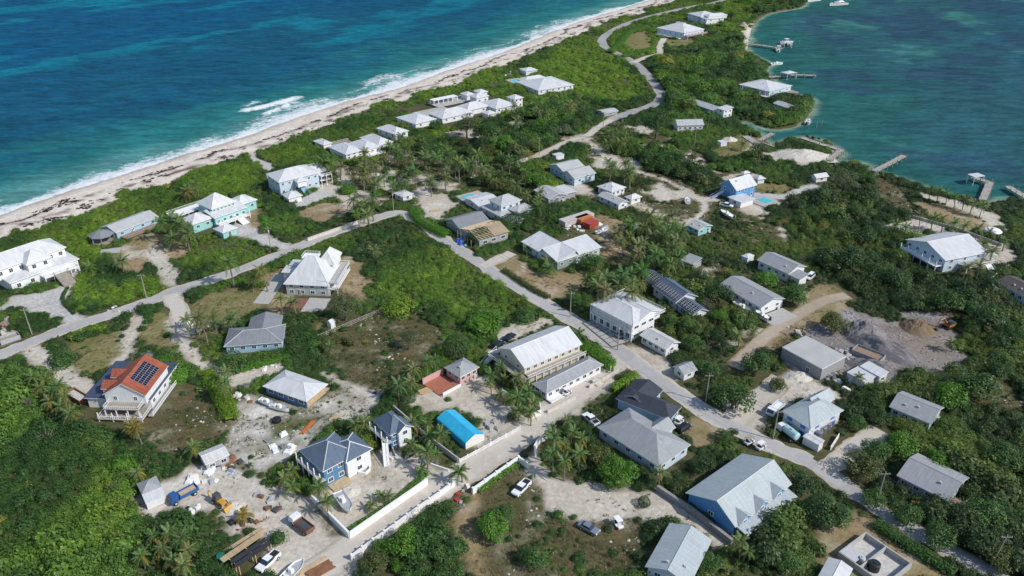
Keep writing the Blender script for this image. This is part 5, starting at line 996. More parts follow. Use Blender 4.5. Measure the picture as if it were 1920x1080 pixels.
def plant_scatter():
    def jitter(y0, y1, sp):
        X, Y = np.meshgrid(np.arange(-560, 600, sp), np.arange(y0, y1, sp)); X = X.ravel() + rng.uniform(-.5, .5, X.size) * sp; Y = Y.ravel() + rng.uniform(-.5, .5, Y.size) * sp
        k = (np.abs(X) < 0.70 * Y + 48); return X[k], Y[k]
    near_, far_ = jitter(80, 400, 1.2), jitter(400, 960, 2.0); x = np.concatenate([near_[0], far_[0]]); y = np.concatenate([near_[1], far_[1]]); isfar = y > 400
    land = sample(LAND, x, y) & (sample(np.where(ocean_side, DO, DL), x, y) > 1.0); x, y, isfar = x[land], y[land], isfar[land]
    cls = sample(CLS, x, y); tall = sample(TALLM, x, y); br = sample(BRIGHT, x, y); hn = fbm(x, y, 11, 81, 3); tn = fbm(x, y, 18, 83, 3); fn = fbm(x, y, 5, 85, 2); pr = rng.random(len(x))
    thin = fbm(x, y, 26, 87, 3)
    ok = np.zeros(len(x), bool); ok |= (cls == SCRUB) & ~tall & (pr < np.where(thin < .36, .55, .92)); ok |= (cls == SCRUB) & tall & (pr < .80); ok |= (cls == ROUGH) & (pr < .18 + .5 * (hn > .58)); ok |= (cls == WEEDY) & (pr < .05); ok |= (cls == LAWN) & (pr < .02)
    gr = np.where(tall, 1.0, .5); ok &= ~blocked(x, y, 0.5); ok &= ~on_road(x, y, 1.1)
    x, y, isfar, cls, tall, br, hn, tn, fn = [v[ok] for v in (x, y, isfar, cls, tall, br, hn, tn, fn)]; n = len(x); u = rng.random(n)
    base = np.where(cls == SCRUB, np.where(tall, 1.1 + 1.25 * np.clip((hn - .3) * 2, 0, 1), .8 + .62 * np.clip((hn - .3) * 2, 0, 1)), .35 + .5 * u) * np.where(isfar, 1.42, 1.0)
    pm = np.zeros(n, bool)
    for ax, ay in PALM_AT: pm |= (x - ax) ** 2 + (y - ay) ** 2 < 5.5
    base *= np.clip(rng.lognormal(0, .30, n), .5, 2.0) * np.where(pm, .62, 1.0); hz = base * np.where(tall & (cls == SCRUB), rng.uniform(.9, 1.5, n), rng.uniform(.75, 1.15, n)) * np.where(isfar, .8, 1)
    z = np.where(tall & (cls == SCRUB), base * .45 - .3, -.1) + np.where(cls == SCRUB, (hn - .35) * 1.6, 0); z = np.maximum(z, -.1)
    kind = rng.integers(0, 4, n); u2 = rng.random(n); zone = fbm(x, y, 30, 111, 2); kind = np.where(u2 < .25 + .5 * (zone > .55), np.where(rng.random(n) < .8, 12, kind), kind); kind = np.where((u2 > .93) & ~isfar, 9, kind); kind = np.where((cls == ROUGH) & (u < .6), 4, kind)
    mixw = np.clip(br + (tn - .5) * 1.5 + (fn - .5) * .6, 0, 1)[:, None]; dk = np.where((tn > .5)[:, None], GREENS[1], GREENS[0]); tint = dk * (1 - mixw) + GREENS[2] * mixw
    dry = (np.clip((fn - .55) * 3, 0, 1) * np.where(cls == ROUGH, .9, .25))[:, None]; tint = tint * (1 - dry) + np.array((.155, .135, .055)) * dry; tint *= rng.uniform(.80, 1.22, n)[:, None]
    sp = (kind == 9); tint[sp] = np.array((.13, .19, .06)) * rng.uniform(.8, 1.25, sp.sum())[:, None]; gy = rng.random(n) < .035; tint[gy] = np.array((.22, .20, .16)) * rng.uniform(.7, 1.3, gy.sum())[:, None]; kind = np.where(gy, 11, kind); yl = rng.random(n) < .005; tint[yl] = (.28, .28, .05)
    pk = kind == 9; base = np.where(pk, np.minimum(base, 1.1), base); hz = np.where(pk, np.minimum(hz, 1.2), hz); pts = np.stack([x, y, z], 1); size = np.stack([base, base, hz], 1)
    px = 960 + FPX * x / (y * math.cos(PITCH) + CAM_H * math.sin(PITCH)); yc = y * math.cos(PITCH) + CAM_H * math.sin(PITCH); py = 540 - FPX * (y * math.sin(PITCH) - CAM_H * math.cos(PITCH)) / yc
    g_left = (px < 480) & (py > 640) ; g_beach = sample(ocean_side, x, y) & ~g_left; g_right = (px > 1120) & (py > 330) & ~g_left; g_lag = (px > 1120) & (py <= 330); tint[g_right] *= np.array((1.0, .84, 1.05)); rest = ~(g_left | g_beach | g_right | g_lag)
    for nm, q, lab in (('thicket', g_left, 'dense bright green thicket filling the slope below the red roofed house'), ('dune_scrub', g_beach & ~g_lag, 'low yellow green sea grape scrub on the dune behind the beach'),
                       ('woodland', g_right, 'dark evergreen scrub woodland around the grey roofed houses'), ('shore_scrub', g_lag, 'mangrove and scrub along the lagoon and the shore road'), ('bushland', rest, 'mixed green bushland between the village houses')):
        if q.sum(): scatter(nm, pts[q], size[q], kind[q], tint[q], lab, 'scrub')
    # grass tufts on open ground
    X, Y = np.meshgrid(np.arange(-300, 330, 1.0), np.arange(95, 420, 1.0)); X = X.ravel() + rng.uniform(-.5, .5, X.size); Y = Y.ravel() + rng.uniform(-.5, .5, Y.size); k = np.abs(X) < .68 * Y + 30; X, Y = X[k], Y[k]
    c = sample(CLS, X, Y); g = fbm(X, Y, 7, 91, 3); pr = rng.random(len(X)); ok = ((c == ROUGH) & (pr < .65)) | ((c == LAWN) & (pr < .35)) | ((c == WEEDY) & (g > .48) & (pr < .6)) | ((c == BROWN) & (g > .55) & (pr < .25)) | ((c == SAND) & (g > .62) & (pr < .16)) | ((c == SCRUB) & (pr < .12))
    ok &= sample(LAND, X, Y) & ~blocked(X, Y, .1); ok &= ~on_road(X, Y, -.2); X, Y, c = X[ok], Y[ok], c[ok]; n = len(X); s = rng.uniform(.35, 1.0, n)
    tn = fbm(X, Y, 9, 95, 2)[:, None]; tint = np.array((.10, .125, .04)) * (1 - tn) + np.array((.20, .165, .085)) * tn; tint = tint * rng.uniform(.7, 1.35, n)[:, None]
    scatter('grass_tufts', np.stack([X, Y, np.full(n, -.06)], 1), np.stack([s, s, s * .7], 1), rng.integers(5, 7, n), tint, 'tufts of dry grass on the open lots and verges', 'grass')
    # seaweed thrown up on the beach
    X = rng.uniform(-330, 250, 900000); Y = rng.uniform(230, 900, 900000); c = sample(CLS, X, Y); k = c == BEACH; X, Y = X[k], Y[k]; bwv = sample(bw, X, Y); n1v = fbm(X, Y, 14, 21, 4); n3v = fbm(X, Y, 40, 27, 3); g = fbm(X, Y, 6, 99, 3)
    d1 = np.abs(bwv - .50 - (n3v - .5) * .5 - (n1v - .5) * .25); d2 = np.abs(bwv - .78 - (n3v - .5) * .3); ok = ((d1 < .022) & (g > .42)) | ((d2 < .10) & (g > .58) & (rng.random(len(X)) < .5)) | ((d1 < .09) & (g > .60) & (rng.random(len(X)) < .5)); X, Y = X[ok], Y[ok]; n = min(len(X), 14000); X, Y = X[:n], Y[:n]; s = rng.uniform(.2, .75, n)
    scatter('seaweed', np.stack([X, Y, sample(Z, X, Y)], 1), np.stack([s, s, s * .22], 1), np.full(n, 3), np.array((.045, .028, .020)) * rng.uniform(.6, 1.6, n)[:, None], 'dark seaweed thrown up in broken lines along the beach', 'seaweed')
    # stones on rough ground, the gravel lot and the beach
    X = rng.uniform(-320, 340, 260000); Y = rng.uniform(95, 430, 260000); c = sample(CLS, X, Y); g = fbm(X, Y, 6, 97, 3); pr = rng.random(len(X))
    ok = ((c == GRAVEL) & (g > .45)) | ((c == WEEDY) & (g > .5) & (pr < .5)) | ((c == ROUGH) & (g > .55) & (pr < .4)) | ((c == SAND) & (g > .63) & (pr < .2)); ok &= ~blocked(X, Y, .1) & ~on_road(X, Y, 0); X, Y, c = X[ok], Y[ok], c[ok]; n = len(X); s = rng.uniform(.15, .9, n) ** 1.6 + .08
    tint = np.where((c == GRAVEL)[:, None], np.array((.26, .245, .24)), np.array((.44, .42, .38))) * rng.uniform(.6, 1.3, n)[:, None]
    scatter('loose_stones', np.stack([X, Y, np.full(n, -.03)], 1), np.stack([s, s, s], 1), rng.integers(7, 9, n), tint, 'loose pale stones and rubble strewn over the open ground', 'stones')
# ---------------------------------------------------------------- single trees
def lobes_fn(seed, nl=9, h=1.0):
    r0 = random.Random(seed); L_ = []
    for k in range(nl):
        t = 2 * math.pi * k / nl * 1.0 + r0.uniform(-.4, .4); d = r0.uniform(.35, .68) if k < nl - 2 else r0.uniform(0, .2); L_.append((math.cos(t) * d, math.sin(t) * d, (.55 + r0.uniform(-.1, .22) + (.25 if k >= nl - 2 else 0)) * h, r0.uniform(.32, .48)))
    def fn(r, n):
        k = r.integers(0, nl, n); A = np.array(L_)[k]; d = r.normal(0, 1, (n, 3)); d[:, 2] = np.abs(d[:, 2]) * .9 - .25; d /= np.linalg.norm(d, axis=1)[:, None]
        p = A[:, :3] + d * (A[:, 3] * r.uniform(.7, 1.05, n))[:, None]; return p, d
    return fn
CROWN = {'leafy': [leaf_cloud(2400, lobes_fn(50 + k, 12), .055, 'leaf', 60 + k, core=None) for k in range(4)], 'round': [leaf_cloud(1700, (lambda r, n: (lambda p, d: (p * np.array((1, 1, .92)) + np.array((0, 0, .55)), d))(*dome_fn(1.0, -.55, .06, 3)(r, n))), .06, 'leaf', 70 + k) for k in range(2)],
         'feathery': [leaf_cloud(1500, lobes_fn(80 + k, 8, 1.5), .10, 'leaf', 90 + k, up=.0, aspect=.16) for k in range(2)], 'bush': [leaf_cloud(1200, dome_fn(.85, .0, .25, k), .062, 'leaf', 95 + k, core=core_dome(.75, .62)) for k in range(3)]}
TRUNK = {}
def tree_trunk(kind):
    if kind not in TRUNK:
        b = MB(); top = dict(leafy=.6, round=.5, feathery=1.0, bush=.3)[kind]; b.tube([(0, 0, -.05), (.02, .01, top * .5), (0, .02, top)], [.075, .055, .04], 7)
        for k in range(5): t = 2 * math.pi * k / 5; b.tube([(0, .01, top * .55), (math.cos(t) * .22, math.sin(t) * .22, top * .8), (math.cos(t) * .5, math.sin(t) * .5, top * 1.05)], [.04, .03, .015], 5)
        TRUNK[kind] = b.mesh('trunk', ['bark'])
    return TRUNK[kind]
TREECOL = dict(dark=(.044, .094, .026), mid=(.064, .136, .032), bright=(.098, .235, .026), lime=(.165, .275, .026), grey=(.115, .150, .070), olive=(.095, .122, .032), pink=(.34, .14, .09), silver=(.28, .30, .25))
_tn = [0]
def tree(cx, cy, rpx, kind, col, label, group=None, name=None, hf=1.0):
    s = scale_at(cy + rpx * .4); r = rpx / s * .9; hc = r * .78 * hf * (1.2 if kind == 'feathery' else 1); p = P(cx, cy, hc); _tn[0] += 1; k = _tn[0]
    o = thing(name or dict(leafy='broadleaf_tree', round='clipped_tree', feathery='casuarina_tree', bush='shrub')[kind], label, 'shrub' if kind == 'bush' else 'tree', (p.x, p.y, 0), k * 1.7, group); o.scale = (r, r, r * hf)
    put('trunk' if kind != 'bush' else 'stem', tree_trunk(kind), o); c = put('crown' if kind != 'bush' else 'foliage', CROWN[kind][k % len(CROWN[kind])], o)
    q = random.Random(k).uniform(.82, 1.2); c.color = tuple(v * q for v in TREECOL[col]) + (1,); EXCL.append((p.x, p.y, 1, 0, -r * .62, r * .62, -r * .62, r * .62)); return o
for a in ((1157, 878, 44, 'leafy', 'bright', 'large bright green tree between the sand lot and the grey hall'), (1120, 850, 30, 'leafy', 'olive', 'olive flowering tree leaning on the bright one by the grey hall'), (1376, 738, 48, 'leafy', 'mid', 'spreading dark tree at the corner of the sandy side street'),
          (1422, 676, 36, 'leafy', 'mid', 'round dense tree below the dirt track'), (1107, 487, 28, 'leafy', 'mid', 'bushy tree at the end of the L shaped house'), (1490, 549, 34, 'leafy', 'mid', 'dark tree dotted with white blossom next to the patio'),
          (1345, 545, 36, 'leafy', 'dark', 'tall dark tree between the solar house and the long house'), (1310, 520, 30, 'leafy', 'dark', 'dark tree shading the far end of the solar roof'), (1435, 520, 26, 'leafy', 'bright', 'bright bushy tree between the two long grey roofed houses'), (433, 675, 30, 'round', 'mid', 'smooth round clipped tree at the corner of the sky blue bungalow'),
          (114, 660, 31, 'bush', 'mid', 'big round shrub on the verge by the fork in the road'), (1208, 939, 14, 'round', 'dark', 'small clipped ball tree alone on the sand lot'), (645, 572, 38, 'feathery', 'grey', 'feathery casuarina beside the parking slab of the tall white house'), (765, 637, 26, 'feathery', 'grey', 'pale feathery casuarina in the brown rough lot'),
          (1232, 232, 34, 'feathery', 'dark', 'dark tall casuarina in front of the faceted white cottage'), (1425, 280, 24, 'feathery', 'grey', 'feathery casuarina at the head of the lagoon docks'), (1583, 340, 30, 'feathery', 'grey', 'wispy casuarina standing by the white gabled shed'), (1320, 870, 30, 'leafy', 'dark', 'round dark tree behind the grey hall'), (1460, 718, 22, 'leafy', 'olive', 'olive tree on the rubble by the concrete building'),
          (1545, 950, 48, 'leafy', 'dark', 'big dark tree beside the blue hall porch'), (1500, 905, 34, 'leafy', 'dark', 'dark tree at the far end of the blue hall'), (1575, 965, 36, 'leafy', 'mid', 'dark tree overhanging the narrow lane'), (1478, 1050, 34, 'leafy', 'mid', 'broad green tree below the blue hall'), (1330, 1050, 28, 'leafy', 'mid', 'green tree at the foot of the sand lot wall'),
          (1620, 870, 40, 'leafy', 'olive', 'olive green tree at the bend of the sandy lane'), (1610, 790, 24, 'leafy', 'mid', 'small tree behind the grey water tanks'), (1645, 840, 34, 'leafy', 'mid', 'thick tree beside the lane opposite the white kiosk'), (1780, 735, 40, 'leafy', 'bright', 'bright rounded tree behind the aqua house'), (1840, 720, 46, 'leafy', 'mid', 'large green tree at the edge of the gravel lot'), (1565, 600, 34, 'leafy', 'olive', 'olive tree standing between the dirt track and the gravel heap'),
          (855, 645, 30, 'round', 'mid', 'dense round tree behind the pink cottage'), (905, 585, 44, 'bush', 'bright', 'huge mounded sea grape at the end of the overgrown block'), (985, 580, 28, 'bush', 'mid', 'sea grape mound beside the road near the apartments'), (765, 742, 17, 'round', 'mid', 'small round tree next to the compound wall'), (957, 745, 17, 'round', 'lime', 'small lime green tree by the little pink shed'),
          (920, 985, 40, 'leafy', 'bright', 'bright bushy tree in the rough lot below the stepped wall'), (945, 960, 26, 'leafy', 'mid', 'shrubby tree next to the brown path'), (1000, 1040, 34, 'leafy', 'mid', 'bushy tree at the bottom of the rough lot'), (760, 1010, 44, 'leafy', 'bright', 'leafy tree overhanging the stepped white wall'), (820, 1030, 36, 'leafy', 'mid', 'shady tree on the slope below the stepped wall'), (700, 1050, 34, 'leafy', 'olive', 'yellowish tree at the low end of the stepped wall'),
          (330, 690, 30, 'bush', 'bright', 'bright shrub on the right flank of the red roofed house'), (300, 670, 22, 'bush', 'bright', 'yellow green shrub behind the red roofed house'), (275, 662, 14, 'bush', 'silver', 'silvery grey leafless looking shrub behind the red roof'), (225, 860, 34, 'bush', 'bright', 'lime topped bush mass beside the small work yard shed'), (600, 240, 12, 'bush', 'mid', 'dune shrub by the white pavilion'),
          (915, 245, 34, 'leafy', 'mid', 'broad tree in the garden behind the estate'), (945, 265, 28, 'leafy', 'bright', 'bright round tree at the estate garden edge'), (875, 235, 28, 'feathery', 'grey', 'grey green casuarina in front of the estate roofs'), (815, 232, 18, 'leafy', 'mid', 'round tree beside the wide pyramid roof'), (1005, 335, 26, 'leafy', 'bright', 'bright tree beside the two gabled grey house'), (1058, 242, 20, 'leafy', 'grey', 'pale greyish tree next to the sandy back road'), (1030, 345, 18, 'leafy', 'lime', 'yellow green tree left of the grey gables'),
          (620, 320, 18, 'bush', 'mid', 'low shrub in front of the tall white and blue house'), (650, 345, 22, 'bush', 'bright', 'rounded shrub at the end of the paved forecourt'), (390, 492, 18, 'bush', 'dark', 'dark rounded shrub on the verge opposite the pyramid roof'), (1115, 505, 10, 'bush', 'pink', 'reddish bougainvillea bush at the house corner'), (1630, 335, 20, 'leafy', 'mid', 'tree on the shore by the slanting dock'), (1740, 435, 16, 'leafy', 'mid', 'tree at the front corner of the waterfront house'),
          (1490, 660, 14, 'bush', 'olive', 'olive shrub beside the concrete building'), (898, 470, 12, 'bush', 'mid', 'round shrub beside the unfinished house'), (1395, 905, 20, 'bush', 'bright', 'low shrub along the side wall of the blue hall'), (1330, 960, 20, 'bush', 'mid', 'hedge like shrub between the stone wall and blue hall'), (1300, 945, 16, 'bush', 'mid', 'shrub at the top of the stone wall'), (1355, 815, 18, 'leafy', 'mid', 'little tree by the golf carts'), (1375, 810, 14, 'leafy', 'mid', 'second little tree behind the golf carts'),
          (1190, 620, 16, 'bush', 'bright', 'shrub squeezed between the gallery house and its annex'), (1300, 640, 26, 'leafy', 'mid', 'tree beside the white annex'), (1330, 690, 24, 'leafy', 'mid', 'tree above the tiny white hut'), (840, 745, 8, 'bush', 'mid', 'tiny bush beside the terracotta terrace'), (960, 780, 14, 'leafy', 'olive', 'thin tree at the tent yard gate'), (460, 720, 9, 'bush', 'silver', 'small silver bush by the white sand drive'), (745, 555, 40, 'bush', 'lime', 'yellow green bush mass at the end of the wooden fence'),
          (1640, 930, 30, 'leafy', 'mid', 'tree on the bank above the narrow lane'), (1700, 960, 36, 'leafy', 'mid', 'wide tree between the lane and the lone grey roofed house'), (1760, 1000, 38, 'leafy', 'mid', 'tree at the bend of the narrow lane'), (1850, 960, 44, 'leafy', 'mid', 'large tree on the right slope above the lane'), (1880, 1040, 40, 'leafy', 'olive', 'olive tree behind the leaning utility pole'), (1880, 850, 42, 'leafy', 'mid', 'large tree on the hillside past the lone grey roof'), (1690, 830, 38, 'leafy', 'bright', 'bright green tree between the two grey gabled houses'), (1650, 780, 26, 'leafy', 'dark', 'dark tree touching the aqua house'), (1760, 860, 34, 'leafy', 'bright', 'leafy tree behind the lone grey roof'), (1600, 480, 40, 'leafy', 'dark', 'dark tree clump top above the parked van'), (1680, 520, 36, 'leafy', 'dark', 'dark tree at the edge of the waterfront yard'), (1780, 560, 36, 'leafy', 'mid', 'yellow tinged tree above the gravel lot'), (1850, 590, 42, 'leafy', 'dark', 'large dark tree below the brown roofed house')):
    tree(*a)
def tree_belt(poly, n, label, group, seed, kinds=('leafy', 'leafy', 'feathery'), cols=('mid', 'dark', 'bright', 'olive'), lo=3.0, hi=5.0):
    r = random.Random(seed); xs = [p[0] for p in poly]; ys = [p[1] for p in poly]; done = []; tries = 0
    while len(done) < n and tries < 3000:
        tries += 1; x, y = r.uniform(min(xs), max(xs)), r.uniform(min(ys), max(ys)); g = P(x, y, 3.0); rad = r.uniform(lo, hi)
        if in_poly(np.array([x]), np.array([y]), poly)[0] and all((g - q).length > 5.0 for q in done) and not blocked(np.array([g.x]), np.array([g.y]), 1.0)[0] and not on_road(np.array([g.x]), np.array([g.y]), 2.5)[0] and sample(LAND, np.array([g.x]), np.array([g.y]))[0]: done.append(g); tree(x, y, rad * scale_at(y), r.choice(kinds), r.choice(cols), label, group)
tree_belt([(850, 250), (900, 215), (960, 215), (1060, 235), (1000, 275), (900, 290), (860, 275)], 16, 'broadleaf or casuarina tree in the belt behind the estate', 'trees of the estate belt', 1)
tree_belt([(880, 300), (960, 290), (1010, 310), (980, 350), (900, 345)], 7, 'tree among the palms below the power line', 'trees below the power line', 2); tree_belt([(650, 300), (740, 270), (830, 290), (860, 320), (760, 345), (670, 350)], 7, 'small tree in the brown villa garden', 'trees of the villa garden', 3, lo=1.8, hi=3.0); tree_belt([(1060, 200), (1120, 180), (1200, 205), (1170, 230), (1090, 235)], 8, 'tree in the scrub around the small pale shed', 'trees near the small pale shed', 4, lo=2.2, hi=3.8)
tree_belt([(1230, 130), (1300, 110), (1400, 110), (1430, 145), (1380, 190), (1280, 180)], 14, 'tree in the woods between the shore road and the lagoon house', 'trees of the lagoon woods', 5); tree_belt([(1350, 0), (1420, -15), (1500, -5), (1440, 20), (1400, 40), (1340, 50)], 12, 'tree on the wooded point at the neck of the island', 'trees on the wooded point', 6, lo=4, hi=6); tree_belt([(1200, 250), (1290, 265), (1400, 300), (1360, 330), (1240, 315)], 10, 'low tree in the scrub inside the dirt loop', 'trees inside the dirt loop', 7, lo=2.2, hi=3.4)
tree_belt([(1240, 560), (1330, 580), (1390, 600), (1400, 650), (1320, 650), (1260, 620)], 10, 'tree in the thicket between the annex and the dirt track', 'trees of the annex thicket', 8, lo=2.0, hi=3.2); tree_belt([(1480, 400), (1600, 380), (1680, 430), (1660, 520), (1540, 470)], 14, 'dark tree in the woodland behind the waterfront house', 'trees of the waterfront woodland', 9, kinds=('leafy',), cols=('dark', 'mid')); tree_belt([(1750, 520), (1850, 560), (1900, 620), (1880, 700), (1800, 600)], 10, 'dark tree on the slope above the gravel lot', 'trees above the gravel lot', 10, kinds=('leafy',), cols=('dark', 'mid'))
tree_belt([(600, 1040), (720, 1010), (850, 940), (840, 1080), (650, 1080)], 7, 'leafy bush tree on the bank below the stepped wall', 'trees on the bank', 11, kinds=('leafy',), lo=1.6, hi=2.6); tree_belt([(400, 340), (480, 380), (560, 400), (600, 425), (560, 440), (480, 400)], 8, 'rounded bush in the scrub beside the turquoise house drive', 'bushes by the turquoise house drive', 12, kinds=('bush',), cols=('mid', 'bright'), lo=1.8, hi=3.0)
# ---------------------------------------------------------------- palms
def frond_mesh(seed, L_=2.7, rise=.6, drop=1.6):
    r = random.Random(seed); v = []; f = []; n = 9; pts = []
    for k in range(n + 1): t = k / n; pts.append(Vector((L_ * t * (1 - .12 * t), 0, rise * t * 1.4 - drop * t * t)))
    for k in range(n):
        p, q = pts[k], pts[k + 1]; w = .03; i = len(v); v += [(p.x, -w, p.z), (p.x, w, p.z), (q.x, w, q.z), (q.x, -w, q.z)]; f.append((i, i + 1, i + 2, i + 3))
        t = (k + .5) / n; ll = .75 * math.sin(math.pi * min(1, .18 + t * .8)) ** .7
        for sg in (-1, 1):
            for h_ in (0., .5):
                a = p.lerp(q, h_); d = Vector((.45, sg * .85, -.28 + r.uniform(-.15, .1))).normalized() * ll * r.uniform(.8, 1.1); wv = Vector((.17, 0, 0)); i = len(v); v += [tuple(a), tuple(a + wv), tuple(a + d + wv * .3)]; f.append((i, i + 1, i + 2))
    return v, f
def fmesh(name, v, f): me = bpy.data.meshes.new(name); me.from_pydata(v, [], f); me.materials.append(M['leaf']); return me
FR = [frond_mesh(k, 2.6 + .25 * k, .9 - .35 * k, 1.1 + .45 * k) for k in range(3)]; FRM = [fmesh('frond', *q) for q in FR]
def frond_set(seed, n=19):
    r = random.Random(seed); out = []
    for k in range(n): lv = 0 if k < 5 else (1 if k < 12 else 2); out.append((lv, k * 2.4 + r.uniform(-.25, .25), (-.55, -.05, .25)[lv] + r.uniform(-.18, .18), r.uniform(.85, 1.12)))
    return out
def joined_crown(seed):
    v = []; f = []
    for lv, az, tilt, sc in frond_set(seed):
        mt = Matrix.Rotation(az, 4, 'Z') @ Matrix.Rotation(tilt, 4, 'Y') @ Matrix.Scale(sc, 4); i = len(v); v += [tuple(mt @ Vector(p)) for p in FR[lv][0]]; f += [tuple(i + k for k in q) for q in FR[lv][1]]
    return fmesh('crown', v, f)
CRN = [joined_crown(k) for k in range(4)]
def ptrunk(h, lean):
    b = MB(); pts = [(lean * (t / 6) ** 1.8, lean * .3 * (t / 6) ** 2, h * t / 6 - .1 * (t == 0)) for t in range(7)]; b.tube(pts, [.24, .17, .15, .14, .13, .12, .13], 7); return b.mesh('trunk', ['trunk']), pts[-1]
PTR = {(h, l): ptrunk(h, l) for h in (2.2, 3.6, 5.0, 6.5) for l in (.2, .9)}
cn = MB()
for k in range(6): t = k * 1.05; cn.tube([(math.cos(t) * .22, math.sin(t) * .22, -.35), (math.cos(t) * .24, math.sin(t) * .24, -.08)], [.09, .13], 6)
NUTS = cn.mesh('coconuts', ['rust'])
_pn = [0]; PALM_AT = []
def palm(cx, cy, label, group, hgt=None, parts=False, col=None, sc=None):
    _pn[0] += 1; k = _pn[0]; r = random.Random(k * 7 + 3); hgt = hgt or r.choice((3.6, 5.0, 5.0, 6.5)); me, top = PTR[(hgt, r.choice((.2, .9)))]; s = (sc or r.uniform(.75, 1.15)) * (.90 if cy > 600 else 1.25); p = P(cx, cy, hgt * s)
    o = thing('coconut_palm', label, 'palm', (p.x, p.y, 0), r.uniform(0, 6.28), group); o.scale = (s, s, s); put('trunk', me, o); PALM_AT.append((p.x, p.y)); c0 = col or r.choice(((.118, .195, .060), (.145, .220, .066), (.100, .178, .050), (.190, .230, .080), (.135, .200, .060)))
    yl = (.34, .26, .05)
    if parts:
        put('coconuts', NUTS, o, top)
        for lv, az, tilt, q in frond_set(k):
            c = put('frond', FRM[lv], o, top, (0, tilt, az), q); cc = c0 if not (lv == 2 and r.random() < .3) else yl; c.color = tuple(v * r.uniform(.85, 1.15) for v in cc) + (1,)
    else: c = put('crown', CRN[k % 4], o, top); c.color = tuple(v * r.uniform(.8, 1.2) for v in c0) + (1,)
    return o
def palms(lst, label, group, parts=False, **kw):
    for x, y in lst: palm(x, y, label, group, parts=parts, **kw)
def grove(poly, n, label, group, parts=False, seed=0, **kw):
    r = random.Random(seed); xs = [p[0] for p in poly]; ys = [p[1] for p in poly]; done = []; tries = 0
    while len(done) < n and tries < 4000:
        tries += 1; x, y = r.uniform(min(xs), max(xs)), r.uniform(min(ys), max(ys)); g = P(x, y, 4.5)
        if in_poly(np.array([x]), np.array([y]), poly)[0] and all((g - q).length > 3.0 for q in done) and not blocked(np.array([g.x]), np.array([g.y]), .5)[0]: done.append(g); palm(x, y, label, group, parts=parts, **kw)
grove([(1150, 440), (1200, 395), (1255, 400), (1285, 445), (1272, 480), (1235, 505), (1190, 520), (1150, 545), (1120, 520), (1175, 470)], 40, 'coconut palm in the crowded grove behind the L shaped house', 'palms of the crowded grove', seed=3)
grove([(915, 705), (945, 680), (975, 700), (1000, 735), (1005, 775), (965, 765), (925, 735)], 12, 'coconut palm in the row beside the apartment block gable', 'palms at the apartment gable', True, seed=4)
grove([(1028, 810), (1060, 785), (1100, 815), (1120, 850), (1070, 870), (1035, 850)], 9, 'coconut palm in the thick planting behind the curved gate wall', 'palms behind the curved gate wall', True, seed=5)
grove([(690, 275), (740, 250), (820, 260), (880, 300), (850, 340), (760, 350), (680, 345), (660, 310)], 46, 'coconut palm in the brown garden behind the beach villas', 'palms of the villa garden', seed=6)
grove([(880, 290), (960, 265), (1010, 300), (985, 345), (930, 350), (890, 330)], 16, 'coconut palm along the power line near the sandy back road', 'palms by the sandy back road', seed=7)
grove([(600, 290), (630, 290), (640, 320), (610, 325)], 6, 'coconut palm clumped at the side of the tall white and blue house', 'palms beside the white and blue house', seed=8); grove([(655, 370), (705, 360), (715, 395), (670, 410)], 8, 'coconut palm by the roadside wall near the junction', 'palms at the junction wall', seed=9)
grove([(300, 405), (345, 380), (360, 440), (320, 450)], 9, 'coconut palm between the blue bungalow and the turquoise house', 'palms beside the turquoise house', seed=10); grove([(960, 200), (1060, 165), (1075, 200), (1000, 240), (960, 235)], 13, 'coconut palm in the grounds below the long white pool house', 'palms below the long white house', seed=11)
grove([(1370, 60), (1400, 60), (1395, 110), (1370, 105)], 7, 'coconut palm on the little lagoon beach', 'palms on the lagoon beach', seed=12); grove([(1130, 240), (1180, 225), (1180, 265), (1140, 275)], 8, 'coconut palm where the dirt track leaves the road', 'palms at the dirt track fork', seed=13)
grove([(1285, 185), (1340, 205), (1345, 230), (1300, 215)], 6, 'coconut palm in front of the long grey roofed cottage', 'palms at the lagoon cottages', seed=14); grove([(1130, 295), (1180, 295), (1190, 330), (1140, 335)], 8, 'coconut palm beside the dirt track above the white cottages', 'palms above the white cottages', seed=15)
grove([(1160, 500), (1210, 490), (1215, 545), (1160, 560), (1100, 540), (1070, 575), (1090, 530)], 10, 'coconut palm between the gallery house and the brown yard', 'palms behind the gallery house', seed=16); grove([(985, 345), (1020, 350), (1000, 395), (985, 380)], 4, 'coconut palm in front of the awning house', 'palms at the awning house', seed=17)
grove([(60, 690), (125, 720), (140, 780), (95, 770)], 9, 'yellowish palm rising from the thicket below the red roofed house', 'palms in the thicket', True, seed=18); grove([(255, 990), (345, 1000), (350, 1060), (260, 1050)], 8, 'palm in the thicket beside the work yard carport', 'palms beside the carport', True, seed=19); grove([(345, 590), (400, 585), (440, 600), (390, 625), (350, 620)], 6, 'palm on the grass beside the sky blue bungalow', 'palms beside the sky blue bungalow', seed=20)
palms([(612, 942), (596, 912)], 'coconut palm at the corner inside the compound wall', 'palms at the compound corner', True); palms([(690, 945), (708, 930), (727, 925)], 'young palm in the bed along the front compound wall', 'palms along the front wall', True, hgt=2.2, sc=.75); palm(790, 880, 'young palm at the compound entrance wall', None, 2.2, True); palm(866, 880, 'lone coconut palm at the end of the stepped white wall', None, 3.6, True)
palms([(803, 797), (822, 808), (795, 815)], 'coconut palm overhanging the blue garage tent', 'palms at the tent', True); palms([(770, 790), (778, 832), (800, 845), (815, 850)], 'coconut palm in the kerbed bed by the small blue house', 'palms in the kerbed bed', True); palms([(668, 795), (690, 790)], 'palm behind the small blue house', 'palms behind the small blue house', True)
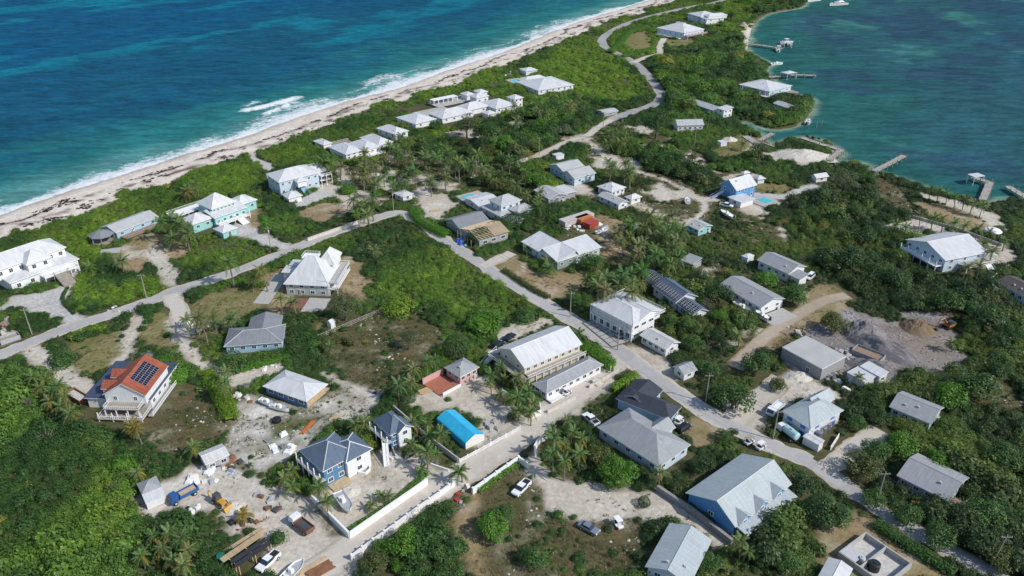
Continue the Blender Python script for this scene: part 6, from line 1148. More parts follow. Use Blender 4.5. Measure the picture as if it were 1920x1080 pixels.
palms([(760, 700), (775, 690), (800, 680), (815, 672), (745, 720), (770, 715)], 'coconut palm beside the pink cottage', 'palms beside the pink cottage', True); palms([(545, 880), (530, 895), (548, 912)], 'bushy palm outside the left compound wall', 'palms outside the compound wall', True, hgt=3.6)
palm(1238, 885, 'tall coconut palm against the front eave of the grey hall', None, 6.5, True); palms([(1392, 1018), (1408, 1030)], 'big coconut palm below the stone wall by the blue hall', 'palms below the stone wall', True); palms([(1388, 630), (1412, 618)], 'coconut palm in the trees beside the dirt track', 'palms by the dirt track', True); palm(1612, 706, 'coconut palm leaning over the white stepped shed', None, 5.0, True); palm(1790, 642, 'palm at the edge of the gravel lot', None, 3.6, True)
palms([(1747, 353), (1762, 357), (1779, 362), (1795, 368), (1810, 372), (1825, 379), (1843, 386)], 'slender palm in the evenly spaced row on the sandy shore', 'palms in the shore row', hgt=5.0, sc=.8); palms([(1730, 402), (1752, 405), (1772, 410), (1790, 416), (1808, 420), (1835, 428), (1856, 438)], 'palm along the low wall behind the waterfront house', 'palms along the low shore wall', sc=.85); palms([(1862, 470), (1845, 455), (1885, 452), (1812, 500), (1838, 497), (1700, 425), (1680, 418)], 'palm in the sandy garden of the waterfront house', 'palms of the waterfront garden', sc=.85)
palms([(248, 795), (258, 805)], 'yellowing palm in front of the red roofed house', 'palms before the red roofed house', True, col=(.26, .21, .05)); palm(362, 838, 'yellow green palm above the work yard', None, 3.6, True); palm(262, 885, 'palm leaning over the small work yard shed', None, 5.0, True); palms([(425, 700), (415, 715)], 'palm at the bend of the sand drive', 'palms at the sand drive', True); palm(618, 648, 'lone palm at the edge of the brown rough lot', None, 3.6, True)
palms([(525, 560), (552, 568)], 'palm shading the front patio of the tall white house', 'palms at the patio', True); palm(226, 488, 'coconut palm in the sandy yard of the blue bungalow', None, 3.6); palm(165, 500, 'palm sunk in the scrub beside the big white house', None, 2.2); palms([(430, 490), (495, 505), (470, 520)], 'palm on the verge across from the turquoise garage', 'palms on the verge'); palms([(352, 352), (368, 346), (345, 360)], 'palm by the beach steps of the turquoise house', 'palms at the beach steps')
palms([(1020, 490), (990, 465), (1035, 500)], 'small palm against the L shaped house wall', 'palms against the L shaped house', hgt=2.2); palm(1085, 625, 'palm at the roadside end of the apartment block', None, 3.6, True); palm(700, 470, 'small palm on the brown lawn by the tall white house', None, 2.2); palms([(560, 690), (1390, 268), (1333, 275)], 'palm', None) if False else None
palm(1392, 268, 'lone palm on the lawn above the lagoon docks', None, 3.6); palm(455, 965, 'yellow palm at the carport corner', None, 2.2, True, (.32, .25, .04)); palm(1515, 375, 'palm beside the concrete drive of the bright blue house', None, 2.2)
# ---------------------------------------------------------------- hedges
def hedge(pts, w, hh, col, label, cat='hedge', dens=58):
    line = smooth_line(px_line(pts), 4); segs = list(zip(line[:-1], line[1:])); ln = [math.hypot(b[0] - a[0], b[1] - a[1]) for a, b in segs]; tot = sum(ln); n = int(tot * dens * (w + 2 * hh) / 3); c = np.cumsum([0] + ln); ox, oy = line[0]
    def fn(r, n):
        d = r.uniform(0, tot, n); i = np.clip(np.searchsorted(c, d) - 1, 0, len(segs) - 1); A = np.array([s[0] for s in segs])[i]; B = np.array([s[1] for s in segs])[i]; t = ((d - c[i]) / np.maximum(np.array(ln)[i], 1e-6))[:, None]; p = A + (B - A) * t; dr = (B - A) / np.maximum(np.linalg.norm(B - A, axis=1), 1e-6)[:, None]
        th = r.uniform(0, math.pi, n); k = r.uniform(.75, 1.1, n) * (.85 + .3 * fbm(p[:, 0], p[:, 1], 2.5, 5, 2)); off = np.cos(th) * w / 2 * k; z = np.sin(th) ** .6 * hh * k; nx = np.stack([-dr[:, 1], dr[:, 0]], 1)
        return np.concatenate([p + nx * off[:, None] - np.array((ox, oy)), z[:, None]], 1), np.concatenate([nx * np.cos(th)[:, None], np.sin(th)[:, None]], 1)
    core = MB()
    for a, b in segs:
        dx, dy = b[0] - a[0], b[1] - a[1]; l = math.hypot(dx, dy) or 1; ex, ey = -dy / l * w * .24, dx / l * w * .24; a2 = (a[0] - ox, a[1] - oy); b2 = (b[0] - ox, b[1] - oy); z = hh * .55
        core.face([(a2[0] - ex, a2[1] - ey, z), (b2[0] - ex, b2[1] - ey, z), (b2[0] + ex, b2[1] + ey, z), (a2[0] + ex, a2[1] + ey, z)]); core.face([(a2[0] - ex, a2[1] - ey, 0), (b2[0] - ex, b2[1] - ey, 0), (b2[0] - ex, b2[1] - ey, z), (a2[0] - ex, a2[1] - ey, z)]); core.face([(a2[0] + ex, a2[1] + ey, 0), (b2[0] + ex, b2[1] + ey, 0), (b2[0] + ex, b2[1] + ey, z), (a2[0] + ex, a2[1] + ey, z)])
    me = leaf_cloud(n, fn, .2, 'leaf', len(line), core=(core.v, core.f)); o = tag(put('hedge', me, None, (ox, oy, 0)), label, cat); o.color = (*TREECOL[col], 1); ROADS.append((line, w - 2.2))
hedge([(1092, 655), (1115, 668), (1140, 688), (1152, 692)], 5.5, 2.6, 'bright', 'thick rounded hedge beside the end of the long low bungalow'); hedge([(1148, 735), (1175, 720), (1192, 708)], 2.6, 2.2, 'lime', 'bright hedge in front of the dark shingle roof'); hedge([(775, 400), (790, 420), (820, 436), (840, 445)], 4.5, 2.4, 'bright', 'bulky hedge along the curve of the road by the unfinished house')
hedge([(945, 508), (965, 522), (1000, 545), (1030, 560)], 2.4, 1.2, 'olive', 'row of low dark bushes along the brown yard'); hedge([(880, 460), (940, 432), (990, 410), (1048, 395)], 6.5, 4.2, 'dark', 'dark tall hedge between the two storey house and the L shaped house'); hedge([(655, 995), (720, 955), (800, 890)], 1.2, .9, 'bright', 'clipped green hedge inside the front compound wall'); hedge([(895, 922), (930, 895), (968, 868)], 2.4, 1.0, 'bright', 'grassy green bank behind the lower white wall')
hedge([(388, 700), (410, 735), (428, 772), (432, 792)], 4.5, 2.0, 'lime', 'long bright hedge running down from the sand drive'); hedge([(140, 590), (118, 562), (128, 540)], 1.2, .8, 'mid', 'low clipped edging hedge along the curved white drive'); hedge([(200, 618), (165, 622), (130, 640)], 3.0, 1.6, 'lime', 'sunlit hedge along the verge below the village road'); hedge([(440, 698), (500, 682), (545, 672)], 2.6, 1.5, 'bright', 'hedge along the back of the white roofed new house'); hedge([(1143, 100), (1160, 85), (1180, 62), (1215, 52)], 6, 2.2, 'bright', 'broad hedge between the shore road and the circular lawn')
hedge([(1165, 108), (1200, 100), (1225, 92)], 5, 2.0, 'bright', 'hedge closing the lower side of the circular lawn'); hedge([(1480, 815), (1500, 832)], 1.6, 1.0, 'olive', 'scruffy strip of plants in front of the tanker truck'); hedge([(1640, 985), (1700, 1025), (1790, 1080)], 3.0, 1.8, 'mid', 'untrimmed hedge along the lower side of the narrow lane'); hedge([(660, 650), (640, 640), (600, 655)], 2.2, 1.6, 'olive', 'scrubby border at the foot of the wooden fence')
# ================================================================ walls and fences
def wall_run(name, label, pts, hh, mat, th=.3, step=None, cap=None, pillars=None, cat='wall'):
    line = px_line(pts); o = thing(name, label, cat, (*line[0], 0)); ox, oy = line[0]
    for i, (a, b) in enumerate(zip(line[:-1], line[1:])):
        dx, dy = b[0] - a[0], b[1] - a[1]; l = math.hypot(dx, dy); rot = math.atan2(dy, dx); n = max(1, int(round(l / step))) if step else 1
        for k in range(n):
            p = MB(); p.box(0, l / n - (.0 if not step else .04), -th / 2, th / 2, -.3, hh); p.build('panel', mat, o, (a[0] - ox + dx * k / n, a[1] - oy + dy * k / n, 0), rot)
            if cap: q = MB(); q.box(0, l / n - .05, -th / 2 - .06, th / 2 + .06, hh, hh + .1); q.build('coping', cap, o, (a[0] - ox + dx * k / n, a[1] - oy + dy * k / n, 0), rot)
            if pillars: q = MB(); q.box(-.22, .22, -.22, .22, -.3, hh + .35); q.build('pillar', pillars, o, (a[0] - ox + dx * k / n, a[1] - oy + dy * k / n, 0), rot)
    ROADS.append((line, th + .2)); return o
def rail_fence(name, label, pts, hh, mat, sp=2.4, rails=3, picket=False):
    line = px_line(pts); o = thing(name, label, 'fence', (*line[0], 0)); ox, oy = line[0]; pm = None
    for a, b in zip(line[:-1], line[1:]):
        dx, dy = b[0] - a[0], b[1] - a[1]; l = math.hypot(dx, dy); rot = math.atan2(dy, dx); n = max(1, int(l / sp))
        pb = MB(); pb.box(-.09, .09, -.09, .09, -.2, hh + .12); pm = pb.mesh('post', [mat])
        for k in range(n + 1): put('post', pm, o, (a[0] - ox + dx * k / n, a[1] - oy + dy * k / n, 0), rot)
        for k in range(rails):
            r = MB(); r.box(0, l, -.04, .04, hh * (k + .6) / rails - .09, hh * (k + .6) / rails + .09); r.build('rail', mat, o, (a[0] - ox, a[1] - oy, 0), rot)
        if picket:
            r = MB()
            for k in range(int(l / .35)): r.box(k * .35, k * .35 + .2, -.075, -.045, .05, hh)
            q = r.build('pickets', mat, o, (a[0] - ox, a[1] - oy, 0), rot); q['kind'] = 'stuff'
    return o
wall_run('compound_wall', 'white wall enclosing the blue house compound', [(585, 938), (656, 1010), (802, 908)], 1.6, 'white_paint', cap='trim_white', step=6); wall_run('stepped_wall', 'long white stepped wall along the sand street', [(660, 1050), (700, 1020), (742, 990), (785, 958), (825, 930), (858, 905)], 1.3, 'white_paint', .4, step=3.5, pillars='trim_white')
wall_run('white_wall', 'white pillared wall above the parked white pickup', [(887, 926), (972, 866), (990, 878)], 1.5, 'white_paint', step=3.2, pillars='trim_white', cap='trim_white'); rail_fence('picket_fence', 'white picket fence between the tent yard and the sand street', [(862, 868), (975, 806)], 1.2, 'white_paint', 2.2, 2, True)
wall_run('yard_wall', 'pale grey wall behind the tent from the small blue house', [(738, 768), (800, 822), (860, 868)], 1.4, 'concrete', step=6); wall_run('gate_wall', 'curved white and blue gate wall at the sand street corner', [(1004, 856), (1002, 846), (1010, 832), (1026, 822)], 1.6, 'white_paint', cap='trim_white'); wall_run('garden_wall', 'white angled wall at the entrance below the palms by the apartments', [(996, 785), (1014, 778), (1012, 762)], 1.6, 'white_paint')
wall_run('stone_wall', 'long dark stone wall between the sand lot and the blue hall', [(1232, 920), (1300, 965), (1372, 1022)], 1.5, 'stone_wall', .7, step=5); wall_run('road_wall', 'low tan wall along the road below the turquoise house', [(577, 452), (640, 430), (697, 410)], 1.1, 'sand_wall', step=6, cap='sand_wall'); wall_run('low_wall', 'low sandy wall in front of the thick hedge', [(1104, 728), (1160, 697)], .9, 'sand_wall', .4); wall_run('low_wall', 'low sandy wall in front of the long low bungalow', [(1026, 775), (1078, 748)], .9, 'sand_wall', .4)
wall_run('shore_wall', 'long grey low wall behind the palm row on the lagoon shore', [(1698, 405), (1790, 430), (1878, 462)], 1.0, 'concrete', .4, step=8); rail_fence('timber_fence', 'long weathered timber fence along the brown rough lot', [(597, 636), (757, 568)], 1.5, 'weathered_wood', 2.6, 3); rail_fence('wire_fence', 'low pale fence beside the brown roofed house', [(1855, 528), (1880, 505), (1918, 492)], 1.0, 'white_paint', 2.5, 2)
wall_run('kerb_bed', 'low white curved kerb around the palm bed by the small blue house', [(790, 855), (800, 870), (830, 880), (842, 884)], .6, 'white_paint', .3); wall_run('kerb_bed', 'rounded white planter kerb in front of the dark blue house', [(665, 878), (672, 888), (685, 890), (694, 882), (692, 870)], .6, 'white_paint', .3); wall_run('kerb_bed', 'oval white kerb bed at the foot of the outside stairs', [(720, 850), (735, 862), (744, 858), (736, 842)], .5, 'white_paint', .3)
wall_run('white_fence', 'white board fence behind the lane of bushes at the kiosk', [(1556, 845), (1572, 820)], 1.2, 'white_paint', .15)
# slab parking lot: slabs with dark joints
a, b, c = P(1092, 606), P(1147, 651), P(1188, 623); du = (b - a); dv = (c - b); du.z = dv.z = 0; U1 = du.length; rot = math.atan2(du.y, du.x); v1 = abs(-dv.x * math.sin(rot) + dv.y * math.cos(rot)); lot = tag(put('parking_lot', None, None, (a.x, a.y, 0), rot), 'parking lot of pale slabs with dark planted joints', 'parking lot', None, 'structure')
base = MB(); base.box(-.3, U1 + .3, -.3, v1 + .3, -.2, .06); base.build('joint_bed', 'far_soil', lot); nu, nv = 7, 4; sb = MB(); sb.box(.14, U1 / nu - .14, .14, v1 / nv - .14, 0, .12); sm = sb.mesh('slab', ['slab'])
for i in range(nu):
    for j in range(nv): put('slab', sm, lot, (U1 * i / nu, v1 * j / nv, 0))
exclude((a.x, a.y), rot, -.5, U1 + .5, -.5, v1 + .5)
# ================================================================ poles and wires
POLES = {}
def pole(key, px, py, label, hh=8.6, lean=0.0):
    p = P(px, py); o = thing('utility_pole', label, 'pole', (p.x, p.y, 0)); b = MB(); b.tube([(0, 0, -.3), (lean, 0, hh)], [.17, .11], 7); b.build('pole_shaft', 'weathered_wood', o); q = MB(); q.box(lean - 1.1, lean + 1.1, -.06, .06, hh - .7, hh - .55); q.build('crossarm', 'weathered_wood', o)
    for x in (-.9, 0, .9): i = MB(); i.tube([(lean + x, 0, hh - .55), (lean + x, 0, hh - .3)], .06, 5); i.build('insulator', 'pipe', o)
    if key in ('c', 'd', 'k'): i = MB(); i.tube([(lean, .35, hh - 2.2), (lean, .35, hh - 1.2)], .28, 8); i.build('transformer', 'pipe', o)
    POLES[key] = Vector((p.x + lean, p.y, hh - .3)); exclude(p, 0, -.4, .4, -.4, .4)
for a in (('a', 60, 627, 'utility pole in the bushes beside the road at the dumpster'), ('b', 275, 560, 'utility pole at the driveway of the blue bungalow'), ('c', 508, 468, 'utility pole on the verge above the pyramid roof'), ('d', 738, 396, 'utility pole at the road junction next to the white shed'), ('e', 894, 337, 'utility pole deep among the palms of the villa garden'), ('f', 1011, 291, 'utility pole on the sandy back road'), ('g', 1131, 240, 'utility pole in the scrub near the small pale shed'), ('h', 1302, 273, 'pale utility pole below the faceted white cottage'),
          ('j', 1069, 594, 'utility pole at the corner of the brown yard'), ('k', 1158, 656, 'utility pole at the corner of the slab parking lot'), ('l', 1323, 754, 'utility pole under the spreading dark tree'), ('m', 1449, 824, 'utility pole beside the tanker truck'), ('n', 1644, 943, 'utility pole on the bank of the narrow lane'), ('o', 1856, 1064, 'leaning utility pole at the low end of the narrow lane', 8.6, .9)): pole(*a)
def wires(keys, label):
    o = MB()
    for k0, k1 in zip(keys[:-1], keys[1:]):
        for off in (-.9, .9):
            a, b = POLES[k0], POLES[k1]; o.tube([a.lerp(b, t / 8) + Vector((off, 0, -1.0 * 4 * (t / 8) * (1 - t / 8))) for t in range(9)], .035, 3, caps=False)
    tag(o.build('power_line', 'dark_metal'), label, 'cable')
wires('abcdefg', 'pair of power lines following the beach side of the village'); wires('djklmno', 'pair of power lines following the road down to the narrow lane'); wires('fh', 'power line crossing to the lagoon cottage')
# ================================================================ vehicles
def place2(rear, front):
    a, b = P(*rear), P(*front); c = (a + b) / 2; return (c.x, c.y, 0), math.atan2(b.y - a.y, b.x - a.x)
wh = {}
def wheels(o, xs, half, rad):
    if rad not in wh:
        w = MB(); w.tube([(0, -.13, 0), (0, .13, 0)], rad, 12); h_ = MB(); h_.tube([(0, -.14, 0), (0, .14, 0)], rad * .55, 8); wh[rad] = (w.mesh('wheel', ['black_rubber']), h_.mesh('hubcap', ['pipe']))
    for x in xs:
        for s_ in (-1, 1): w = put('wheel', wh[rad][0], o, (x, s_ * half, rad)); put('hubcap', wh[rad][1], w)
def vehicle(name, label, cat, rear, front): loc, rot = place2(rear, front); o = thing(name, label, cat, loc, rot); exclude(loc, rot, -3.2, 3.2, -1.4, 1.4); return o
def pickup(label, rear, front, col='car_white', load=None):
    o = vehicle('pickup_truck', label, 'pickup', rear, front); b = MB(); b.prism([(-2.6, .45), (2.55, .45), (2.65, .8), (2.5, 1.0), (1.3, 1.1), (-.9, 1.1), (-2.6, 1.1)], -.92, .92); b.build('body', col, o); c = MB(); i = 0
    c.v = [(1.35, -.86, 1.1), (1.35, .86, 1.1), (-.85, .86, 1.1), (-.85, -.86, 1.1), (.65, -.72, 1.72), (.65, .72, 1.72), (-.65, .72, 1.72), (-.65, -.72, 1.72)]; c.f = [(0, 1, 5, 4), (1, 2, 6, 5), (2, 3, 7, 6), (3, 0, 4, 7)]; c.m = [0] * 4; c.build('cab_glass', 'glass', o)
    r = MB(); r.box(-.7, .7, -.74, .74, 1.7, 1.78); r.build('cab_roof', col, o); d = MB(); d.box(-2.5, -.98, -.78, .78, 1.0, 1.13); d.build('bed_floor', load or 'black_plastic', o)
    for y in (-.92, .8): e = MB(); e.box(-2.6, -.95, y, y + .12, 1.1, 1.3); e.build('bed_side', col, o)
    e = MB(); e.box(-2.62, -2.5, -.8, .8, 1.1, 1.3); e.build('tailgate', col, o)
    for y in (-.7, .7): e = MB(); e.box(2.58, 2.68, y - .16, y + .16, .72, .86); e.build('headlight', 'glass', o)
    wheels(o, (-1.65, 1.7), .86, .4); return o
def sedan(label, rear, front, col, van=False, cat='car'):
    o = vehicle('parked_car', label, cat, rear, front); b = MB(); b.prism([(-2.2, .35), (2.15, .35), (2.28, .62), (2.1, .8), (1.0, .95), (-1.6, .98), (-2.25, .9)] if not van else [(-2.1, .35), (2.0, .35), (2.1, .7), (1.9, .95), (1.2, 1.05), (-2.1, 1.1)], -.88, .88); b.build('body', col, o); c = MB(); f, r_ = (.95, -1.75) if not van else (1.2, -2.08); ft, rt = (.3, -1.05) if not van else (.5, -1.9); z0, z1 = (.94, 1.42) if not van else (1.05, 1.72)
    c.v = [(f, -.82, z0), (f, .82, z0), (r_, .82, z0), (r_, -.82, z0), (ft, -.62, z1), (ft, .62, z1), (rt, .62, z1), (rt, -.62, z1)]; c.f = [(0, 1, 5, 4), (1, 2, 6, 5), (2, 3, 7, 6), (3, 0, 4, 7)]; c.m = [0] * 4; c.build('window_glass', 'glass', o); e = MB(); e.box(rt - .04, ft + .04, -.64, .64, z1 - .01, z1 + .05); e.build('roof', col, o)
    for y in (-.62, .62): e = MB(); e.box(2.16, 2.3, y - .18, y + .18, .6, .74); e.build('headlight', 'trim_white', o)
    wheels(o, (-1.35, 1.38), .82, .33); return o
def golf_cart(label, rear, front, top='canvas', col='car_white'):
    o = vehicle('golf_cart', label, 'golf cart', rear, front); b = MB(); b.prism([(-1.2, .3), (1.2, .3), (1.25, .75), (.85, .85), (.6, .4), (-.3, .4), (-.4, .75), (-1.2, .8)], -.58, .58); b.build('body', col, o); s_ = MB(); s_.box(-.6, -.1, -.52, .52, .7, .9); s_.box(-.7, -.58, -.52, .52, .9, 1.3); s_.build('seat', 'black_plastic', o); r = MB(); r.box(-1.1, .75, -.62, .62, 1.85, 1.95); r.build('canopy', top, o)
    for x, y in ((-1.0, -.55), (-1.0, .55), (.65, -.55), (.65, .55)): q = MB(); q.tube([(x, y, .5), (x, y, 1.86)], .035, 5); q.build('post', 'dark_metal', o)
    wheels(o, (-.8, .8), .52, .24); return o
def work_truck(label, rear, front, col, bed, bedload=None, tank=False):
    o = vehicle('work_truck', label, 'truck', rear, front); b = MB(); b.box(-3.0, 3.0, -.5, .5, .55, .8); b.build('chassis', 'dark_metal', o); c = MB(); c.prism([(1.3, .7), (3.0, .7), (3.05, 1.4), (2.6, 2.3), (1.3, 2.35)], -1.0, 1.0); c.build('cab', col, o); g = MB(); g.face([(3.07, -.85, 1.45), (3.07, .85, 1.45), (2.66, .85, 2.2), (2.66, -.85, 2.2)]); g.build('windscreen', 'glass', o)
    if tank: t = MB(); t.tube([(-3.0, 0, 1.75), (-2.8, 0, 1.75), (.9, 0, 1.75), (1.1, 0, 1.75)], [.7, 1.0, 1.0, .7], 14); t.build('tank', bed, o); t = MB(); t.tube([(-1, 0, 2.7), (-1, 0, 2.95)], .3, 8); t.build('tank_hatch', bed, o)
    else:
        t = MB(); t.box(-3.1, 1.1, -1.05, 1.05, .95, 1.1)
        for a in ((-3.1, 1.1, -1.05, -.97), (-3.1, 1.1, .97, 1.05), (1.02, 1.1, -.97, .97), (-3.1, -3.02, -.97, .97)): t.box(a[0], a[1], a[2], a[3], 1.1, 1.75)
        t.build('dump_bed', bed, o)
        if bedload: l = MB(); l.box(-2.9, .9, -.93, .93, 1.1, 1.55, tap=.2); l.build('load', bedload, o)
    wheels(o, (-2.1, 2.1), .95, .48); return o
pickup('white crew pickup parked beside the black roofed carport', (520, 1042), (487, 1073)); pickup('small white pickup parked on the rough lot under the white wall', (985, 912), (970, 927)); pickup('white pickup parked behind the grey hall', (1115, 797), (1100, 784)); pickup('white pickup at the edge of the scrub by the boat trailer', (1352, 386), (1371, 390)); sedan('blue grey sedan parked on the dry grass', (1089, 986), (1119, 1002), 'car_silver'); sedan('pale van parked by the porch of the white grey roofed house', (1524, 517), (1512, 527), 'car_white', True, 'van'); sedan('dark car parked on the sand behind the apartments', (948, 640), (962, 630), 'car_black'); sedan('dark jeep standing under the hedge behind the apartments', (928, 655), (940, 646), 'car_black', True)
sedan('dark car tucked under the gallery of the white two storey building', (1160, 633), (1175, 628), 'car_silver'); sedan('black car under the eave of the grey hall', (1272, 812), (1290, 800), 'car_black', True); golf_cart('white topped golf cart beside the black car', (1268, 797), (1277, 791)); golf_cart('tan topped golf cart on the road verge', (1399, 834), (1409, 829), 'straw'); golf_cart('cream topped golf cart next to the tan one', (1421, 844), (1431, 838), 'canvas'); golf_cart('white golf cart on the sand lot past the sedan', (1154, 980), (1164, 993), 'boat_white'); golf_cart('white roofed cart parked at the long low bungalow', (1057, 742), (1069, 735), 'boat_white')
work_truck('blue dump truck with sandy load in the work yard', (362, 925), (328, 943), 'car_blue', 'car_blue', 'timber'); work_truck('white cab flatbed truck loaded with rusty scrap', (582, 1002), (551, 978), 'car_white', 'rust', 'dark_metal'); work_truck('pale green tank truck beside the roadside pole', (1488, 827), (1464, 808), 'car_white', 'car_teal', tank=True); work_truck('white box truck parked at the corner of the blue shuttered house', (1462, 764), (1443, 782), 'car_white', 'car_white', 'boat_white')
def digger(label, px, py, ang, col, boom_dir=1, bucket=True):
    p = P(px, py); o = thing('excavator', label, 'excavator', (p.x, p.y, 0), ang); o.scale = (.85,) * 3; exclude(p, ang, -2.5, 7, -2, 2)
    for y in (-1.1, 1.1): t = MB(); t.prism([(-1.9, .15), (-1.6, 0), (1.6, 0), (1.9, .15), (1.9, .6), (1.6, .8), (-1.6, .8), (-1.9, .6)], y - .3, y + .3); t.build('track', 'black_rubber', o)
    b = MB(); b.box(-1.9, 1.2, -1.2, 1.2, .85, 1.75); b.build('body', col, o); c = MB(); c.box(.1, 1.5, .2, 1.2, 1.75, 2.9, tap=.08); c.build('cab', 'glass', o); e = MB(); e.box(-1.95, -.6, -1.15, 1.15, 1.75, 2.1); e.build('counterweight', 'dark_metal', o)
    q = MB(); q.tube([(1.0, -.4, 1.6), (2.8, -.4, 4.2), (4.9, -.4, 3.8)], [.28, .3, .2], 6); q.build('boom', col, o); q = MB(); q.tube([(4.8, -.4, 4.1), (5.6, -.4, 1.0)], [.22, .14], 6); q.build('dipper_arm', col, o); q = MB(); q.prism([(5.2, .9), (6.0, .9), (5.7, .1), (5.0, .15)], -.9, .1); q.build('bucket', 'dark_metal', o)
digger('orange excavator with dark cab by the brown soil mound', 1778, 614, R(205), 'machine_orange')
p = P(412, 945); o = thing('backhoe_loader', 'yellow backhoe loader working beside the sand heap', 'loader', (p.x, p.y, 0), R(-35)); b = MB(); b.box(-1.6, 1.7, -.6, .6, .7, 1.35); b.build('body', 'machine_yellow', o); c = MB(); c.box(-1.2, .2, -.7, .7, 1.35, 2.6, tap=.08); c.build('cab', 'dark_metal', o); q = MB(); q.tube([(1.2, -.5, 1.2), (2.8, -.5, .5)], .1, 5); q.tube([(1.2, .5, 1.2), (2.8, .5, .5)], .1, 5); q.build('loader_arms', 'machine_yellow', o); q = MB(); q.prism([(2.7, 0.05), (3.5, .05), (3.0, .9), (2.7, .9)], -1.05, 1.05); q.build('front_bucket', 'machine_yellow', o); q = MB(); q.tube([(-1.6, 0, 1.0), (-2.6, 0, 2.6), (-3.6, 0, 1.4), (-3.5, 0, .3)], [.16, .14, .1, .16], 6); q.build('backhoe_arm', 'machine_yellow', o); wheels(o, (-1.0, 1.2), .8, .55); exclude(p, 0, -3, 3, -2, 2)
# ================================================================ boats
def hull(L_, w, hh, bow=.35, n=9):
    v = []; f = []
    for i in range(n + 1):
        t = i / n; x = -L_ / 2 + L_ * t; k = 1.0 if t < 1 - bow else max(0.02, 1 - ((t - 1 + bow) / bow) ** 2.2); hw = w / 2 * k * (.92 + .08 * min(1, t * 4)); sh = hh * (1 + .25 * t * t); v += [(x, -hw, sh), (x, -hw * .75, hh * .35), (x, 0, 0 if t < .8 else hh * .5 * (t - .8) / .2), (x, hw * .75, hh * .35), (x, hw, sh)]
    for i in range(n):
        a = i * 5
        for k in range(4): f.append((a + k, a + k + 1, a + k + 6, a + k + 5))
    f.append((0, 1, 2, 3, 4)); b = MB(); b.v = v; b.f = f; b.m = [0] * len(f); d = MB()
    for i in range(n): a, c = v[i * 5], v[i * 5 + 5]; dz = hh * .25; d.face([(a[0], a[1] * .9, a[2] - dz), (c[0], c[1] * .9, c[2] - dz), (c[0], -c[1] * .9, c[2] - dz), (a[0], -a[1] * .9, a[2] - dz)])
    return b, d
def boat(label, rear, front, L_=7.0, w=2.3, z=SEA - .35, top=None, col='boat_white', name='motor_boat', engine=True, group=None):
    a, b = P(*rear, z), P(*front, z); c = (a + b) / 2; o = thing(name, label, 'boat', (c.x, c.y, z), math.atan2(b.y - a.y, b.x - a.x), group); o.scale = (1.5,) * 3 if c.y > 400 else (1,) * 3; h_, d = hull(L_, w, 1.1); h_.build('hull', col, o); d.build('deck', 'boat_grey' if col != 'boat_grey' else 'boat_white', o)
    q = MB(); q.box(-.5, .4, -.45, .45, .8, 1.75, tap=.1); q.build('console', 'boat_white', o); s_ = MB(); s_.box(-1.6, -1.1, -.6, .6, .8, 1.3); s_.build('seat', 'canvas', o)
    if top:
        t = MB(); t.box(-1.2, .9, -.9, .9, 2.6, 2.7); t.build('t_top', top, o)
        for x in (-.9, .6):
            for y in (-.7, .7): t = MB(); t.tube([(x, y, .8), (x, y, 2.6)], .04, 5); t.build('post', 'pipe', o)
    if engine: t = MB(); t.box(-L_ / 2 - .55, -L_ / 2 + .0, -.25, .25, .5, 1.5, tap=.05); t.build('outboard_motor', 'black_plastic', o)
    if z > -.5: exclude(c, 0, -2.5, 2.5, -2.5, 2.5)
    return o
boat('white centre console with canopy moored at the end of the beach dock', (1463, 84), (1485, 82), 8, 2.6, top='boat_white'); boat('white open boat tied near the beach dock gazebo', (1478, 93), (1483, 78), 7.5, top=None); boat('small white motor boat tied on the inner side of the beach dock', (1458, 104), (1460, 90), 7, top='canvas'); boat('white skiff moored off the shore between the two docks', (1445, 124), (1466, 122), 6.5, 2.1)
boat('white skiff moored by the leaning stakes in the cove', (1512, 236), (1518, 230), 5, 1.8); boat('white dinghy standing on the grass inside the dirt loop', (1289, 389), (1291, 370), 5, 2.6, 0.1, col='boat_white', engine=False, name='dinghy'); boat('long white boat lying on the grass by the long grey roofed house', (1380, 572), (1406, 589), 7.5, 2.0, .15, name='beached_boat', engine=False); boat('grey boat on a trailer beside the white pickup', (1376, 411), (1350, 397), 7.5, 2.5, .5, col='boat_grey', name='trailer_boat'); boat('dark trimmed boat on a trailer at the patio corner', (1438, 600), (1418, 588), 6, 2.0, .5, col='boat_grey', name='trailer_boat'); boat('white boat hull parked at the bottom of the work yard', (533, 1093), (562, 1064), 6.5, 2.2, .5, name='trailer_boat')
boat('overturned white skiff hull beside the new house', (495, 756), (509, 762), 5, 1.7, .1, name='skiff', engine=False); boat('white skiff with torn cover on the weedy ground', (515, 766), (536, 772), 5.5, 1.6, .1, name='skiff', engine=False); boat('narrow rowing skiff lying in the dirt behind the red container', (1118, 440), (1140, 432), 6, 1.6, .1, name='skiff', engine=False); boat('white boat in the enclosed compound under the young palms', (633, 928), (658, 965), 6.5, 2.4, .3, name='covered_boat', engine=False)
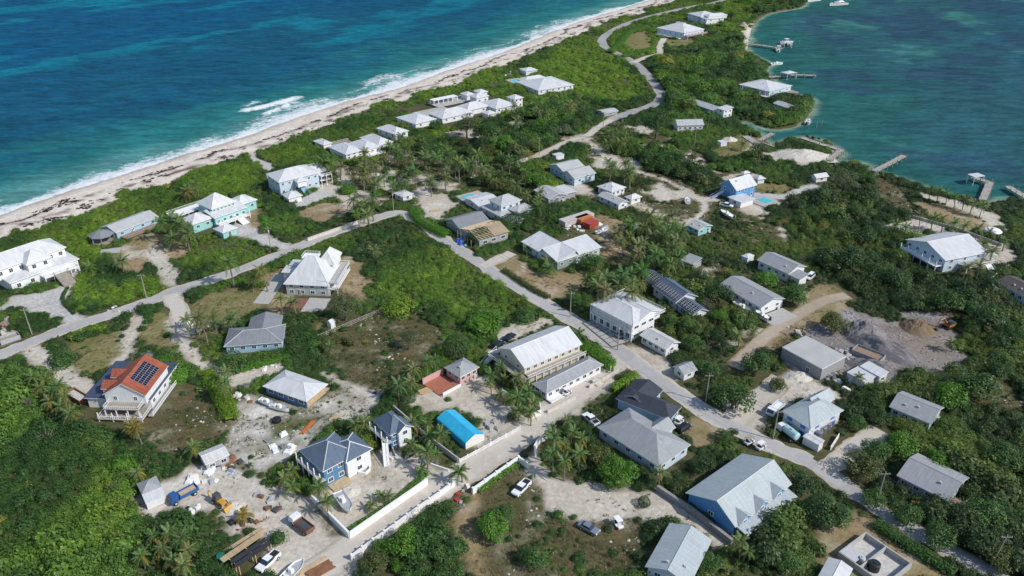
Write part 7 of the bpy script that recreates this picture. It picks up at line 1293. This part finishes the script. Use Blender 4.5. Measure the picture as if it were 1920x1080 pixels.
def yacht(label, rear, front, L_):
    a, b = P(*rear, SEA - .6), P(*front, SEA - .6); c = (a + b) / 2; o = thing('yacht', label, 'yacht', (c.x, c.y, SEA - .6), math.atan2(b.y - a.y, b.x - a.x)); h_, d = hull(L_, L_ * .27, 2.6, .5); h_.build('hull', 'boat_white', o); d.build('deck', 'canvas', o)
    q = MB(); q.box(-L_ * .3, L_ * .2, -L_ * .1, L_ * .1, 2.0, 4.0, tap=.4); q.build('cabin', 'boat_white', o); q = MB(); q.box(-L_ * .27, L_ * .18, -L_ * .1 + .1, L_ * .1 - .1, 2.9, 3.5); q.box(-L_ * .29, L_ * .17, -L_ * .092 - .06, L_ * .092 + .06, 2.9, 3.5); q.build('cabin_windows', 'glass', o); q = MB(); q.box(-L_ * .22, L_ * .06, -L_ * .08, L_ * .08, 4.0, 4.9, tap=.3); q.build('flybridge', 'boat_white', o); q = MB(); q.box(-L_ * .2, L_ * .04, -L_ * .08, L_ * .08, 6.2, 6.35); q.build('hardtop', 'boat_white', o)
    for x in (-L_ * .18, L_ * .02):
        for y in (-1, 1): q = MB(); q.tube([(x, y, 4.6), (x, y, 6.2)], .06, 5); q.build('post', 'pipe', o)
yacht('larger white motor yacht moored beyond the wooded point', (1590, 10), (1552, 13), 20); yacht('second white motor yacht moored closer to the wooded point', (1540, 2), (1510, 6), 17)
# ================================================================ docks
def dock(label, pts, w=2.6, z=.45, pil=True, name='dock'):
    line = px_line(pts, z); o = thing(name, label, 'dock', (*line[0], 0)); ox, oy = line[0]; k0 = 0; ROADS.append((line, w + 2.0))
    for a, b in zip(line[:-1], line[1:]):
        dx, dy = b[0] - a[0], b[1] - a[1]; l = math.hypot(dx, dy); rot = math.atan2(dy, dx); d = MB(); n = int(l / .6); zz = z + k0 * .012; k0 += 1
        d.box(-w * .4, l + w * .4, -w / 2 + .1, w / 2 - .1, zz - .3, zz - .1)
        for k in range(n): d.box(k * l / n + .02, (k + 1) * l / n - .03, -w / 2, w / 2, zz - .1, zz)
        d.build('deck', 'dock_wood', o, (a[0] - ox, a[1] - oy, 0), rot); q = MB(); q.tube([(0, 0, -3.5), (0, 0, z + .9)], .17, 7); pm = q.mesh('pile', ['weathered_wood'])
        for k in range(max(2, int(l / 4)) + 1):
            for s_ in (-1, 1):
                t = k / max(2, int(l / 4)); put('pile', pm, o, (a[0] - ox + dx * t - dy / l * s_ * (w / 2 + .1), a[1] - oy + dy * t + dx / l * s_ * (w / 2 + .1), 0))
    return o
def roof_shelter(label, A, B, Cd, he, z=.3, hr=1.0, name='dock_shelter', roof='hip'):
    h_ = House(name, label, A, B, Cd, he, 'shelter', 0.0); L_, D_ = h_.L, h_.D; r = MB(); zr = he + hr
    if roof == 'hip':
        c1, c2 = (L_ / 2 - .01, D_ / 2, zr), (L_ / 2 + .01, D_ / 2, zr); e = [(0, 0, he), (L_, 0, he), (L_, D_, he), (0, D_, he)]
        for i in range(4): r.face([e[i], e[(i + 1) % 4], c1])
        r.face(e[::-1])
    else: r.box(0, L_, 0, D_, he, he + .2)
    r.build('roof', 'roof_white', h_.root)
    for x, y in ((.3, .3), (L_ - .3, .3), (L_ - .3, D_ - .3), (.3, D_ - .3)): q = MB(); q.tube([(x, y, -3.0 if z < .5 else 0), (x, y, he)], .13, 6); q.build('post', 'trim_white', h_.root)
    return h_
dock('long wooden dock running out from the little lagoon beach', [(1398, 81), (1430, 85), (1464, 90)]); roof_shelter('small white roof at the head of the beach dock', (1463, 77), (1471, 80), (1478, 76), 3.6); dock('wooden dock with white shelter beside the wide lagoon house', [(1445, 144), (1490, 140), (1527, 141)]); roof_shelter('white hip roofed shelter halfway along the lagoon dock', (1463, 135), (1477, 139), (1488, 134), 3.4)
dock('grey bulkhead dock around the green mangrove pocket', [(1505, 258), (1540, 270), (1577, 281), (1556, 299)], 2.8); dock('plain slanting dock at the wooded shore', [(1640, 320), (1668, 306), (1694, 292)], 2.6); dock('dock with white boat shelter beyond the shore palms', [(1843, 374), (1850, 358), (1856, 342), (1828, 333)], 2.8); roof_shelter('white boat shelter roof at the end of the palm shore dock', (1814, 327), (1828, 333), (1842, 328), 3.4, roof='flat'); dock('grey dock with tall piles at the far end of the palm shore', [(1892, 350), (1912, 362), (1935, 376)], 3.0)
dock('short grey dock at the head of the cove', [(1425, 262), (1448, 250)], 2.4); dock('low timber jetty with boat ramp beside the short cove dock', [(1400, 256), (1422, 270)], 4.0); dock('narrow white finger dock in the cove', [(1432, 268), (1450, 274)], 1.2)
for i, (x0, y0, x1, y1) in enumerate([(1530, 240, 1532, 222), (1540, 236, 1543, 222), (1522, 228, 1524, 215), (1585, 300, 1590, 283), (1592, 298, 1596, 282), (1498, 82, 1500, 90)]):
    p = P(x0, y0, SEA); q = MB(); q.tube([(0, 0, -2), (.5, .8, 3.0)], .12, 6); tag(q.build('mooring_stake', 'weathered_wood', None, (p.x, p.y, SEA)), 'thin leaning mooring stake standing in the lagoon water', 'stake', 'mooring stakes in the lagoon')
# ================================================================ yards: containers, tanks, stacks, heaps
def container(label, A, B, Cd, he, mat):
    h_ = House('shipping_container', label, A, B, Cd, he, 'container', 0.0); b = MB(); n = int(h_.L / .28); b.box(0, h_.L, .04, h_.D - .04, .15, he); b.build('shell', mat, h_.root); r = MB()
    for k in range(n): r.box(k * h_.L / n, k * h_.L / n + .13, 0, h_.D, .2, he - .05)
    for k in range(int(h_.D / .5)): r.box(h_.L, h_.L + .03, .1 + k * .5, .35 + k * .5, .2, he - .1)
    r.build('corrugation', mat, h_.root)['kind'] = 'stuff'
    for x in (0, h_.L): f = MB(); f.box(x - .06, x + .06, -.03, .09, .05, he + .04); f.box(x - .06, x + .06, h_.D - .09, h_.D + .03, .05, he + .04); f.box(x - .06, x + .06, .09, h_.D - .09, he - .1, he + .04); f.build('corner_frame', mat, h_.root)
container('long pale rusty shipping container behind the dark hedge', (1048, 411), (1060, 417), (1100, 393), 2.6, 'container_grey'); container('orange shipping container beside the long pale one', (1077, 407), (1090, 413), (1107, 403), 2.6, 'container_orange'); container('red shipping container at the end of the container row', (1092, 416), (1106, 421), (1117, 411), 2.6, 'container_red')
def skip_bin(label, A, B, Cd, mat, load):
    h_ = House('skip_bin', label, A, B, Cd, 1.8, 'skip', 0.0); L_, D_ = h_.L, h_.D; b = MB()
    for a in ((0, L_, 0, .1), (0, L_, D_ - .1, D_), (0, .1, .1, D_ - .1), (L_ - .1, L_, .1, D_ - .1), (.1, L_ - .1, .1, D_ - .1)): b.box(*a, .05, 1.8 if a[3] - a[2] < .2 or a[1] - a[0] < .2 else .3)
    b.build('bin', mat, h_.root); l = MB(); l.box(.15, L_ - .15, .15, D_ - .15, .3, 1.1, tap=.15); l.build('load', load, h_.root)
skip_bin('long open grey skip at the edge of the gravel lot', (1597, 655), (1650, 676), (1656, 663), 'block_grey', 'deck_brown'); skip_bin('blue grey dumpster full of brown brush at the road edge', (0, 640), (37, 628), 3.0, 'boat_grey', 'straw'); skip_bin('rusty open bin of scrap below the red roofed house drive', (120, 735), (148, 752), 2.6, 'rust', 'rock_pale')
def cyl(name, label, cat, px, py, r_, hh, mat, lid=None, group=None):
    p = P(px, py); o = thing(name, label, cat, (p.x, p.y, 0), 0, group); b = MB(); b.tube([(0, 0, 0), (0, 0, hh * .9), (0, 0, hh)], [r_, r_, r_ * .85], 16); b.build('shell', mat, o)
    for k in range(3): q = MB(); q.tube([(0, 0, hh * (.25 + .25 * k) - .05), (0, 0, hh * (.25 + .25 * k) + .05)], r_ + .03, 16, caps=False); q.build('hoop', mat, o)
    q = MB(); q.tube([(0, 0, hh), (0, 0, hh + .15)], r_ * .3, 10); q.build('lid', lid or mat, o); exclude(p, 0, -r_, r_, -r_, r_)
cyl('water_tank', 'black round water tank lying low on the weedy ground', 'tank', 519, 790, 1.1, .9, 'black_plastic'); cyl('water_tank', 'green plastic water tank at the carport end', 'tank', 416, 1052, .9, 1.6, 'green_plastic'); cyl('water_tank', 'dark water tank at the back of the ruin', 'tank', 1637, 1068, 1.1, 1.9, 'black_plastic'); cyl('water_tank', 'grey tank beside the dark one at the ruin', 'tank', 1614, 1058, .6, 1.9, 'pipe'); cyl('fire_pit', 'pale stone ring fire pit on the villa garden lawn', 'fire pit', 704, 328, 2.0, .4, 'rock_pale')
for k, (x, y) in enumerate(((1532, 818), (1540, 810), (1548, 802), (1555, 795), (1562, 786))): cyl('storage_tank', 'grey ribbed storage tank in the row beside the blue shuttered house', 'tank', x, y, 1.15, 1.9, 'tank_grey', 'pipe', 'tanks beside the blue shuttered house')
p = P(1858, 445); o = thing('parasol_hut', 'round white roofed hut on the sand by the shore wall', 'hut', (p.x, p.y, 0)); b = MB(); b.tube([(0, 0, 2.6), (0, 0, 3.0), (0, 0, 3.5)], [3.0, 2.6, .2], 18); b.build('roof', 'white_paint', o)
for k in range(6): q = MB(); t = k * 1.047; q.tube([(2.4 * math.cos(t), 2.4 * math.sin(t), 0), (2.4 * math.cos(t), 2.4 * math.sin(t), 2.6)], .1, 6); q.build('post', 'weathered_wood', o)
p = P(1393, 54); o = thing('thatched_hut', 'small thatched hut on the little lagoon beach', 'hut', (p.x, p.y, 0)); b = MB(); b.tube([(0, 0, 2.4), (0, 0, 5.4)], [4.0, .2], 10); b.build('thatch_roof', 'straw', o)
for k in range(4): q = MB(); t = k * 1.57; q.tube([(2.6 * math.cos(t), 2.6 * math.sin(t), 0), (2.6 * math.cos(t), 2.6 * math.sin(t), 2.6)], .15, 6); q.build('post', 'weathered_wood', o)
def lumber(label, px, py, ang, L_=4.0, w=1.0, hh=.5, mat='timber', n=5, name='lumber_stack'):
    p = P(px, py); o = thing(name, label, 'lumber', (p.x, p.y, 0), ang); exclude(p, ang, -L_ / 2, L_ / 2, -w / 2, w / 2)
    for i in range(n):
        for j in range(max(1, int(hh / .18))): r = random.Random(i * 9 + j + px); b = MB(); dx = r.uniform(-.3, .3); b.box(-L_ / 2 + dx, L_ / 2 + dx, -w / 2 + w * i / n, -w / 2 + w * (i + .88) / n, j * .18, j * .18 + .15); b.build('plank', mat, o)
lumber('stack of bright yellow lumber at the carport side', 455, 1015, R(48), 9, 1.0, .4, 'timber'); lumber('stack of orange boards behind the dark blue house', 577, 802, R(70), 5, .9, .4, 'orange_plastic', 4); lumber('pile of grey planks next to the orange boards', 592, 800, R(66), 5, 1.4, .3, 'weathered_wood'); lumber('long tan boards along the new house wall', 596, 740, R(50), 7, .9, .4, 'plywood'); lumber('single thick timber on the weedy slope', 633, 782, R(32), 4, .6, .4, 'timber', 2); lumber('brown boards on the porch side of the blue hall', 1448, 945, R(42), 5, 2.0, .3, 'deck_brown'); lumber('plywood sheets lying in the dirt behind the containers', 1150, 466, R(30), 3, 2.2, .2, 'plywood', 2); lumber('long timber pile at the bottom of the work yard', 585, 1062, R(45), 6, .8, .5, 'timber', 4); lumber('brown brush and boards pile by the boat hull', 600, 1070, R(40), 5, 2.5, .5, 'rust', 6); lumber('heap of timber offcuts beside the concrete building', 1478, 622, R(30), 4, 2.5, .3, 'deck_brown', 5); lumber('yellow timber pile in the sand yard by the hedge', 815, 395, R(20), 4, 2, .3, 'timber', 4)
lumber('broken boards beside the pink terrace', 800, 732, R(35), 4, 2.4, .3, 'plywood', 5)
def bags(n, poly, label, group, mats, seed, lo=.4, hi=1.1, cat='junk', name='junk_bundle'):
    r = random.Random(seed); xs = [q[0] for q in poly]; ys = [q[1] for q in poly]; k = 0
    while k < n:
        x, y = r.uniform(min(xs), max(xs)), r.uniform(min(ys), max(ys))
        if not in_poly(np.array([x]), np.array([y]), poly)[0]: continue
        k += 1; p = P(x, y); b = MB(); s_ = r.uniform(lo, hi); w, d, h_ = s_ * r.uniform(.6, 1.2), s_ * r.uniform(.5, 1), s_ * r.uniform(.3, .8); b.box(-w, w, -d, d, 0, h_, tap=r.uniform(0, .25) * min(w, d))
        if r.random() < .5: b.box(-w * .5, w * .9, -d * .4, d * .7, h_, h_ * 1.5, tap=.1 * w)
        tag(b.build(name, r.choice(mats), None, (p.x, p.y, 0), r.uniform(0, 3)), label, cat, group); exclude(p, 0, -w, w, -d, d)
bags(26, [(340, 895), (380, 870), (430, 868), (445, 890), (400, 905), (350, 912)], 'pale crate or bag in the heap below the pale roofed work shed', 'crates by the work shed', ['boat_white', 'canvas', 'boat_grey', 'concrete'], 1); bags(14, [(480, 925), (540, 935), (530, 965), (490, 950)], 'scrap bundle in the dark heap outside the compound wall', 'scrap outside the compound wall', ['dark_metal', 'boat_grey', 'rust', 'rock_pale'], 2, .3, .9); bags(10, [(395, 862), (450, 855), (455, 880), (410, 885)], 'machine part lying beside the work shed', 'machine parts', ['machine_orange', 'dark_metal', 'rust', 'black_plastic'], 3, .3, .8)
bags(9, [(430, 980), (480, 970), (490, 990), (440, 995)], 'dark barrow or drum near the carport', 'dark junk near the carport', ['black_plastic', 'dark_metal', 'rust'], 4, .3, .8); bags(12, [(340, 945), (375, 945), (372, 968), (345, 962)], 'white bucket or sack on the yard edge', 'sacks on the yard edge', ['boat_white', 'canvas', 'black_plastic'], 5, .2, .6); bags(10, [(500, 820), (560, 800), (550, 850), (505, 855)], 'grey block pallet on the weedy ground behind the dark blue house', 'pallets behind the dark blue house', ['boat_grey', 'boat_white', 'slate_lid'], 6, .5, 1.3)
bags(12, [(435, 735), (475, 735), (470, 755), (430, 752)], 'rubbish bundle on the drive of the new house', 'rubbish at the new house', ['canvas', 'rust', 'rock_pale', 'boat_grey'], 7, .3, .8); bags(9, [(345, 605), (380, 600), (420, 612), (380, 625)], 'white sack dumped beside the sky blue bungalow', 'sacks at the sky blue bungalow', ['boat_white', 'canvas', 'boat_grey'], 8, .4, .9); bags(9, [(470, 690), (505, 678), (520, 690), (480, 702)], 'white beach chair or crate behind the new house', 'crates behind the new house', ['boat_white', 'canvas'], 9, .3, .7); bags(14, [(1055, 415), (1095, 425), (1090, 440), (1060, 435)], 'pale rubbish bag in front of the shipping containers', 'bags by the containers', ['boat_white', 'boat_grey', 'canvas'], 10, .3, .8)
bags(12, [(1120, 420), (1190, 430), (1190, 450), (1130, 445)], 'discarded panel in the yard behind the containers', 'panels behind the containers', ['boat_grey', 'boat_white', 'slate_lid', 'car_teal'], 11, .4, 1.1); bags(16, [(1560, 690), (1600, 715), (1590, 735), (1550, 715)], 'pale junk item beside the stepped white shed', 'junk beside the stepped shed', ['boat_white', 'boat_grey', 'canvas', 'tank_grey'], 12, .4, 1.0); bags(10, [(1470, 605), (1500, 615), (1530, 620), (1490, 635)], 'broken block by the concrete building', 'blocks at the concrete building', ['rock_pale', 'concrete', 'deck_brown'], 13, .3, .9); bags(12, [(1590, 680), (1560, 650), (1590, 650), (1620, 690)], 'stone slab stacked behind the concrete building', 'slabs behind the concrete building', ['concrete', 'rock', 'rock_pale'], 14, .4, 1.1)
bags(8, [(860, 905), (885, 915), (870, 950), (855, 940)], 'dumped item along the brown path', 'items along the brown path', ['red_paint', 'boat_white', 'boat_grey', 'rust'], 15, .3, .7); bags(6, [(910, 790), (935, 790), (935, 810), (915, 805)], 'grey boulder bag beside the picket fence', 'boulders beside the picket fence', ['rock', 'concrete'], 16, .6, 1.1); bags(8, [(845, 450), (870, 445), (880, 460), (855, 462)], 'building material bundle outside the unfinished house', 'bundles at the unfinished house', ['tarp_bright', 'tarp_blue', 'boat_white'], 17, .4, .9); bags(10, [(10, 600), (35, 615), (25, 635), (0, 625)], 'brown brush bundle beside the dumpster', 'brush by the dumpster', ['straw', 'deck_brown', 'rock_pale'], 18, .5, 1.1)
bags(6, [(200, 575), (225, 565), (222, 585), (205, 590)], 'white utility box by the roadside hedge', 'utility boxes by the hedge', ['boat_white', 'concrete'], 19, .4, .7); bags(8, [(1815, 480), (1870, 470), (1880, 490), (1830, 500)], 'garden chair on the sand by the waterfront house', 'garden chairs', ['boat_white', 'deck_brown', 'timber', 'car_teal'], 20, .3, .7); bags(6, [(945, 140), (958, 135), (962, 142), (950, 146)], 'pale lounger beside the turquoise pool', 'pool loungers', ['boat_white'], 21, .5, .8)
def mound(label, px, py, r_, hh, mat, seed, ell=1.0, rot=0):
    bm = bmesh.new(); bmesh.ops.create_grid(bm, x_segments=22, y_segments=22, size=1.0)
    for v in bm.verts: d = math.hypot(v.co.x, v.co.y); k = max(0, 1 - d ** 1.6); nz = fbm(np.array([v.co.x * 4 + seed]), np.array([v.co.y * 4]), 1.0, 3, 3)[0]; v.co.z = hh * k * (.55 + .9 * nz) - .12; v.co.x *= r_ * ell; v.co.y *= r_
    me = bpy.data.meshes.new('mound'); bm.to_mesh(me); bm.free(); me.materials.append(M[mat]); p = P(px, py); tag(put('earth_mound', me, None, (p.x, p.y, 0), rot), label, 'mound'); exclude(p, rot, -r_ * ell * .7, r_ * ell * .7, -r_ * .7, r_ * .7)
groundmat('mound_grey', (.15, .14, .145), (.22, .205, .205), (.33, .31, .31), 1.2); groundmat('mound_brown', (.15, .105, .065), (.20, .145, .095), (.28, .225, .165), 1.2); groundmat('mound_sand', (.50, .46, .40), (.56, .52, .46), (.62, .59, .54), 1.2)
mound('brown soil mound next to the orange excavator', 1720, 614, 5.0, 2.2, 'mound_brown', 1); mound('long dark grey gravel heap at the end of the gravel lot', 1618, 625, 5.5, 4.2, 'mound_grey', 2, 1.2); mound('grey rubble bank along the lower side of the gravel lot', 1655, 655, 4.5, 3.4, 'mound_grey', 3, 2.6, R(-48)); mound('white sand heap in front of the concrete building', 1497, 706, 2.8, 1.2, 'mound_sand', 4, 1.4); mound('broad pale sand heap beside the lagoon bulkhead', 1505, 292, 9, 2.4, 'mound_sand', 5, 1.5); mound('small sandy heap next to the yellow loader', 440, 950, 2.4, .9, 'mound_sand', 6); mound('sand heap inside the compound forecourt', 655, 920, 2.6, .7, 'mound_sand', 7); mound('sand heap by the lagoon utility shed', 1368, 262, 4, 1.4, 'mound_sand', 8); mound('low rubble heap beside the tiny white hut lane', 1640, 690, 4, 2.2, 'mound_grey', 9, 2, R(-30))
p = P(862, 452); b = MB(); b.box(-1.6, 1.6, -1.0, 1.0, 0, 1.0, tap=.5); tag(b.build('tarp_heap', 'tarp_bright', None, (p.x, p.y, 0), .6), 'bright blue tarp thrown over a heap at the unfinished house', 'tarp'); exclude(p, 0, -2, 2, -2, 2)
plant_scatter()
